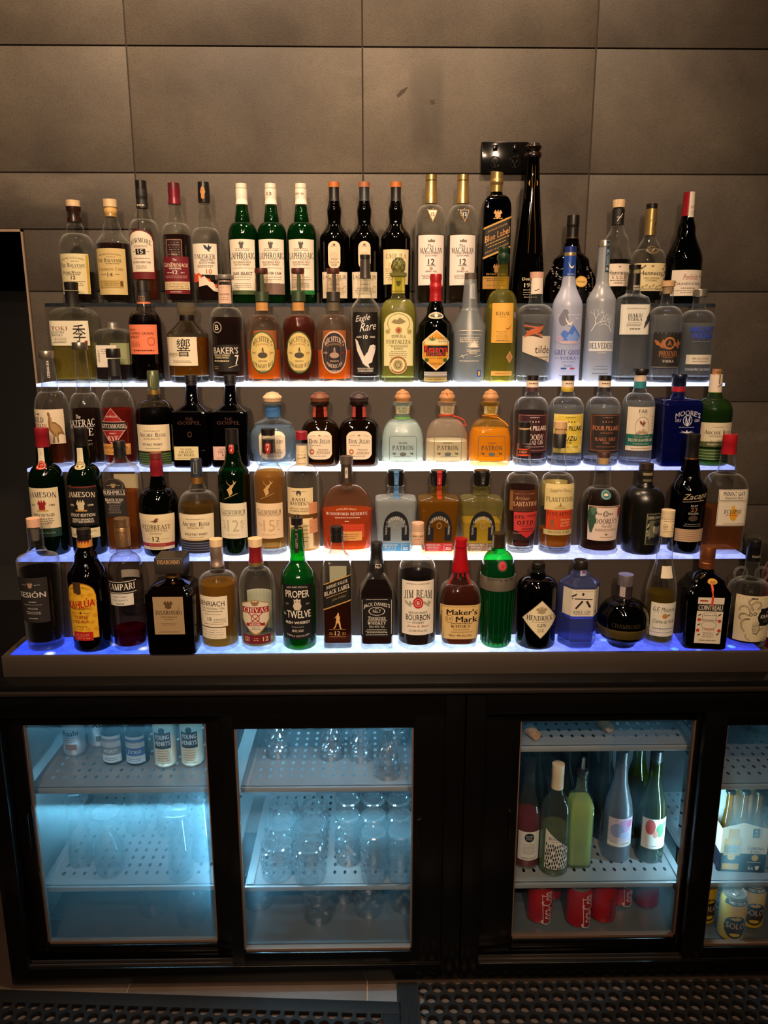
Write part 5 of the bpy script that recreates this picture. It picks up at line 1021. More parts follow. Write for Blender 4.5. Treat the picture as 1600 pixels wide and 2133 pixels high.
for i, (u, rib, liq, lv, gt) in enumerate(((838, '#5ab02c', ('#fafdfb', '#f8fcfa', .36, .6, 1.3), 884, dict(tint='#f8fcf9', edge='#b8c8bc', haze=.14, hazecol='#d8ece0', bump=.3, bscale=90, rim=.4)), (929, '#d8401c', ('#f8f2d8', '#f8f0d0', .42, .6, 1.3), 921, dict(tint='#fcf8f2', edge='#d4b8a0', haze=.14, hazecol='#f0d8c0', bump=.3, bscale=90, rim=.4)), (1018, '#e8941c', ('#f0bc20', '#f8b814', .6), 897, dict(tint='#fbf0cc', edge='#d0a448', haze=.12, hazecol='#e0b850', bump=.3, bscale=90, rim=.4)))):
    def ribbon(root, zz, kk, i=i, rib=rib):
        mb = MB(); m = plain(rib, .5); R = 15*kk(870)
        mb.tube([((R+.001)*math.cos(a), (R+.001)*math.sin(a), zz(866 if i else 870) - (.004*math.sin(a) if i else 0)) for a in [2*math.pi*k/24 for k in range(25)]], .0016 if i != 1 else .002, m, 6)
        if i == 1:
            mb.tube([(R*.8, -R*.7, zz(866)), (R*1.5, -R*.5, zz(868)), (R*2.3, -R*.3, zz(874)), (R*2.7, -R*.4, zz(886)), (R*2.1, -R*.7, zz(884)), (R*1.3, -R*.8, zz(874))], .0015, m, 6)
            mb.tube([(-R*.2, -R*.95, zz(816)), (R*.2, -R*1.0, zz(830))], .0012, m, 6)
        if i == 2: mb.tube([(-R*.2, -R*.95, zz(866)), (R*.9, -R*.9, zz(868)), (R*1.9, -R*.9, zz(878)), (R*2.4, -R*.9, zz(886))], .0014, m, 6)
        mb.build('ribbon', root)
    B('tequila_bottle', ['broad-shouldered clear tequila bottle with cork ball stopper and green neck ribbon', 'broad-shouldered tequila bottle of straw-pale spirit with orange-red ribbon bow at its neck', 'broad-shouldered tequila bottle of amber gold spirit with cork ball stopper and yellow ribbon'][i], 3, u, 84,
      [(940, 88), (920, 87), ('D', 872, 32), ('S', 860, 28), ('S', 846, 34), (842, 41), (837, 40), (836, 34)], gt, (liq, lv),
      [CAP(wood('#a8703c', 110), (838, 26), (836, 30), ('S', 828, 34), ('S', 818, 26), ('S', 811, 8), name='cork_stopper')],
      [L(846, 862, 28, '#d8d0a8', [T('PATRON', 850, 24, 5, '#3a3020', 'b'), G(856, 22, 2, 3)], name='neck_label'), L(908, 968, 56, None, [X_(-25, 909, 25, 909, .9, '#5a6058'), X_(-28, 912, -28, 958, .9, '#5a6058'), X_(28, 912, 28, 958, .9, '#5a6058'), X_(-25, 961, 25, 961, .9, '#5a6058'), X_(-28, 912, -25, 909, .9, '#5a6058'), X_(25, 909, 28, 912, .9, '#5a6058'), T(['SILVER', 'REPOSADO', 'AÑEJO'][i], 923, 18, 4, '#4a5048', 'b'), T('PATRÓN', 932, 44, 11, '#3a3e38', 'f'), P_('wings', 945, 8, 6, '#4a5048', -18), P_('wings', 945, 8, 6, '#4a5048', 18), E_(946, 14, 8, '#6a7068'), G(951, 40, 1, 3, 1, '#5a6058')], name='etching')], sec=('sq', 3, .85), base=.013, extra=ribbon)
for i, (u, col, brd, tx, nb, lines, lq, lab) in enumerate(((1102, '#3a1a20', '#c88a80', '#f0d8cc', '#4a2024', ('FOUR PILLARS', 'BLOODY', 'SHIRAZ GIN'), ('#3a0c14', '#4a101c', .2), 'gin bottle with maroon bordered label, black cap and maroon neck band'),
        (1174, '#e8cc4c', '#fdf2c0', '#3a3420', '#d0b028', ('FOUR PILLARS', 'Yuzu', 'GIN'), CLR, 'gin bottle with bright yellow spotted label and yellow neck band'),
        (1249, '#2a2422', '#b86a4c', '#c07858', '#1c1816', ('FOUR PILLARS', 'RARE DRY', 'GIN'), CLR, 'gin bottle with charcoal label framed in copper and black neck band'))):
    its = [R_(902, 68, 74, brd), R_(902, 66, 72, col)]
    if i == 1: its += [E_(868+((k*23) % 70), 8, 8, '#f4e28a', -29+(k*13) % 60) for k in range(26)]
    its += [G(870, 22, 1, 3, 1.2, tx)] + [E_(879, 2.6, 3, tx, -9+6*k) for k in range(4)] + [T(lines[0], 892, 58, 10, tx, 'B')]
    its += [T('AUSTRALIAN GIN', 902, 26, 3, tx)] if i == 2 else []
    its += [T(lines[1], 911 if i != 2 else 915, (46, 36, 46)[i], (12, 14, 7)[i], tx, 'fif'[i]), T(lines[2], 922 if i != 2 else 923, (44, 10, 14)[i], (8, 4, 4)[i], tx, 'f'), G(931, 50, 1, 3, 1, tx)]
    B('gin_bottle', lab, 3, u, 70, [(855, 73), ('D', 826, 32), ('S', 815, 27), (806, 26)], CLB, (lq, 848 if i else 860),
      [CAP(plain('#e4d2be', .5), (808, 26), (791, 26), name='paper_band'), CAP(plain(nb, .5), (815, 26.5), (806, 26.5), name='neck_band'), CAP(BK, (792, 27), (782, 26.5))],
      [L(863, 944, 71, col, its), (1, L(794, 804, 24, None, [G(799, 20, 1, 3, 2, 'b')]))], base=.018)
B('gin_bottle', 'clear gin bottle with teal band across its cream label and flat black stopper', 3, 1321, 66,
  [(850, 67), ('D', 818, 30), ('S', 808, 25), (795, 25)], CLB, (CLR, 838),
  [CAP(plain('#2a8088', .4), (808, 25.5), (794, 25.5), name='neck_band'), CAP(plain('#e4cdb6', .5), (794, 25), (780, 24), name='paper_band'), CAP(BK, (779, 32), (777, 33), (770, 33), (768, 32), name='stopper')],
  [L(848, 939, 66, '#e9dcc4', [T('FAR', 857, 18, 8, '#3a3430', 's'), G(864, 18, 1, 3, .8), O_(890, 30, 44, '#8a7a68', 0, .05), P_('wings', 882, 14, 14, '#8a4a38', 0), P_('mount', 899, 22, 14, '#c8a890', 0), R_(917, 66, 24, '#1e6a5e'), G(910, 40, 1, 3, 1, '#d8c8a8'), T('DILLON SLAMMER GIN', 917, 54, 6, '#efe4d0', 'b'), G(925, 36, 1, 3, 1, '#d8c8a8'), O_(908, 30, 16, '#8a7a68', 0, .1), G(934, 56, 1)] + [G(868+7*k, 3, 1, 3, 2, 'b', 24) for k in range(5)])], base=.014)
B('gin_bottle', 'square cobalt blue gin bottle with white printed lettering and red neck band', 3, 1400, 78,
  [(842, 83), ('S', 832, 76), ('S', 826, 30), (818, 28)], dict(tint='#1c2a8a', edge='#0a1048', haze=.25, hazecol='#1a2490'), (('#16207a', '#182088', .35), 842),
  [CAP(plain('#14183c', .3), (824, 28), (815, 28), name='collar'), CAP(plain('#a81c2c', .35), (815, 28), (805, 28), name='red_band'), CAP(plain('#101430', .3), (804, 29), (791, 29), (789, 31), (781, 31), (779, 29))],
  [L(842, 912, 60, None, [T("MOORE'S", 860, 52, 11, '#dcdce8', 'b', 0, 7), O_(876, 19, 22, '#dcdce8', 0, .12), T('M', 875, 12, 13, '#dcdce8', 'f'), P_('tri', 885, 8, 7, '#dcdce8'), T('DRY', 876, 12, 6, '#dcdce8', 'b', -19), T('GIN', 876, 10, 6, '#dcdce8', 'b', 19), G(890, 36, 1, 3, 1, '#b8b8d0'), P_('agave', 900, 30, 9, '#dcdce8')], 8, name='printed_lettering')], sec=SQ)
B('gin_bottle', 'green gin bottle with cream label and olive foot band at the end of third step', 3, 1475, 74,
  [(862, 77), ('D', 828, 32), ('S', 816, 27)], dict(tint='#a8c878', edge='#3a6a2c', haze=.08, hazecol='#5a9a40'), (('#3a6a30', '#3c7a34', .16), 857),
  [CAP(plain('#e0d0bc', .5), (818, 27), (780, 25), name='capsule'), CAP(wood('#a8683c', 60), (780, 19), (769, 18.5), name='cap')],
  [(1, L(775, 812, 16, None, [X_(-6, 774, 10, 774, 2, '#8a7a4c'), X_(2, 776, 2, 800, 3, '#8a7a4c'), X_(-1, 806, 8, 800, 2, '#8a7a4c')])), L(881, 929, 75, '#e8dcbc', [G(890, 36, 1, 3, 1, 'b'), T('Archie Rose', 901, 60, 8.5, '#22222c', 'f'), T('DISTILLING CO.', 909, 36, 3.8, 'b'), G(919, 34, 1), R_(926, 75, 11, '#5a6238'), T('SIGNATURE DRY GIN', 926, 44, 4, '#e8e0c0')]), L(936, 958, 76, '#3e5a30', [R_(939+6*k, 75, 1.6, '#8aa468') for k in range(4)], name='foot_band')])
# ------------------------------------------------ fourth step
def jstrip(c): return L(933, 968, 12.5, '#e6d9b8', [G(940, 3, 6, 4, 2.4, 'd')], name='neck_strip')
B('whiskey_bottle', 'green whiskey bottle with cream label, red crest and red screw cap on fourth step', 4, 112, 68,
  [(1005, 70), ('D', 968, 33), ('S', 945, 29), (928, 28)], GRD, (('#081c0c', '#0a2410', .1), 975),
  [CAP(plain('#8a1c24', .3, .25), (930, 29), (905, 28), (904, 29), (900, 28), (898, 29), (894, 28), (891, 28), name='screw_cap')],
  [jstrip(0), L(960, 979, 19, '#b83428', [O_(969.5, 15, 15, '#e8c0a0', 0, .14), T('JJS', 969.5, 8, 5, '#f0d8c0', 'b')], 0, 'e', name='seal'), L(1017, 1101, 70, '#e8d8b2', [T('JAMESON', 1030.5, 62, 11, '#222640', 'f', 0, 3), P_('crest', 1052, 18, 22, '#9a2024'), R_(1055, 13, 12, '#9a2024'), R_(1064, 24, 3, 'g'), T('ESTD', 1053, 10, 4, 'k', 'b', -20), T('1780', 1053, 11, 4, 'k', 'b', 20), T('TRIPLE DISTILLED', 1073, 46, 5.4, '#2a2a30', 'b'), G(1081, 46, 2, 4.4, 1.6, 'k'), T('IRISH WHISKEY', 1090, 36, 4.4, 'k', 'b')]), L(1102, 1119, 70, '#1c3a30', [T('JOHN JAMESON', 1111, 44, 5, '#8aa088', 'i')], name='foot_label')], dy=.012)
B('whiskey_bottle', 'green whiskey bottle with black label, silver crest and black screw cap on fourth step', 4, 190, 68,
  [(1005, 70), ('D', 968, 33), ('S', 945, 29), (928, 28)], GRD, (('#081c0c', '#0a2410', .1), 975),
  [CAP(BK, (930, 28), (905, 27), (904, 28), (900, 27), (898, 28), (891, 27), name='screw_cap')],
  [jstrip(0), L(960, 979, 19, '#d8c89a', [O_(969.5, 15, 15, '#8a7438', 0, .14), T('JJS', 969.5, 8, 5, '#6a5020', 'b')], 0, 'e', name='seal'), L(1013, 1095, 70, '#17120f', [R_(1015, 70, 3, '#6a2a24'), T('JAMESON', 1030, 62, 11, '#efe0c4', 'f', 0, 3), P_('crest', 1052, 18, 22, '#d8c8a0'), R_(1055, 13, 12, '#d8c8a0'), R_(1064, 24, 3, 'g'), T('ESTD', 1053, 10, 4, 'w', 'b', -20), T('1780', 1053, 11, 4, 'w', 'b', 20), T('STOUT EDITION', 1073.5, 54, 6.6, 'w', 'b'), T('WHISKEY FINISHED IN', 1082, 46, 4, 'w'), T('CRAFT BEER BARRELS', 1087, 48, 4.4, 'w')]), L(1101, 1121, 70, '#e4d6a8', [T('JOHN JAMESON', 1108, 40, 5, 'k', 'i', 8), T('IRISH WHISKEY', 1115, 34, 4, 'k', 'b', -8)], name='foot_label')], dy=.012)
B('whiskey_bottle', 'rectangular clear whiskey bottle with arched charcoal label and half its amber spirit left', 4, 266, 66,
  [(992, 70), (980, 66), ('S', 955, 28), (950, 25)], CLG, (('#a85c1c', '#b8681c', .34), 1026),
  [CAP(plain('#181412', .35), (952, 25), (934, 24), (933, 26), (920, 25), (918, 24), name='screw_cap')],
  [L(996, 1077, 50, '#2c2622', [O_(1012, 40, 30, '#8a7a68', 0, -.04), P_('crest', 1011, 11, 9, '#a88a58'), G(1011, 34, 1, 3, 1, '#a89a88'), R_(1026, 49, 13, '#8a8078'), R_(1026, 49, 11.5, '#241e1b'), T('BUSHMILLS', 1026, 46, 9, '#efe6da', 'b'), T('BLACK BUSH', 1041, 36, 5.6, 'w', 'b'), T('IRISH WHISKEY', 1046.5, 30, 3.6, 'w'), G(1052, 28, 5, 4, .9, 's')], -11, 'arch')], sec=('sq', 6, .72), back=(992, 1068, 50, '#d8c4a0'), dy=.012)
B('whiskey_bottle', 'broad dark whiskey bottle with cream label striped red and dark red capsule', 4, 338, 70,
  [(1075, 82), (1055, 82), ('D', 1015, 36), ('S', 995, 29), (990, 27)], dict(tint='#122014', edge='#060a06', haze=.03, hazecol='#10200e'), (DRK, 1020),
  [CAP(plain('#7a1c24', .3, .2), (992, 27), (975, 26), (973, 28), (956, 25), name='capsule'), CAP(plain('#6a241c', .4), (955, 25), (943, 25))],
  [L(1072, 1145, 84, '#e9d8b0', [P_('bird', 1085, 18, 11, '#7a4a2c'), T('REDBREAST', 1098.5, 62, 9.5, '#5a3a20', 'f'), T('SINGLE POT STILL', 1106, 50, 3.6, 'b'), T('Irish Whiskey', 1112, 26, 4.4, 'b', 'i'), T('12', 1123, 15, 10, '#3a2414', 'b'), G(1123, 60, 1, 3, .9, 'g', 0), R_(1135, 84, 7, '#a02c2c'), G(1135, 40, 1, 3, 1, '#e8c8a8'), G(1141, 40, 1)])])
B('whisky_bottle', 'broad clear whisky bottle with cream label over ribbed navy glass foot and grey-blue capsule', 4, 419, 78,
  [(1068, 84), (1058, 83), ('D', 1022, 36), ('S', 1005, 26)], CLG, (('#8a6420', '#98701c', .26), 1058),
  [CAP(foil('#b08040', .35), (1006, 26), (993, 25), name='capsule_band'), CAP(plain('#30343c', .35, .4), (993, 24), (958, 23), (955, 21))],
  [(2, L(960, 992, 12, None, [X_(-3, 962, -3, 986, 1.2, '#8a8c90'), X_(3, 962, 3, 986, 1.2, '#8a8c90'), X_(-3, 986, 3, 986, 1.2, '#8a8c90')])), L(1072, 1126, 83, '#ebdcb8', [G(1082, 40, 1, 3, 1, 'b'), T('Archie Rose', 1092, 62, 9, '#22222c', 'f'), T('DISTILLING CO.', 1100, 36, 3.8, 'b'), T('SINGLE MALT WHISKY', 1113, 50, 5, 'k'), X_(-41, 1124, 41, 1124, 1.2, 'g'), G(1119, 36, 1)]), L(1129, 1152, 82, '#24283a', [R_(1132 + 5*k, 81, 1.6, '#6a6e88') for k in range(4)], name='foot_band')])
for i, (u, g, lq, lv, pc, cp) in enumerate(((494, GRD, ('#0a2410', '#0c3414', .12), 1000, '#e6dcc0', plain('#1c5a30', .35, .3)), (567, CLG, ('#d09440', '#d89c48', .34), 985, '#ecd0ac', plain('#2a1a16', .35)))):
    its = [T('Glenfiddich', 1066, 54, 11, '#241e1c', 'f'), T('SINGLE MALT SCOTCH WHISKY', 1074, 52, 3, 'b'), T(('12', '15')[i], 1095, 24, 24, '#b8b088' if i == 0 else '#c8a878', 's'), G(1086, 48, 6, 3.6, .9, 'b'), G(1114, 34, 1, 3, 1, 'g')]
    B('whisky_bottle', ['dark green three-sided whisky bottle with golden stag and pale label', 'clear three-sided whisky bottle with golden stag and peach label'][i], 4, u, 64,
      [(988, 66), ('S', 955, 34), ('S', 940, 29), (924, 28)] if i == 0 else [(992, 66), ('S', 962, 36), ('S', 950, 31), (940, 29), (906, 27)], g, (lq, lv),
      [CAP(cp, (947, 28.5) if i == 0 else (942, 28.5), (924, 28) if i == 0 else (915, 27.5), name='capsule'), CAP(BK, (924, 27) if i == 0 else (906, 28), (893, 27.5) if i == 0 else (893, 28.5))],
      [(1, L(925 if i == 0 else 922, 949 if i == 0 else 947, 12, '#a82824', [T(('12', '15')[i], 929 if i == 0 else 927, 6, 5, 'w'), P_('stag', 937 if i == 0 else 935, 6, 8, '#f0d8c8')], 0, 'shield', name='seal_tab')), L(1003, 1045, 40, None, [P_('stag', 1017, 26, 34, '#c8a468', -2), X_(-16, 1040, 12, 1028, 1.2, '#b89858')], name='emblem'), L(1049, 1122, 64, pc, its)], base=.016)
B('bourbon_bottle', 'slim clear bourbon bottle with plain cream papers, peach side tab and dark red cap', 4, 634, 66,
  [(992, 68), ('D', 968, 28), (925, 24)], CLG, (('#d8a04c', '#dca450', .3), 1068),
  [CAP(plain('#8a1c28', .35), (915, 25), (899, 25), (898, 23))],
  [L(928, 972, 27, '#e6d2aa', [G(936, 22, 2, 5, 1), G(948, 22, 2, 6, 1.2), X_(-9, 957, 9, 952, .7, 'k'), G(966, 20, 1)], name='neck_label'), L(1017, 1072, 62, '#e8d2a4', [E_(1028, 11, 12, '#4a4840'), E_(1031, 5, 5, '#e8d2a4'), G(1024, 40, 1), T('BASIL', 1041, 32, 6.4, '#2a2420', 'f'), T("HAYDEN'S", 1049.5, 44, 7, '#2a2420', 'f'), T('KENTUCKY STRAIGHT', 1060, 44, 3.4, 'b'), T('BOURBON WHISKEY', 1065, 42, 3.4, 'b')], -6), L(1080, 1144, 54, '#ecd2a0', [T('AGED', 1096, 20, 4, 'b', 'b', 8), G(1104, 30, 4, 8, 1.6, 'b', 4)], -4, name='lower_label'), L(1048, 1072, 22, '#d89468', [G(1054, 18, 3, 5, 1, 'b')], 26, name='side_tab'), L(1083, 1112, 22, '#d89468', [G(1090, 18, 4, 5, 1, 'b')], 26, name='side_tab')])
B('bourbon_bottle', 'wide dome-shouldered flask of glowing orange bourbon with red-orange label and dark cork stopper', 4, 724, 98,
  [(1090, 106), (1062, 107), ('D', 1008, 26), (992, 24)], dict(tint='#f4e4d4', edge='#c89870', haze=.05, hazecol='#e8b890', bump=.12, bscale=30), (('#c85c14', '#e06a18', .5), 1066),
  [CAP(foil('#5a5048', .4), (1006, 25.5), (966, 24.5), name='capsule'), CAP(plain('#4a3a30', .5), (966, 27.5), (950, 27))],
  [(1, L(974, 996, 6, '#c8bca8', [T('W', 984, 4, 8, 'k')])), L(1056, 1085, 88, None, [T("DISTILLER'S SELECT", 1060, 42, 3.6, '#f0c8a0', 'b', 0, 2), T('WOODFORD RESERVE', 1070.5, 86, 6, '#f4dcc8', 'f', 0), G(1078.5, 62, 1, 3, 1.6, '#f0d0b8'), G(1086, 10, 1, 3, 1.4, '#f0d0b8')], name='printed_lettering'), L(1092, 1120, 50, '#c8401c', [], 11, name='label'), L(1107, 1126, 42, '#e0a058', [G(1113, 36, 2, 4, 1, 'b'), G(1121, 20, 1)], 10, name='tag_label')], sec=FLAT, base=.012, back=(1092, 1122, 56, '#e8501c'))
for i, (u, sc_, sc2, lq, gt, word) in enumerate(((824, '#4a82b8', '#4a90c8', ('#fafcf6', '#f4f6ec', .26, .6, 1.3), CLB, 'PLATA'), (911, '#b8242c', '#c83038', ('#7a4808', '#a8680c', .4), dict(tint='#f4ecc8', edge='#c0a040', haze=.06, hazecol='#e0c050', rim=.3), 'REPOSADO'), (999, '#2a2624', '#8a6a4c', ('#e0c040', '#e0c038', .44), dict(tint='#f4f0cc', edge='#b8b060', haze=.08, hazecol='#e8e090', rim=.3), 'AÑEJO'))):
    def lipfn(root, zz, kk): pass
    shoe = [(math.radians(a)) for a in range(-52, 233, 10)]
    its = [O_(1098, 52, 66, '#15161c', 0, -.32), R_(1112, 15, 28, '#15161c', -19), R_(1112, 15, 28, '#15161c', 19), T('HERRADURA', 1079, 38, 8, '#e0d8cc', 'b', 0, 10), T('TEQUILA', 1104, 20, 4, '#e0d8cc', 'b', -20, 0, 1), T('ORIGINAL', 1104, 20, 4, '#e0d8cc', 'b', 20, 0, -1), O_(1095, 10, 13, '#a89a78', 0, .2)]
    B('tequila_bottle', ['square clear tequila bottle with horseshoe label and blue stripe over its black stopper', 'square amber tequila bottle with horseshoe label and red stripe over its black stopper', 'square golden tequila bottle with horseshoe label and black stripe over its black stopper'][i], 4, u, 70,
      [(1100, 78), (1045, 86), (1038, 84), ('S', 1030, 36), ('S', 1018, 31), (1013, 36), (1011, 36)], gt, ((lq if isinstance(lq, tuple) else lq), (1040, 1045, 1090)[i]),
      [CAP(plain('#0e0d0d', .3), (1012, 30), (990, 34), (984, 36.5), (979, 33), name='stopper', )],
      [(1, L(980, 1011, 10, sc_, [G(994, 3, 3, 6, 4, '#dcd4cc')], 1, name='stripe')), L(1012, 1042, 10, sc_, [], 1, name='stripe'), L(1064, 1128, 54, None, its, name='horseshoe_label'), L(1131, 1148, 57, sc2, [T('HERRADURA', 1135, 30, 4.4, '#e8e4dc', 'b', -11), T(word, 1140.5, 24, 4.4, '#e8e4dc', 'b', -11), T('TEQUILA', 1135, 14, 3, '#e8e4dc', 'b', 20), G(1141, 12, 2, 3, 1.6, '#e8e4dc', 20), G(1145.5, 28, 1, 3, .8, '#e8e4dc', -11), X_(11, 1132, 11, 1147, .6, '#e8e4dc')], name='foot_label')], sec=('sq', 8, .82))
B('rum_bottle', 'rum bottle with burgundy paper, red square label and orange tape round its neck', 4, 1082, 56,
  [(1060, 72), (1012, 72), ('D', 985, 36), ('S', 955, 31), (942, 28), ('S', 921, 25)], CLG, (('#4a1c10', '#5a2412', .2), 1020),
  [CAP(BKM, (922, 26), (894, 25), name='capsule'), CAP(CORK, (894, 22), (888, 22), name='cork'), CAP(BK, (889, 26), (879, 25.5), name='stopper_top')],
  [L(935, 950, 33, '#d8502c', [R_(942, 33, 9, '#3a1410'), T('ORIGIN', 942, 24, 5, '#e8a070', 'b'), E_(942, 10, 13, '#5a2a1c', 10)], name='neck_tape'), L(1021, 1066, 68, '#552a1c', [G(1029, 50, 1, 3, 1, '#b88a58'), T('Artisan', 1038, 30, 8, '#b88a58', 'i', -6), T('PLANTATION', 1050, 58, 9, '#e0b088', 'f'), R_(1044, 8, 40, '#8a6030', -29)]), L(1067, 1106, 52, '#d0403c', [T('69%', 1077, 20, 8, '#2a1010', 'b', -14), T('OVERPROOF', 1075, 24, 5, '#3a1414', 'b', 12), T('O.F.T.D.', 1089, 38, 9, '#1c0c0c', 'B'), G(1096, 34, 1, 3, 1, 'k'), R_(1102, 30, 3, '#8a2424', 6)], 5, name='red_label'), L(1107, 1126, 60, '#2a1410', [P_('tri', 1114, 40, 14, '#c8302c', 8), G(1111, 40, 1, 3, 1, '#c89870')], name='lower_label')], base=.018)
B('rum_bottle', 'rum bottle with pale yellow paper, orange-red square label and blond cork stopper', 4, 1154, 66,
  [(1060, 72), (1012, 72), ('D', 985, 36), ('S', 955, 31), (945, 29), ('S', 931, 25)], CLG, (('#c8701c', '#d87c20', .4), 1108),
  [CAP(BKM, (932, 26), (905, 27), (903, 25), name='capsule'), CAP(CORK, (904, 21), (893, 23), (892, 27), (878, 27), name='cork_stopper')],
  [L(1009, 1064, 70, '#e2cf92', [T('Stiggins Fancy', 1022, 48, 8, '#6a5a34', 'i', 0, 3), T('PLANTATION', 1041, 62, 10, '#5a4a2c', 'f'), X_(0, 1048, 0, 1060, 1.6, '#5a4a2c'), X_(-4, 1054, 4, 1054, 1.4, '#5a4a2c'), P_('sunray', 1056, 34, 10, '#c8b070')]), L(1063, 1103, 58, '#cf4520', [T('PINEAPPLE', 1070, 54, 7, '#3a1c10', 'f'), X_(-28, 1076, 28, 1076, .7, 'k'), P_('man', 1090, 18, 22, '#8a5a34', -16), T('ORIGINAL', 1083, 24, 4, '#f0b080', 'b', 13), T('DARK', 1089, 20, 4, '#f0b080', 'b', 13), T('RUM', 1095, 22, 4, '#f0b080', 'b', 13)], 0, name='red_label'), L(1104, 1115, 68, '#d0bc7c', [T('ORIGINAL DARK', 1109, 50, 5, 'd', 'f')], name='lower_label')], base=.018, back=(1005, 1060, 60, '#d8c070'))
B('rum_bottle', 'flared-foot rum bottle with parrot on pale pink label and teal medallion at its neck', 4, 1245, 80,
  [(1138, 76), (1120, 72), (1050, 80), ('D', 1014, 36), ('S', 995, 33), ('S', 975, 33), ('S', 952, 27)], CLG, (('#38100a', '#48160a', .2), 1030),
  [CAP(CORK, (966, 21), (951, 25), name='cork'), CAP(WDD, (952, 26), (943, 26.5), (941, 25), name='stopper_top')],
  [L(1021, 1042, 22, '#1e5a60', [O_(1031.5, 18, 17, '#8ab0a8', 0, .14), P_('crown', 1031, 8, 7, '#d8c8a0')], 0, 'e', name='medallion'), L(1055, 1127, 74, '#ecd6c6', [R_(1057, 70, 2, '#8a5a3c'), T('12', 1071, 7, 6, '#22343a'), O_(1071, 11, 12, '#22343a', 0, .2), G(1071, 36, 1, 3, 2, '#4a3a34'), T("DOORLY'S", 1086, 48, 10, '#3a2a2a', 'f', 4), T('Fine Old', 1096, 22, 6, 'b', 'i', 4), T('BARBADOS RUM', 1104, 46, 4.6, '#8a6a58', 'f', 4), P_('parrot', 1084, 22, 54, '#3a5a44', -27), P_('parrot', 1066, 14, 16, '#5a7a68', -24), P_('parrot', 1069, 12, 22, '#a83a3c', 32), P_('agave', 1113, 7, 6, 'b', 4), G(1119, 34, 1, 3, 1, 'b', 4)])], dy=.002)
B('rum_bottle', 'squat frosted olive-black rum bottle with dark engraved portrait label', 4, 1333, 78,
  [(1065, 84), (1045, 84), ('D', 1014, 38), ('S', 1002, 30)], dict(tint='#2a2818', edge='#0e0d08', haze=.5, hazecol='#1c1a10', rough=.3), None,
  [CAP(plain('#2a2620', .35, .4), (1008, 29), (993, 29), (991, 31), (978, 30), name='capsule'), CAP(plain('#2a1c16', .4), (977, 30), (965, 29.5))],
  [(1, L(980, 1006, 26, None, [R_(988, 22, 6, '#8a805c'), R_(1001, 20, 5, '#6a6248')])), L(1069, 1136, 50, '#262c22', [O_(1102, 49, 65, '#8a8a68', 0, .02) if 0 else X_(-23, 1071, 23, 1071, 1, '#a8a484'), X_(-23, 1134, 23, 1134, 1, '#a8a484'), X_(-23, 1071, -23, 1134, 1, '#a8a484'), X_(23, 1071, 23, 1134, 1, '#a8a484'), T('DIPLOMATICO', 1079, 42, 6, '#d8d4b8', 'f'), R_(1105, 34, 40, '#6a6c54'), E_(1101, 18, 25, '#c8c4a4'), P_('mount', 1122, 34, 14, '#1c1f18'), E_(1093, 18, 9, '#3a3a2c'), T('RUM', 1111, 12, 7, '#c8c4a4', 'b', -19, 0, 1), P_('leaf', 1095, 5, 12, '#c8c4a4', -20)], 18)], dy=.004)
B('rum_bottle', 'near-black rum bottle with woven straw band round its foot and tan script lettering', 4, 1423, 66,
  [(1020, 74), ('S', 985, 40), ('S', 955, 29)], dict(tint='#1c0c08', edge='#080404', haze=.03, hazecol='#180a06'), None,
  [CAP(COPPER, (957, 29), (953, 28), name='neck_ring'), CAP(plain('#181412', .4), (953, 27), (925, 26), (923, 28), (904, 28), name='capsule')],
  [L(1026, 1096, 62, None, [T('Zacapa', 1036, 52, 16, '#c8b090', 'i', 2, 0, 0, .12), X_(-24, 1047, 22, 1043, 1, '#c8b090'), T('RUM', 1054, 14, 4, 's'), T('23', 1062, 14, 8, '#a86a4c', 'b'), T('SOLERA', 1070, 22, 4.4, 's'), E_(1080, 20, 12, '#4a3a30'), G(1092, 44, 2, 4, 1, 's')], name='printed_lettering'), L(1103, 1129, 68, '#caa884', [R_(1105+4*k, 67, .9, '#9a7a58') for k in range(6)], name='woven_band')])
B('rum_bottle', 'clear amber rum bottle with yellow sun on white label and red screw cap', 4, 1497, 78,
  [(1025, 82), ('D', 985, 38), ('S', 965, 32), ('S', 945, 29)], CLG, (('#b0642c', '#b86c30', .3), 1063),
  [CAP(plain('#a81c24', .3, .2), (945, 30), (922, 29), (921, 30), (917, 29), (915, 30), (910, 29), (905, 29), name='screw_cap')],
  [L(1020, 1096, 64, '#ebdfc8', [R_(1032, 62, 22, '#4a4034'), R_(1032, 60.5, 20.5, '#ebdfc8'), T('MOUNT GAY', 1028.5, 46, 8.5, '#22304a', 'B'), T('Barbados Rum', 1037.5, 36, 5, 'k', 'f'), R_(1070, 62, 50, '#4a4034'), R_(1070, 60.5, 48.5, '#ebdfc8'), E_(1072, 16, 26, '#e8a828', 2), E_(1058, 8, 10, '#e8b848', 0), T('ECLIPSE', 1066, 36, 8, '#22222a', 'f'), G(1073, 28, 1, 3, 1.6, 'o'), G(1091, 50, 1)], 5)], sec=('sq', 4, .85))
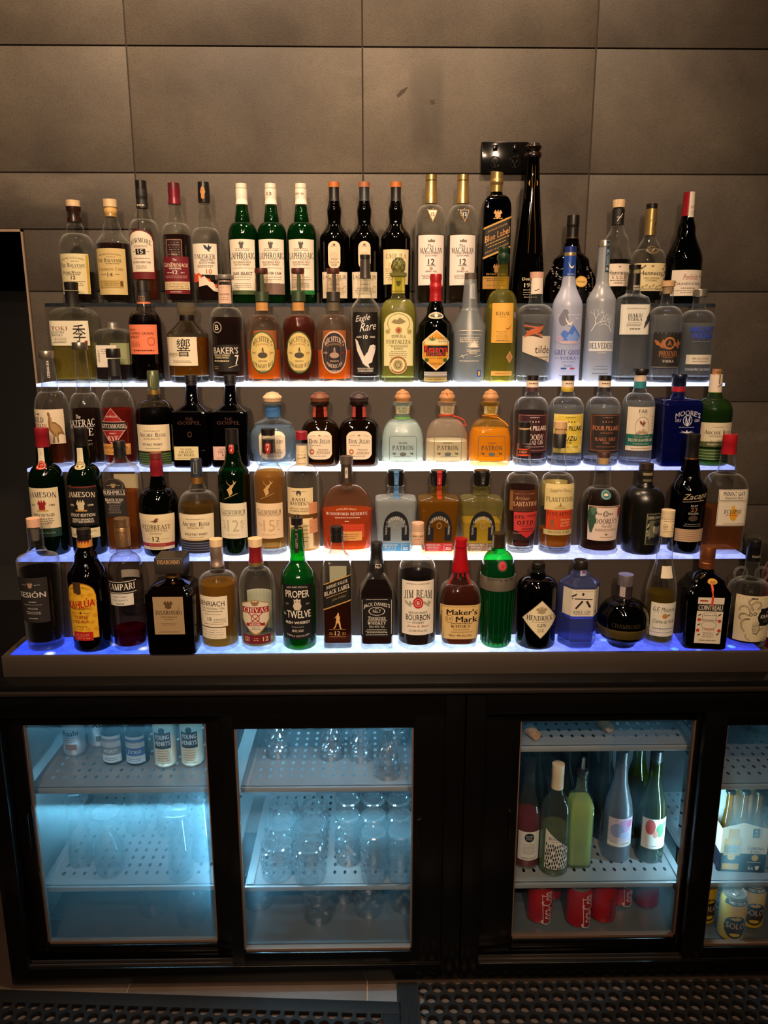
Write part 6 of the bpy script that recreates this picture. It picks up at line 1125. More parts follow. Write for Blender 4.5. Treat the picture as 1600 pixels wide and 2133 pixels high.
# ------------------------------------------------ lowest step
B('liqueur_bottle', 'thick-based clear bottle of black liquor with slate-grey label, first on lowest step', 5, 98, 70,
  [(1165, 84), ('S', 1160, 80), ('S', 1148, 40), ('S', 1140, 31), (1096, 31)], CLG, (('#160606', '#200808', .12), 1196),
  [CAP(plain('#6a6058', .3, .3), (1125, 15), (1097, 20), name='stopper_shank'), CAP(wood('#d8a078', 40), (1096, 29), (1079, 29.5))],
  [L(1204, 1297, 68, '#2e2a29', [P_('crest', 1219, 12, 11, '#b08a70'), X_(-20, 1219, -8, 1219, .7, 's'), X_(8, 1219, 20, 1219, .7, 's'), T('SESIÓN', 1238, 58, 14, '#d8d0c6', 'b'), G(1254, 20, 1, 3, 1.6, 's'), X_(-20, 1260, 20, 1260, .7, 's'), T('MOCHA', 1268, 22, 4, '#c0b8ae', 'b'), G(1275, 34, 2, 3.4, 1.2, 's'), G(1288, 24, 1, 3, 1.8, 's')], -4)], base=.022)
B('liqueur_bottle', 'dark brown liqueur bottle with bright yellow arched label and red lettering', 5, 196, 77,
  [(1200, 80), ('S', 1160, 46), ('S', 1140, 31), ('S', 1124, 28)], AMG, (DRK, 1165),
  [CAP(plain('#d08830', .5), (1137, 31), (1124, 30.5), name='patterned_collar'), CAP(BK, (1124, 27), (1112, 27), (1111, 29), (1101, 28))],
  [(1, L(1126, 1135, 28, None, [P_('tri', 1130, 6, 6, '#7a2a18', -12+6*k) for k in range(5)])), L(1214, 1330, 68, '#6a3a14', [], -6, 'arch'), L(1216, 1329, 66, '#eab42c', [T('PRODUCT OF MEXICO', 1224, 44, 4, '#5a3010', 'b', 0, 5), R_(1226, 17, 26, '#4a3218', -4)] + [D_(1240+14*(k//4), 13, 9, '#d89c20', -24+15*(k % 4)+7*((k//4) % 2)) for k in range(24)] + [T('KAHLÚA', 1257, 60, 19, '#b8201c', 'B', 0, 0, 0, .12), T('THE ORIGINAL', 1268, 40, 4.4, '#8a2018', 'b', 0, 0, 0, .05), E_(1276, 5, 5, 'b'), X_(-22, 1277, -5, 1277, .7, 'b'), X_(5, 1277, 22, 1277, .7, 'b'), T('COFFEE', 1286, 28, 6.6, '#9a1f1c', 'b'), T('LIQUEUR', 1295, 32, 6.6, '#9a1f1c', 'b'), G(1305, 24, 1, 3, 1, 'b')], -6, 'arch'), L(1316, 1334, 42, '#b8241c', [G(1322, 34, 3, 3.6, 1.4, '#e8b080')], -6, name='foot_label')])
B('liqueur_bottle', 'ribbed clear aperitif bottle with a little red left, bronze cap and slanted black name band', 5, 274, 66,
  [(1185, 69), ('D', 1152, 32), (1135, 30)], dict(tint='#f4f2f0', edge='#b0a8a4', bump=.15, bscale=60), (('#5a0c18', '#6a1020', .3), 1318),
  [CAP(foil('#a07c58', .35), (1136, 31), (1098, 31), (1097, 30), (1094, 31.5), (1091, 30), (1088, 31.5), (1085, 30), (1082, 31.5), (1079, 31), name='capsule')],
  [(1, L(1104, 1130, 20, None, [T('CAMPARI', 1110, 20, 3.4, '#4a3420'), O_(1121, 11, 13, '#6a4c30', 0, .2)])), L(1212, 1236, 68, '#c8c0b4', [R_(1224, 68, 21, '#14100f'), T('CAMPARI', 1223, 62, 13, '#f0e8dc', 'f')], -3, 'r', .06), L(1238, 1262, 56, '#dcd8cc', [T('Davide Campari', 1244, 30, 6, 'k', 'i'), T('MILANO', 1251, 32, 4, 'd', 's'), G(1258, 20, 1, 3, 1.4, 'k')], -5, 'r', .04)], back=(1196, 1212, 40, '#c8c4b8'))
B('liqueur_bottle', 'square maroon-black amaretto bottle with gift-box-shaped black cap and tan label', 5, 370, 98,
  [(1226, 103), ('S', 1212, 78), ('S', 1204, 32), (1199, 28)], dict(tint='#5a1c12', edge='#2a0a08', haze=.04, hazecol='#3a1008', bump=.2, bscale=25), (('#200606', '#2c0806', .14), 1224),
  [CAP(foil('#a0783c', .35), (1200, 29), (1186, 28), name='gold_collar'), ('box_cap', plain('#1c1511', .45), [(1187, 56), (1186, 58), (1156, 59), (1155, 58)], ('sq', 40, 1.0))],
  [(2, L(1158, 1186, 56, None, [T('DISARONNO', 1171, 46, 8.5, '#d8a868', 'f')])), L(1243, 1321, 62, '#a48a66', [P_('crest', 1259, 20, 16, '#5a4028'), T('DISARONNO', 1276, 54, 9, '#1c1410', 'f'), T('ORIGINALE', 1285, 34, 3.2, 'b'), G(1290, 18, 1, 3, 1.2, 'b'), G(1298, 36, 2, 3.4, .9, 'b'), G(1316, 50, 1), X_(16, 1280, 22, 1264, .8, '#6a5236')], 0)], sec=SQ, base=.014)
B('whisky_bottle', 'clear whisky bottle of golden spirit with two-part cream label, silver capsule and wood stopper', 5, 461, 74,
  [(1212, 80), ('D', 1190, 32), (1175, 29)], CLG, (('#c08c30', '#c89028', .34), 1224),
  [CAP(foil('#b8a090', .4), (1178, 30), ('S', 1165, 26), (1158, 26), (1155, 28), (1138, 27), name='capsule'), CAP(WDL, (1137, 26.5), (1122, 27.5))],
  [L(1243, 1306, 66, '#ece0c6', [T('BENRIACH', 1258, 58, 10.5, '#24202a', 'b', -2), T('THE ORIGINAL TEN', 1268, 52, 4.4, '#6a5a4c', 'b'), G(1274, 52, 1, 3, 1.2, 'k'), G(1280, 40, 1, 3, 1, 'd'), T('10', 1290, 9, 8, '#2a2a34', 'b', -6), G(1290, 30, 3, 3, .8, 'd', 16), G(1300, 50, 1)], -8), L(1308, 1331, 58, '#ece0c6', [G(1313, 50, 4, 4.6, .9, 'd')], -10, name='lower_label')])
B('whisky_bottle', 'nearly empty clear whisky bottle with red and cream shield label and wine-red capsule', 5, 540, 71,
  [(1225, 76), ('D', 1182, 34), (1172, 32)], CLG, (('#c0a060', '#b89c60', .2), 1338),
  [CAP(GOLD, (1176, 32), (1169, 31), name='gold_ring'), CAP(plain('#7a1820', .35, .3), (1169, 30.5), (1155, 28), ('S', 1148, 28), (1138, 30.5), name='capsule'), CAP(WDL, (1137, 29), (1121, 30))],
  [L(1249, 1323, 62, '#a8834c', [], 0, 'shield'), L(1251, 1320, 58, '#d8ccb4', [P_('crest', 1257, 20, 9, '#8a6c40'), R_(1271, 58, 12, '#9a2024'), T('CHIVAS', 1271, 50, 9, '#f0e4d4', 'f'), O_(1288, 18, 18, '#a82428', 0, .2), X_(-16, 1276, 16, 1302, 1.6, '#9a2024'), X_(16, 1276, -16, 1302, 1.6, '#9a2024'), R_(1301, 40, 6, '#9a2024'), T('REGAL', 1301, 24, 4, '#f0e4d4', 'b'), G(1308, 22, 2, 3)], 0, 'shield'), L(1323, 1341, 64, '#701c24', [T('XII', 1332, 13, 9, '#e8c890', 'f', -21), T('12', 1332, 12, 9, '#e8c890', 'b', 20), G(1330, 12, 2, 4, 1.2, '#d8a880')], 0, name='foot_label')], back=(1238, 1320, 56, '#c8ccb8'))
B('whiskey_bottle', 'bright green whiskey bottle with black label of bold white capitals and black pourer cap', 5, 625, 69,
  [(1200, 72), ('S', 1164, 33), ('S', 1155, 31), ('S', 1100, 25.5)], dict(tint='#2fae44', edge='#0c5a20', haze=.12, hazecol='#1cae40'), (('#0c4018', '#0e5020', .16), 1205),
  [CAP(BK, (1092, 25), (1078, 25.5), (1076, 12), (1072, 10), name='pourer_cap')],
  [L(1094, 1152, 9, '#1c1c18', [T('DISTILLED', 1122, 40, 4, '#a8a89c', 'b', 0, 0, -1)], 0, name='seal_strip'), L(1219, 1332, 70, '#161311', [T('RICH AND SMOOTH', 1223, 44, 3.4, '#c8c0b4', 'b', 0, 2), T('PROPER', 1238, 52, 15, '#ece2d2', 'b'), P_('lion', 1261, 18, 20, '#cdbfa8'), P_('crown', 1250, 14, 7, '#cdbfa8'), T('EST', 1259, 7, 3.4, 's', 'b', -22), T('2018', 1259, 8, 3.4, 's', 'b', 22), T('No.', 1280, 7, 5, 'w', 'b', -29), T('TWELVE', 1280, 52, 15, '#ece2d2', 'b', 3), T('IRISH WHISKEY', 1297, 54, 5.6, '#ece2d2', 'b'), G(1306, 30, 1, 3, 1, 's'), T('IRELAND', 1314, 24, 5, '#d8ccbc', 'f'), T('TRIPLE DISTILLED', 1325, 50, 3.4, '#c8c0b4', 'b', 0, -3)])])
B('whisky_bottle', 'square clear whisky bottle with slanting black label and striding figure, clear above brown spirit', 5, 705, 58,
  [(1175, 58.5), ('S', 1140, 28), (1126, 26)], CLG, (('#5a1c0c', '#6a200c', .22), 1262),
  [CAP(BK, (1127, 27), (1113, 26), (1112, 27.5), (1108, 26.5), (1104, 27.5), (1098, 26.5), (1096, 26), name='screw_cap')],
  [L(1207, 1262, 57, '#171412', [R_(1208, 57, 2, 'g'), T('JOHNNIE WALKER', 1217, 44, 6.5, '#d8ccb4', 'f'), T('BLACK LABEL', 1229, 52, 8.5, '#e8dcc4', 'f'), G(1238, 48, 1, 3, 1.4, 'g'), T('John Walker', 1247, 30, 7, '#8a7a4c', 'i', 4), R_(1260, 57, 2.4, 'g')], 0, 'r', .38), L(1273, 1330, 50, None, [P_('man', 1293, 22, 34, '#d8a868'), X_(-17, 1311, 17, 1311, .7, 'g'), T('12', 1319, 11, 9, '#e8c898', 'b'), G(1318, 8, 2, 3, 1, 'g', -13), G(1318, 8, 2, 3, 1, 'g', 13), X_(-17, 1326, 17, 1326, .7, 'g')], name='printed_lettering')], sec=SQ, back=(1188, 1230, 36, '#c4c0a8'), base=.014)
B('whiskey_bottle', 'square whiskey bottle of dark red-brown spirit with ornate black and white label and black capsule', 5, 785, 65,
  [(1224, 68), (1200, 40), ('S', 1192, 31), (1188, 30)], CLG, (('#2c0a06', '#38100a', .18), 1226),
  [CAP(BKM, (1190, 31), (1174, 31), ('S', 1160, 26), (1148, 25), (1147, 26), (1131, 25), (1129, 24), name='capsule')],
  [(1, L(1172, 1188, 26, None, [T('No.7', 1181, 14, 6, 'w', 'b', 4), G(1176, 14, 1, 3, 1, 'w', 4)])), L(1245, 1326, 65, '#14110f', [X_(-29, 1249, 29, 1249, .9, '#d8d0c4'), X_(-29, 1322, 29, 1322, .9, '#d8d0c4'), X_(-30, 1250, -30, 1321, .9, '#d8d0c4'), X_(30, 1250, 30, 1321, .9, '#d8d0c4'), T("JACK DANIEL'S", 1259, 54, 10, '#e8e0d4', 'b', 0, 5), O_(1273, 34, 18, '#d8d0c4', 0, .1), T('No.7', 1273, 16, 7, '#e8e0d4', 'b'), T('OLD', 1267, 8, 3, 'w'), T('Tennessee', 1287, 36, 7, '#e8e0d4', 'f'), G(1292, 44, 1, 3, 1, 'w'), T('WHISKEY', 1297.5, 38, 6.5, '#e8e0d4', 'f'), T('70cl 40% Vol.', 1305, 32, 5, '#d8d0c4', 'b'), G(1311, 48, 3, 3.2, 1.3, '#c8c0b4')])], sec=('sq', 8, .95), base=.012)
B('bourbon_bottle', 'large bourbon bottle with fluted clear neck, white label and red wax rosette', 5, 868, 78,
  [(1190, 80), ('D', 1162, 36), (1158, 34), (1150, 33), (1132, 28)], CLG, (('#241008', '#30140a', .14), 1205),
  [CAP(plain('#c4a084', .45), (1133, 27), (1106, 27), (1105, 26), (1102, 27.5), (1099, 26), (1096, 27.5), (1093, 26), (1090, 27), (1088, 25), name='screw_cap')],
  [(1, L(1108, 1130, 25, None, [T('JAMES B. BEAM', 1118, 26, 5, '#3a2a20', 'b'), G(1124, 16, 1)])), L(1211, 1323, 76, '#ece2d0', [T("THE WORLD'S No.1 BOURBON WHISKEY", 1217, 52, 3.2, '#3a2a20', 'b'), T('JIM BEAM', 1237, 63, 17, '#241c1c', 'f', 0, 5), P_('wings', 1258, 22, 14, '#a8a48c', -20), P_('wings', 1258, 22, 14, '#a8a48c', 20), E_(1256, 22, 23, '#b81f24'), O_(1256, 15, 16, '#e8b0a0', 0, .14), T('B', 1256, 6, 7, '#f0dcd0', 'b'), T('KENTUCKY STRAIGHT', 1276.5, 40, 4.4, '#2a2020', 'b'), T('BOURBON', 1286.5, 53, 12, '#241c1c', 'b'), T('WHISKEY', 1297, 26, 5, '#2a2020', 's'), G(1297, 48, 1) if 0 else X_(-24, 1297, -16, 1297, .6, 'k'), T('James B. Beam', 1305, 48, 6, '#a83030', 'i'), T('1.125 LITRES 37% ALC./VOL.', 1314, 40, 4.2, '#2a2020', 's')])], base=.012)
def drips(root, zz, kk):
    mb = MB(); m = plain('#9c0e18', .25, 0, .6)
    for a, v1, r in ((-.35, 1200, 1), (-1.15, 1216, 1.0), (.25, 1196, 1), (.9, 1214, .9), (1.5, 1204, 1), (2.4, 1205, 1), (-2.2, 1200, 1)):
        pts = []
        for k in range(7):
            v = 1176 + (v1-1176)*k/6; t = max(0, min(1, (v-1150)/(1240-1150))); hw = (30 + (88-30)*max(0, (v-1186)/44)**2 if v > 1186 else 31 + 3*(v-1176)/10)/2*kk(v)
            pts.append((hw*math.sin(a)*1.0, -hw*math.cos(a), zz(v)))
        mb.tube(pts, .0022, m, 6)
    mb.build('wax_drip', root)
B('bourbon_bottle', 'squarish amber bourbon bottle with dripping red wax neck and straw-coloured label', 5, 955, 72,
  [(1300, 80), (1250, 88), ('D', 1212, 46), ('S', 1190, 31), (1170, 30)], CLG, (('#5a2008', '#7a2c0c', .26), 1216),
  [CAP(plain('#9c0e18', .25, 0, .6), (1188, 34.5), ('S', 1172, 33), (1150, 29), (1140, 28), ('S', 1136, 30), (1130, 28), (1126, 29), (1121, 27.5), name='wax_seal')],
  [L(1261, 1331, 84, '#e2bf7c', [R_(1262, 82, 2, '#8a2a20') if 0 else G(1264, 78, 1, 3, .8, 'b'), T("Maker's", 1275, 64, 12, '#2a1c18', 'B', 2), T('Mark', 1290, 46, 12, '#2a1c18', 'B', 12), O_(1289, 15, 16, '#4a3428', -24, .1), T('S IV', 1289, 10, 6, '#4a3428', 'b', -24), G(1298, 56, 1, 3, 1.4, '#4a3020'), T('WHISKY', 1304, 42, 6, '#2a1c18', 'f'), G(1311, 40, 1, 3, 1, 'b'), G(1316, 50, 1, 3, .9, 'b'), T('700ml - 40% ALC./VOL.', 1323, 48, 4, '#4a3020', 'b')])], sec=('sq', 3.2, .85), base=.010, extra=drips)
def flutes(root, zz, kk):
    mb = MB(); m = glass('#1c8a3c', '#0c5a24', .3, '#1c9a48')
    for k in range(20):
        a = 2*math.pi*k/20
        def R(v): return (62 + (72-62)*(1345-v)/(1345-1222))/2*kk(v)
        mb.tube([((R(v)-.0006)*math.sin(a), -(R(v)-.0006)*math.cos(a), zz(v)) for v in (1333, 1320, 1300, 1270, 1240, 1224)], .0011, m, 5)
    mb.build('fluting', root)
B('gin_bottle', 'emerald green fluted shaker-shaped gin bottle with silver band and red seal', 5, 1032, 60,
  [(1222, 72), (1190, 71), ('D', 1148, 32), ('S', 1138, 29)], dict(tint='#3cc06a', edge='#0c6a30', haze=.08, hazecol='#28b060'), (('#0c4a20', '#0e5c28', .2), 1192),
  [CAP(foil('#5a4a34', .35), (1140, 28.5), (1116, 28), (1114, 29.5), (1110, 29), name='cap'), CAP(foil('#a89c8c', .35), (1221, 73.5), (1219, 74), (1196, 73.5), (1194, 73), name='silver_band')],
  [L(1168, 1192, 23, '#0e4a24', [E_(1180, 17, 19, '#a82430'), O_(1180, 12, 13, '#c8505a', 0, .2)], 4, 'e', name='seal'), (2, L(1197, 1219, 62, None, [T('Tanqueray', 1208, 34, 9, '#2a2624', 'i', -12, 2), T('No TEN', 1209, 22, 5.6, '#2a2624', 'b', 20, 1)]))], extra=flutes)
B('gin_bottle', 'black apothecary-shaped gin bottle with cream diamond label', 5, 1114, 81,
  [(1222, 83), ('D', 1200, 34), ('S', 1192, 30), (1190, 28)], dict(tint='#1a1410', edge='#0a0806', haze=.04, hazecol='#1a130e'), None,
  [CAP(plain('#151210', .35), (1192, 28), (1184, 26), ('S', 1179, 29), (1172, 28), (1171, 26), name='cap')],
  [L(1251, 1331, 84, '#8a7a58', [D_(1291, 81, 77, '#e8dbb8'), P_('crest', 1272, 26, 12, '#a89870'), P_('agave', 1266, 16, 8, '#a89870'), T("HENDRICK'S", 1288, 66, 10, '#2a2628', 'f', 2), G(1296, 46, 1, 3, 1, 'b'), T('GIN', 1303, 19, 7, '#2a2628', 'f', 2), G(1312, 16, 2, 4, 1.4, 'b')], 2, 'd')])
B('gin_bottle', 'six-sided clear gin bottle lit blue from below with cream wrap label of brushed strokes', 5, 1200, 82,
  [(1212, 89), ('S', 1196, 42), ('S', 1186, 29), (1182, 27)], dict(tint='#e8eefc', edge='#98a8e0', haze=.10, hazecol='#8ca0f8', bump=.15, bscale=40), (('#c8d0fa', '#6c80f0', .22, .6, 1.3), 1290),  # clear glass and gin coloured blue to carry the tread's light
  [CAP(plain('#14121a', .35), (1200, 27), (1183, 26), name='neck_sleeve'), CAP(plain('#1c1614', .35), (1184, 29), (1182, 30), (1168, 30), (1166, 28))],
  [(1, L(1184, 1200, 15, '#e8e0dc', [R_(1192, 8, 5, '#b83040')], 4, name='tax_stamp')), L(1228, 1284, 74, '#e4dac6', [G(1232, 50, 1, 3, 1, '#a89878'), P_('leaf', 1240, 12, 8, '#2c2622', -20), E_(1238, 5, 6, '#2c2622', -2), X_(-24, 1247, 18, 1249, 2.2, '#2c2622'), X_(-2, 1252, -16, 1268, 4, '#2c2622'), X_(6, 1252, 14, 1265, 4.5, '#2c2622'), T('ROKU GIN', 1275, 36, 6, '#4a3c3c', 'f', -2), G(1280, 34, 1), R_(1276, 4, 6, '#8a3040', 28)])], sec=HEX, base=.016)
def orb_feet(root, zz, kk): pass
B('liqueur_bottle', 'globe-shaped black raspberry liqueur bottle with dull gold belt and ribbed silver cap', 5, 1294, 56,
  [(1334, 60), ('S', 1318, 92), (1306, 102), (1300, 103), (1286, 103), ('D', 1248, 40), ('S', 1244, 31)], dict(tint='#2a0c12', edge='#0c0406', haze=.03, hazecol='#1c060a'), (DRK, 1280),
  [CAP(plain('#3a3038', .35, .5), (1246, 30), (1218, 30), name='neck_sleeve'), CAP(foil('#a89ca0', .3), (1218, 32), (1200, 32.5), (1196, 31)), CAP(foil('#7a6834', .45), (1314, 101), (1312, 103), (1300, 106.5), (1297, 106.5), name='gold_belt')],
  [(1, L(1219, 1244, 12, '#b8a8ac', [G(1224, 8, 4, 5, 1.4, '#8a3a4a')], -10, name='tax_strip')), (3, L(1298, 1314, 60, None, [T('CHAMBORD', 1306, 60, 8, '#3a3018', 'f', -10)]))], dy=.004)
B('liqueur_bottle', 'tall slender clear bottle of yellow liqueur with white label and cream screw cap', 5, 1369, 58,
  [(1235, 61), ('S', 1150, 32), ('S', 1115, 26)], CLG, (('#a08a28', '#a88c24', .24), 1242),
  [CAP(plain('#d8c49a', .45), (1116, 27), (1082, 27.5), (1081, 26.5), (1078, 28), (1075, 27), (1072, 28), (1069, 27), (1066, 28), (1062, 27.5), name='screw_cap')],
  [(1, L(1084, 1112, 27, None, [X_(-13, 1087, 13, 1087, .8, 'b'), X_(-13, 1108, 13, 1108, .8, 'b'), O_(1098, 9, 12, '#5a4a30', -8, .12), O_(1098, 9, 12, '#5a4a30', 9, .12), T('GM', 1098, 6, 4, 'b', 'b', -8)])), L(1180, 1206, 23, '#e2d6bc', [], 0, name='neck_sticker'), L(1257, 1326, 60, '#e6e2d2', [T('G.E. Massenez', 1270, 50, 9, '#2a2826', 'i'), X_(-28, 1277, 28, 1277, .6, 'k'), E_(1284, 12, 10, '#c8843c'), P_('leaf', 1282, 8, 6, '#6a6a3c', 8), T('Crème de Pêche', 1295, 48, 8, '#2a2826', 'i'), G(1310, 54, 1, 3, 1.6, '#5a6aa0'), X_(-29, 1318, 29, 1318, .8, '#7a86b0')])])
def oribbon(root, zz, kk):
    mb = MB(); m = plain('#d84818', .4); F = .046
    mb.tube([(0, -.0135, zz(1182)), (0, -.017, zz(1196)), (.002, -.026, zz(1201)), (.004, -.038, zz(1207)), (.005, -.046, zz(1217)), (.005, -.0503, zz(1228)), (.005, -.0503, zz(1246))], .0028, m, 6); mb.build('ribbon', root)
B('liqueur_bottle', 'square dark orange-liqueur bottle with copper cap, orange ribbon and cream illustrated label', 5, 1456, 86,
  [(1228, 90), ('S', 1205, 66), ('S', 1186, 30), (1180, 27)], dict(tint='#3a1c0a', edge='#160a04', haze=.03, hazecol='#241006'), (DRK, 1225),
  [CAP(foil('#a8643c', .35), (1182, 31), (1170, 31), (1169, 29.5), (1166, 31), (1163, 29.5), (1160, 31), (1141, 31), (1138, 29.5), name='screw_cap')],
  [L(1207, 1221, 20, '#c89438', [T('1849', 1214, 12, 4.4, '#5a3a10', 'b')], 5, 'e', name='seal'), L(1245, 1339, 52, '#e9dcc4', [R_(1266, 52, 15, '#2a2220'), T('COINTREAU', 1266, 48, 11, '#e9dcc4', 'B'), R_(1252, 16, 3, '#b83a2c', -14), O_(1284, 30, 18, '#5a4a3c', 0, -.06), G(1282, 26, 1), T('MAISON FONDEE 1849', 1292, 32, 3.6, '#5a3a30', 'b'), O_(1302, 30, 16, '#8a7a68', 0, .06), T('L\'UNIQUE', 1311, 24, 5, '#c8402c', 'b'), G(1318, 24, 3, 4, 1, 'd'), E_(1291, 7, 7, '#c8402c', -20), E_(1293, 7, 7, '#c8402c', 20), E_(1313, 7, 7, '#c8402c', -21), E_(1313, 7, 7, '#c8402c', 21), P_('leaf', 1281, 7, 6, '#2a2220', -20), P_('leaf', 1280, 7, 6, '#2a2220', 19), P_('leaf', 1301, 7, 5, '#2a2220', -20), P_('leaf', 1320, 6, 6, '#2a2220', 18), P_('leaf', 1322, 6, 5, '#2a2220', -18), G(1333, 40, 1)], 2, 'r', .0)], sec=('sq', 9, 1.0), rot=-7, extra=oribbon)
def rings(root, zz, kk):
    for s in (-1, 1):
        mb = MB(); cz = zz(1195); R = 14*kk(1195)
        mb.tube([(s*(22*kk(1195) + R*.95*math.cos(a)), 0, cz + R*math.sin(a)) for a in [2*math.pi*k/24 for k in range(25)]], .0034, glass('#f0f0ea', '#a8a8a0', .16, '#c8c4b8'), 8); mb.build('handle_ring', root)
def tent(pts, t=3.0):
    out = []
    for a, b in zip(pts, pts[1:]): out.append(X_(a[0], a[1], b[0], b[1], t, '#2e2822'))
    for a, b in zip(pts, pts[1:]): out.append(X_(a[0], a[1], b[0], b[1], t*.5, '#d8c8a4'))
    return out
OCTO = tent([(-14, 1278), (-18, 1268), (-26, 1264), (-34, 1268), (-36, 1276)]) + tent([(-16, 1284), (-24, 1280), (-32, 1282), (-36, 1290), (-30, 1294)]) + tent([(-14, 1290), (-24, 1292), (-30, 1300), (-28, 1310), (-22, 1318)]) + tent([(-10, 1274), (-14, 1262), (-6, 1254), (4, 1256), (6, 1264), (-2, 1270)]) + tent([(-8, 1272), (-20, 1256), (-14, 1248), (-2, 1248)]) + tent([(2, 1308), (12, 1312), (18, 1308)]) + tent([(-20, 1322), (-18, 1330), (-10, 1334)], 2)
B('rum_bottle', 'clear jug-shaped rum bottle with two ring handles and cream label with a tentacled sea creature', 5, 1549, 82,
  [(1235, 88), ('D', 1205, 34), ('S', 1188, 29), (1166, 27)], CLG, (('#1c0c06', '#241008', .12), 1328),
  [CAP(plain('#121010', .35), (1167, 28), (1140, 27), (1139, 28), (1136, 27), (1133, 28), (1130, 27), (1127, 28), (1124, 26), name='screw_cap')],
  [(1, L(1152, 1166, 26, None, [T('KRAKEN', 1160, 20, 4.4, 's', 'b', 2)])), L(1243, 1336, 90, '#e6d6b0', OCTO + [P_('octopus', 1300, 34, 44, '#2e2822', -4), P_('octopus', 1300, 30, 40, '#d8c8a4', -4), O_(1281, 7, 7, '#2e2822', -13, .4), O_(1279, 7, 7, '#2e2822', -5, .4), G(1302, 12, 5, 3, 1, '#6a5c48', -2), G(1248, 22, 2, 4, .8, 'k', 30), G(1330, 26, 2, 4, .8, 'k', 24), R_(1286, 38, 36, '#191614', 25), E_(1286, 46, 38, '#191614', 24), T('KRAKEN', 1285, 36, 7.5, '#e8dcc8', 'b', 25), T('THE', 1277, 10, 4, 's', 'i', 25), G(1292, 24, 2, 4, 1, '#8a8070', 25)])], base=.012, extra=rings)
# ------------------------------------------------ on the worktop past the end of the display
B('gin_bottle', 'clear bottle with pink screw cap and pink liquid standing on the worktop beside the display', 5, 1603, 62,
  [(1200, 64), ('S', 1150, 36), (1116, 30)], CLG, (('#a8202c', '#b82434', .35), 1170),
  [CAP(plain('#d8a8b4', .4), (1117, 33), (1112, 34), (1098, 33), (1093, 31), name='screw_cap')],
  [(1, L(1098, 1104, 34, '#b8243c', [G(1101, 26, 1, 3, 2, 'w')])), L(1126, 1172, 36, '#e4d0cc', [G(1132, 28, 3, 5, 2.4, '#b83a4c'), T('pin.com', 1151, 24, 6, '#b83a4c', 'b', -4), G(1162, 28, 2, 5, 3, '#b83a4c')], name='neck_label'), L(1212, 1330, 62, '#e0d2c2', [R_(1222, 60, 14, '#b82434'), T('PINK', 1262, 40, 12, '#b82434', 'b', -4), P_('leaf', 1270, 12, 18, '#4a7a34', -18), P_('leaf', 1300, 16, 30, '#c83040', -16)], 0)], y=1.765, z0=.8265)
def vessel(kind, label, cat, loc, outer, mat, name='glass_body', inner=None, group=None, rot=0, seg=28):
    """open thin-walled vessel: outer [(z, r)] from base to rim"""
    o = thing(kind, label, cat, loc, rot, group); mb = MB()
    prof = [(outer[0][0], .0005)] + outer + [(z, max(.0005, r-.0018)) for z, r in reversed(outer)][:-1]
    mb.lathe(prof, mat, seg, close=False); mb.build(name, o, 40); return o
jz = at_y(1550, 1118, 1.98).z - .8265
vessel('glass_jar', 'wide clear glass jar standing on the worktop behind the end of the display', 'jar', (at_y(1552, 1130, 1.98).x + .035, 1.98, .8265), [(0, .03), (.006, .036), (jz-.02, .036), (jz-.008, .041), (jz, .04)], glass('#e4e4dc', '#a0a098', .08, '#b8b4a8'))

# ================================================================ inside the fridges
CRY = glass('#fdfeff', '#b4d0da', .025, '#ffffff', .08, 0, 0, 3.6, rim=.6); PLG = glass('#fbfdfe', '#a4c4d0', .03, '#f0fafc', .05, refl=1.6, rim=.5)
GAP = .0006
def spot_at(u, v, z, r, dy=0):               # where something stands whose front foot shows at picture point u, v
    p = at_z(u, v, z); return (p.x, p.y + r + dy, z + GAP)
def item_surf(prof): return Surf(prof)
def canned(kind, label, loc, r, h, body, items=(), top=SILV, group=None, rot=0, band=None, neck=True):
    o = thing(kind, label, 'can', loc, rot, group); mb = MB()
    prof = [(0, r*.82), (.004, r*.86), (.009, r), (h-.016, r), (h-.006, r*.86)]
    mb.lathe([(.004, r*.86), (.009, r), (h-.016, r), (h-.006, r*.86)], body); mb.build('can_body', o)
    mb = MB(); mb.lathe([(0, r*.78), (.0035, r*.87), (.0045, r*.86)], SILV); mb.build('base_rim', o)
    mb = MB(); mb.lathe([(h-.0065, r*.87), (h-.001, r*.885), (h, r*.87), (h-.0005, r*.83), (h-.0035, r*.8), (h-.003, .001)], top, close=False); lid = mb.build('lid', o)
    mb = MB(); mb.tube([(.0, -r*.1+.011*math.sin(a), h-.0015) if 0 else (.007*math.cos(a), -r*.1+.011*math.sin(a), h-.0018) for a in [2*math.pi*k/14 for k in range(15)]], .0016, SILV, 5); mb.build('pull_tab', lid)
    s = Surf([(0, r), (h-.016, r), (h-.006, r*.86), (h, r*.86)])
    k = .001                                   # items in millimetres, heights down from the rim
    if items: label_mesh(s, lambda v: (h - v*k, k), L(0, h/k, 2*r/k, None, items, name='printing'), o)
    return o
Z1U, Z1L, Z2U, Z2L, Z3U, Z3L, Z4U, Z4L = ZU[1], ZL[1], ZU[2], ZL[2], ZU[3], ZL[3], ZU[4], ZL[4]
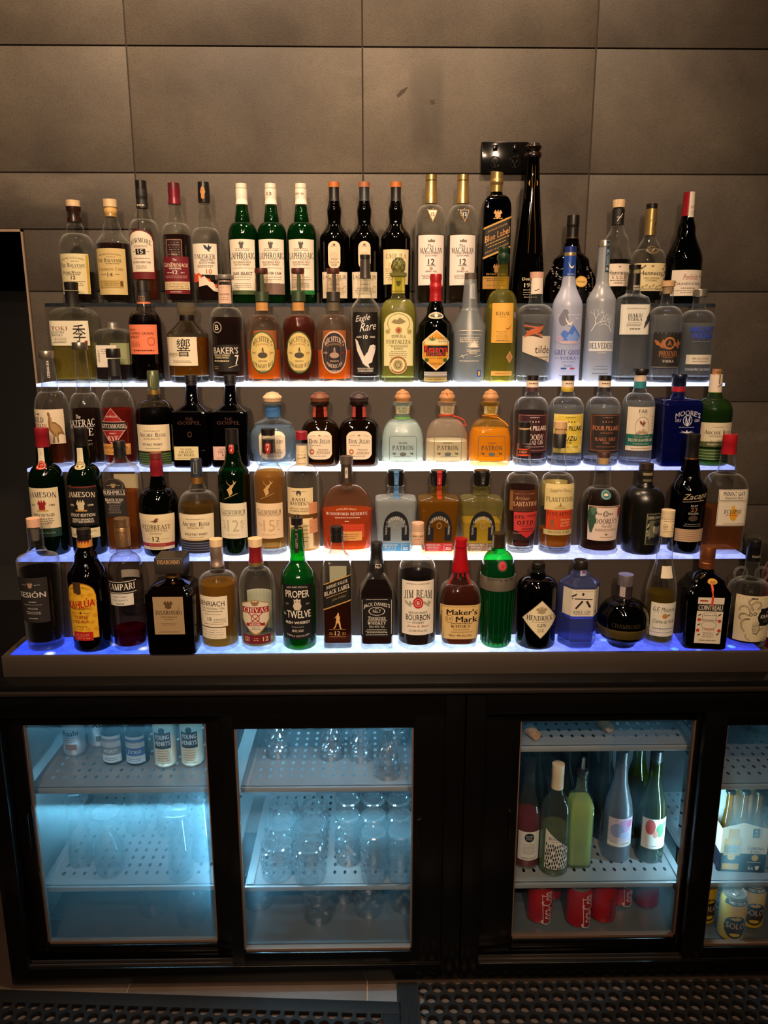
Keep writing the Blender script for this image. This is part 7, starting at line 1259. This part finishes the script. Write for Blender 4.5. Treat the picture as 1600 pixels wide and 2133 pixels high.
# -- first door: cans on the top shelf
for u, v, lab, txt, ro in ((143, 1588, 'silver slim beer can at the end of the misted top shelf, facing front', 'Asahi', 0), (183, 1587, 'silver slim beer can beside it, turned part sideways, on the misted top shelf', 'Asahi', 35)):
    canned('beer_can', lab if 'beside it' not in lab else 'silver slim beer can turned sideways, between a like can and the stubby bottles', spot_at(u, v, Z1U, .028, .02 + ro*.0012), .028, .122, plain('#b8bcc0', .35, .6), [T(txt, 52, 44, 16, '#16161c', 'B'), G(66, 30, 3, 5, 2, '#5a4a40'), R_(92, 30, 16, '#a06a50')], rot=ro)
def stubby(label, u, v, c1, c2, word):
    loc = spot_at(u, v, Z1U, .029, .01); o = thing('beer_bottle', label, 'bottle', loc); r = .029; mb = MB()
    prof = [(0, r*.9), (.004, r), (.082, r), (.098, r*.8), (.112, .0145), (.128, .0135)]
    mb.lathe(prof, glass(**AMG)); mb.build('glass_body', o); mb = MB(); mb.lathe([(.125, .0155), (.131, .015), (.133, .012)], plain('#201c1a', .4)); mb.build('crown_cap', o)
    label_mesh(Surf(prof), lambda q: (.133-q*.001, .001), L(50, 124, 57, c1, [R_(62, 57, 9, c2), R_(92, 57, 22, c2), T(word, 92, 36, 9, '#dfe6ea', 'b'), O_(70, 30, 16, '#c0b090', 0, .15), G(112, 40, 2, 5, 2, 'd')]), o)
stubby('stubby brown beer bottle with grey and white label on the misted shelf', 229, 1600, '#c4ccd0', '#7a8690', 'SINCERITY')
stubby('stubby brown beer bottle with blue label on the misted shelf', 279, 1602, '#b8c4d0', '#2c5a9c', 'ZYXO')
for u, v, lab in ((340, 1606, 'tall gold-rimmed beer can with black badge, whole in view behind misted glass'), (396, 1604, 'tall gold-rimmed beer can cut off by the misted door frame')):
    canned('beer_can', lab, spot_at(u, v, Z1U, .0285, .005), .0285, .138, plain('#c8c8b4', .35, .3), [R_(40, 44, 8, '#5a86a0'), E_(30, 16, 18, '#181818'), R_(58, 44, 44, '#15171a'), T('YOUNG', 48, 38, 13, '#e8ecec', 'B'), T('HENRYS', 65, 40, 13, '#e8ecec', 'B'), G(86, 34, 6, 7, 2, '#a09458')], top=GOLD)
# -- first door: upturned beer glasses on the middle shelf
def cut_vessel(kind, label, loc, outer, mat):
    o = thing(kind, label, 'glass', loc); mb = MB(); seg = 48; zs = []; sf = Surf(outer); zm = max(z for z, r in outer)
    for a, b in zip(outer, outer[1:]):
        n = max(1, int(abs(b[0]-a[0])/.0042)); zs += [(a[0]+(b[0]-a[0])*i/n, a[1]+(b[1]-a[1])*i/n) for i in range(n)]
    zs.append(outer[-1]); vs = []; fs = []; k = 8
    for z, r in zs:
        for i in range(seg):
            t = i/seg; d = 0
            if .022 < z < zm-.012 and r > .012:
                u1 = (t*k + z*28) % 1; u2 = (t*k - z*28) % 1; d = (abs(u1-.5) + abs(u2-.5) - .5)*.008
            a = 2*math.pi*t; vs.append(((r+d)*math.cos(a), (r+d)*math.sin(a), z))
    for j in range(len(zs)-1):
        for i in range(seg): fs.append((j*seg+i, j*seg+(i+1) % seg, (j+1)*seg+(i+1) % seg, (j+1)*seg+i))
    mb.add(vs, fs, mat)
    inn = [(z, max(.0005, r-.003)) for z, r in outer if r > .008 and z < zm-.008]
    mb.lathe(inn + [(inn[-1][0]+.001, .0005)], mat, 32, close=False)
    mb.build('glass_body', o, 0); return o
def upturned(kind, label, u, v, z, dy, prof, mat, group=None):
    if mat is CRY: return cut_vessel(kind, label, spot_at(u, v, z, prof[0][1], dy), prof, mat)
    r = prof[0][1]; return vessel(kind, label, 'glass', spot_at(u, v, z, r, dy), prof, mat, group=group)
PILS = [(0, .030), (.03, .031), (.09, .026), (.15, .021), (.172, .019), (.176, .026), (.183, .032), (.188, .0325), (.19, .030), (.19, .001)]
TUL = [(0, .033), (.03, .038), (.07, .036), (.105, .022), (.118, .008), (.128, .012), (.136, .008), (.16, .007), (.166, .03), (.17, .034), (.172, .033), (.172, .001)]
upturned('pilsner_glass', 'tall upturned pilsner glass nearest the hinge side of the misted shelf, alone', 152, 1826, Z1L, .03, PILS, PLG)
upturned('beer_glass', 'upturned stemmed tulip beer glass in the middle of the misted shelf', 222, 1830, Z1L, .0, TUL, PLG)
upturned('pilsner_glass', 'upturned pilsner glass standing behind the tulip glass', 250, 1800, Z1L, .12, PILS, PLG)
upturned('pilsner_glass', 'upturned pilsner glass in back rank of the misted shelf', 320, 1806, Z1L, .12, PILS, PLG)
upturned('pilsner_glass', 'upturned pilsner glass with wide foot beside the door edge on the misted shelf', 372, 1840, Z1L, .0, PILS, PLG)
upturned('pilsner_glass', 'upturned pilsner glass cut off by the door edge on the misted shelf', 412, 1826, Z1L, .05, PILS, PLG)
BOWL = [(0, .036), (.04, .041), (.075, .034), (.09, .014), (.1, .006), (.14, .005), (.144, .03), (.147, .032), (.148, .001)]
upturned('wine_glass', 'round wine glass in the dark bottom of the misted fridge by the door edge', 388, 1955, Z_IN, .03, BOWL, PLG)
upturned('wine_glass', 'round wine glass in the dark bottom of the misted fridge, in the middle', 300, 1950, Z_IN, .06, BOWL, PLG)
# -- second door
GOB = [(0, .034), (.02, .0335), (.06, .028), (.085, .018), (.094, .008), (.1, .006), (.13, .005), (.134, .026), (.137, .028), (.138, .001)]
for u, v, dy, lab in ((577, 1583, .0, 'upturned cut-crystal goblet standing by itself on the top glass shelf'), (640, 1560, .09, 'upturned cut-crystal goblet at the back of the top shelf, farthest in'), (690, 1588, .0, 'upturned cut-crystal goblet in the middle of the top shelf'), (752, 1592, .0, 'upturned flared cut-crystal goblet between two others on the top shelf'), (808, 1628, .0, 'upturned cut-crystal goblet standing foremost on the top shelf'), (826, 1580, .06, 'upturned cut-crystal goblet hidden behind the foremost one'), (730, 1560, .1, 'upturned cut-crystal goblet in the back rank of the top shelf')):
    upturned('crystal_goblet', lab, u, v, Z2U, dy, GOB, CRY)
TUM = [(0, .040), (.004, .0405), (.086, .0385), (.092, .0395), (.094, .036), (.0925, .03), (.0925, .001)]
for rw, dz in enumerate(('front', 'second', 'rear')):
    for c, u in enumerate((574, 643)):
        upturned('tumbler', f"upturned cut-glass tumbler, {dz} rank of middle shelf, {'beside the side rail' if c == 0 else 'next to the highballs'}", u, 1842 + 6*c, Z2L, .0845*rw, TUM, CRY)
HIG = [(0, .0325), (.004, .033), (.128, .0325), (.134, .0335), (.137, .031), (.135, .024), (.135, .001)]
for rw, dz in enumerate(('front', 'second', 'third', 'rear')):
    for c, u in enumerate((723, 779, 835)):
        if rw == 0 and c == 0: continue
        upturned('highball_glass', f"tall upturned cut-glass highball, {dz} rank, in {('the file next to the tumblers', 'the middle file', 'the file at the door frame')[c]}", u, 1846, Z2L, .0695*rw, HIG, CRY)
for u, v, lab in ((535, 1900, 'cut-glass tumbler in the dark bottom compartment by the side rail'), (662, 1930, 'cut-glass tumbler in the dark bottom compartment, in front'), (714, 1885, 'cut-glass tumbler in the dark bottom compartment, set back'), (768, 1915, 'cut-glass tumbler in the dark bottom compartment, towards the door frame'), (845, 1905, 'cut-glass tumbler in the dark bottom compartment, cut off by the door frame')):
    upturned('tumbler', lab, u, v, Z_IN, .0, TUM, CRY)
# -- third door: corks on the top shelf, wine below, cola cans at the bottom
for u, v, lab in ((1110, 1537, 'wine cork lying end-on at the front of the top wire shelf'), (1262, 1522, 'wine cork lying farther back in the middle of the top shelf')):
    p = at_z(u, v, Z3U); o = thing('cork', lab, 'cork', (p.x, p.y, Z3U + .0142), 22); mb = MB()
    mb.lathe([(-.017, .0125), (-.016, .0135), (.006, .0135), (.008, .0125), (.016, .0125), (.017, .0115)], wood('#a87c50', 90), 20); c = mb.build('cork_body', o); c.rotation_euler = (math.pi/2, 0, 0)
def wbottle(kind, label, u, v, z, r, h, g, liq=None, cap=None, lab=(), shape='bord', dy=0, sec=None, capm=None, pour=False, u_dx=0):
    loc = spot_at(u, v, z, r, dy); o = thing(kind, label, 'bottle', loc)
    if shape == 'bord': pf = [(0, r*.94), (.003, r), (h*.58, r), (h*.64, r*.93), (h*.7, r*.62), (h*.75, .0155), (h*.8, .0145), (h, .0145)]
    elif shape == 'burg': pf = [(0, r*.94), (.003, r), (h*.42, r), (h*.52, r*.9), (h*.62, r*.68), (h*.72, r*.48), (h*.8, .0165), (h, .0145)]
    elif shape == 'oil': pf = [(0, r*.96), (.003, r), (h*.66, r), (h*.74, r*.86), (h*.8, r*.52), (h*.88, .0135), (h*.98, .013), (h, .0155)]
    sfn = lambda z_, rr: [(rr*x, rr*y) for x, y in section(sec or ('sq', 2, 1), max(0, min(1, (rr/r-.5)/.35)), 32)]
    mb = MB(); vs = []; fs = []
    def loft(pf, mat):
        vs = []; fs = []; n = 32
        for z_, rr in pf: vs += [(x, y, z_) for x, y in sfn(z_, rr)]
        for j in range(len(pf)-1):
            for i in range(n): fs.append((j*n+i, j*n+(i+1) % n, (j+1)*n+(i+1) % n, (j+1)*n+i))
        fs.append(tuple(reversed(range(n)))); fs.append(tuple(range((len(pf)-1)*n, len(pf)*n))); m = MB(); m.add(vs, fs, mat); return m
    loft(pf, g).build('glass_body', o)
    if liq:
        zl = h*liq[1]; sf = Surf(pf); loft([(.008, sf.R(.008)-.0025)] + [(a, b-.0025) for a, b in pf if .009 < a < zl-.002] + [(zl, sf.R(zl)-.0025)], liq[0]).build('liquid', o)
    if cap:
        mb = MB(); mb.lathe([(h*(1-cap[0]), .0158), (h*(1-cap[0])+.002, .016), (h-.03, .0155), (h-.028, .0162), (h, .0158), (h+.001, .013)], cap[1], 20); mb.build('capsule', o)
    if pour:
        mb = MB(); mb.lathe([(h-.012, .012), (h+.004, .013), (h+.006, .015), (h+.01, .014), (h+.012, .007)], plain('#141414', .4), 20); mb.tube([(0, 0, h+.008), (0, 0, h+.022), (0, -.003, h+.045)], .0045, foil('#b8bcc0', .2), 8); mb.build('pourer', o)
    for l in lab: label_mesh(Surf(pf, None if sec is None else sorted((x, y) for x, y in section(sec, 1, 64) if y < 0)), lambda q: (h-q*.001, .001), l, o)
    return o
GREEN = glass('#7a9a30', '#2c4210', .06, '#7a9a2c'); DGREEN = glass('#24381c', '#0c160a', .05, '#2a4420'); DARKB = glass('#12140f', '#060806', .04, '#161a14'); CLW = glass('#eef4f0', '#a8b8b0', .03, '#d8e8e8')
H = .30
wbottle('wine_bottle', 'clear wine bottle of pink rose with white label and black round badge', 1100, 1812, Z3L, .036, H, CLW, (liquid('#c83048', '#d03c50', .4), .5), (.2, plain('#1a1a20', .4)), [L(188, 272, 60, '#e6e4de', [E_(205, 26, 26, '#1c1c20'), T('BOOM', 202, 18, 5, '#d8d8d8', 'b'), T('LIQ', 209, 14, 5, '#d8d8d8', 'b'), G(225, 34, 8, 4, 1, 'd'), T('HUNTER VALLEY', 266, 40, 5, 'k', 'b')])], 'burg')
wbottle('wine_bottle', 'clear white wine bottle with cream screw capsule and black-and-white pebble-patterned label, foremost', 1158, 1828, Z3L, .0375, .305, CLW, (liquid('#d8dca8', '#ccd098', .22), .42), (.22, plain('#d8c8a8', .45)), [L(168, 282, 66, '#e8e6dc', [T('D', 178, 7, 8, '#4a4a4c', 'f'), T('BOYDELLS', 194, 46, 8, '#4a4a4c', 'f'), G(202, 34, 1, 3, 1.2, 'd')] + [E_(212 + 12*(k//11) + ((k*5) % 7), 3.6, 10, '#22221f', -29+5.8*(k % 11) + (2.5 if (k//11) % 2 else 0)) for k in range(66)], 0, 'rise')], 'bord')
wbottle('juice_bottle', 'square clear bottle of cloudy yellow-green juice with steel pourer', 1208, 1810, Z3L, .031, .262, glass('#dcecdc', '#90b0a0', .06, '#d8f0d8'), (liquid('#ece49c', '#f0e8a8', .75), .72), None, [], 'oil', .0, ('sq', 7, 1), None, True)
wbottle('wine_bottle', 'green wine bottle filmed with condensation and purple-pink watercolour label', 1290, 1798, Z3L, .0375, .31, glass('#8090a0', '#405868', .45, '#8898a8', .3), None, (.16, plain('#2a2a30', .35)), [L(178, 262, 72, '#c8c0d4', [E_(200, 40, 36, '#b89cc8', 8), E_(214, 36, 40, '#8c9cc8', -12), E_(194, 18, 22, '#c86c94', 22), E_(228, 30, 20, '#a8b8dc', 10), R_(254, 72, 12, '#e4e2dc'), T('CORYMBIA', 253, 34, 6, '#22222a', 'b', 12), X_(-30, 248, -6, 250, 1, 'k')], 0)], 'burg')
wbottle('wine_bottle', 'green wine bottle with red and green floral label beside the shelf bracket', 1360, 1800, Z3L, .0365, .315, GREEN, (liquid('#a8a838', '#a8a830', .2), .6), (.18, plain('#1a2028', .35)), [L(182, 270, 72, '#dcdcd0', [E_(206, 26, 44, '#b85048', -14), E_(216, 24, 40, '#4a8a5c', 12), E_(200, 12, 20, '#7ab08a', 24), E_(226, 14, 22, '#c8887c', 0), R_(261, 72, 12, '#e4e2dc'), G(262, 50, 1, 3, 2, 'k')])], 'burg')
for u, v, lab, g, cp in ((1116, 1756, 'near-black wine bottle behind the rose', DARKB, '#141416'), (1176, 1756, 'near-black wine bottle in the back row behind the pebble-patterned label', DARKB, '#141416'), (1226, 1716, 'dark wine bottle with gold and orange neck foil in the back row', DARKB, '#c88a30'), (1260, 1752, 'dark green wine bottle with pale capsule in the back row', DGREEN, '#d8e0d8'), (1328, 1748, 'olive green wine bottle standing behind the filmed bottle', GREEN, '#20281c')):
    wbottle('wine_bottle', lab, u, v, Z3L, .0365, .31, g, (liquid('#2a2a10', '#2a300c', .2), .5) if g is GREEN else None, (.16, plain(cp, .4)), [], 'burg', .0)
def cola(label, u, v, txt, rot, dy=0, body='#a01418'):
    its = [T(txt, 66, 98, 34, '#ece4e0', 'i', 4, 0, 1), G(100, 16, 3, 4, 1.4, '#e0a0a0', 24), X_(-12, 20, -6, 108, 1.6, '#e8d8d4')]
    canned('cola_can', label, spot_at(u, v, Z_IN, .0325, dy), .0325, .118, plain(body, .3, .35), its, rot=rot)
cola('red cola can with white upright script, first in the bottom row', 1128, 1930, 'Coca-Cola', 18)
cola('red cola can set back between the first two front cans', 1162, 1908, 'Coca', -50, .05)
cola('red cola can with white script standing foremost in the bottom row', 1210, 1938, 'Coca-Cola', 22)
canned('cola_can', 'red soft drink can showing a dark side print, after the foremost can', spot_at(1262, 1928, Z_IN, .0325, 0), .0325, .118, plain('#a01418', .3, .35), [T('Squad', 70, 60, 18, '#5a1014', 'b', 6, 0, 1)], rot=8)
cola('red cola can turned with white swash, near the bracket end of the bottom row', 1306, 1910, 'Coca-Cola', 14, .03)
cola('magenta-tinted red can seen through fogged glass at the bracket end', 1362, 1915, 'Cola', 160, .03, '#7a1838')
# -- fourth door: bottle, six-pack, lemon drink cans
wbottle('beer_bottle', 'clear bottle with pale cap standing on the upper shelf above the beer carton', 1600, 1540, Z4U, .03, .22, glass('#d0e0dc', '#90a8a0', .2, '#b8d0cc'), None, (.1, plain('#b8d0cc', .4)), [], 'bord', .02)
bz = Z4L + GAP; pL = at_z(1496, 1815, Z4L); pR = at_z(1588, 1822, Z4L)
o = thing('beer_carton', 'cream and navy six-pack beer carton with printed golden bottle', 'carton', (pL.x, pL.y, bz), -4)
W_ = .118; Dp = .115; Hh = .165; wv = paper('#dccdb0'); nv = paper('#191c2e'); mb = MB(); t_ = .0012
mb.box(0, W_, 0, t_, 0, .055, nv); mb.box(0, W_, 0, t_, .055, .128, wv); mb.add([(0, 0, .128), (W_*.45, 0, Hh-.02), (W_, 0, .128), (W_, t_, .128), (W_*.45, t_, Hh-.02), (0, t_, .128)], [(0, 2, 1), (3, 5, 4), (0, 1, 4, 5), (1, 2, 3, 4)], wv)
mb.box(0, t_, t_, Dp, 0, .055, nv); mb.box(0, t_, t_, Dp, .055, .125, wv); mb.box(W_-t_, W_, t_, Dp, 0, .055, nv); mb.box(W_-t_, W_, t_, Dp, .055, .125, wv); mb.box(0, W_, Dp, Dp+t_, 0, .125, nv); mb.box(t_, W_-t_, t_, Dp, 0, t_, nv)
mb.box(t_, W_-t_, Dp*.5-.0006, Dp*.5+.0006, t_, .215, paper('#cfe0dc')); mb.build('carton_shell', o, 0)
class FlatS:
    front = True
    def R(s, z): return 1
    def pt(s, a, z, off, Rm): return (a + W_/2, -off, z)
label_mesh(FlatS(), lambda q: (Hh-q*.001, .001), L(0, 165, 118, None, [R_(96, 44, 3, '#c8a040', -28), P_('shield', 100, 1, 1, 'k', -28)] + [X_(-30, 38, -30, 70, 26, '#c88c1c'), X_(-30, 66, -30, 158, 42, '#d89c24'), R_(98, 42, 28, '#e2d2b0', -30), R_(128, 42, 24, '#191c2e', -30), E_(120, 20, 20, '#d8a02c', -30), T('Corona', 92, 36, 10, '#191c3a', 'f', -30), T('Extra', 103, 24, 7, '#191c3a', 'f', -30), T('Corona', 92, 42, 11, '#191c3a', 'f', 30), T('Extra', 103, 26, 8, '#191c3a', 'f', 30), E_(121, 18, 18, '#d8a02c', 30), G(134, 44, 1, 3, 1.6, '#c8c0a8', 30), T('6x', 151, 14, 11, '#dcd2bc', 'b', 22), P_('shield', 151, 10, 13, '#dcd2bc', 38), R_(48, 16, 26, '#191c2e', 26), T('6', 42, 7, 9, '#e8e0cc', 'b', 26), G(50, 11, 3, 4, 1.6, '#c8c0a8', 26)], name='printing'), o)
for k, (x, y) in enumerate(((.022, .028), (.060, .028), (.097, .028), (.022, .087), (.060, .087), (.097, .087))):
    ca, sa_ = math.cos(math.radians(-4)), math.sin(math.radians(-4)); wx, wy = pL.x + x*ca - y*sa_, pL.y + x*sa_ + y*ca
    bo = thing('beer_bottle', 'golden long-necked beer bottle standing in the six-pack carton', 'bottle', (wx, wy, bz + .0016), 0, 'beer bottles in the six-pack carton')
    mb = MB(); mb.lathe([(0, .0165), (.003, .0172), (.11, .0172), (.135, .014), (.17, .0095), (.205, .009), (.212, .0105), (.216, .0105)], glass('#d8b030', '#7a5410', .12, '#d8a828'), 20); mb.build('glass_body', bo)
    mb = MB(); mb.lathe([(.213, .0125), (.219, .0122), (.221, .009)], plain('#2a2420', .35), 16); mb.build('crown_cap', bo)
for u, v, lab, dy in ((1532, 1968, 'yellow lemon drink can standing foremost with dark oval badge', 0), (1487, 1958, 'yellow lemon drink can beside the door frame, badge cut by the frame', .045), (1584, 1958, 'yellow lemon drink can in the second row, away from the door frame', .03), (1535, 1968, 'yellow lemon drink can straight behind the foremost one', .098), (1487, 1958, 'yellow lemon drink can in the back corner by the door frame', .145), (1588, 1958, 'yellow lemon drink can in the back row, away from the door frame', .13)):
    canned('soft_drink_can', lab, spot_at(u, v, Z_IN, .0325, dy), .0325, .132, plain('#c8a414', .35, .25), [R_(13, 64, 12, '#1c1a18'), T('THIRST CRUSHER', 13, 46, 6.5, '#e8e4dc', 'b', 0), E_(82, 58, 66, '#1a1512'), E_(98, 46, 34, '#3a2c14'), T('SOLO', 78, 48, 17, '#d8b88a', 'B'), P_('mount', 56, 30, 12, '#d8a820'), E_(104, 26, 10, '#e8c840')], rot=(-8 if u > 1500 else 6))
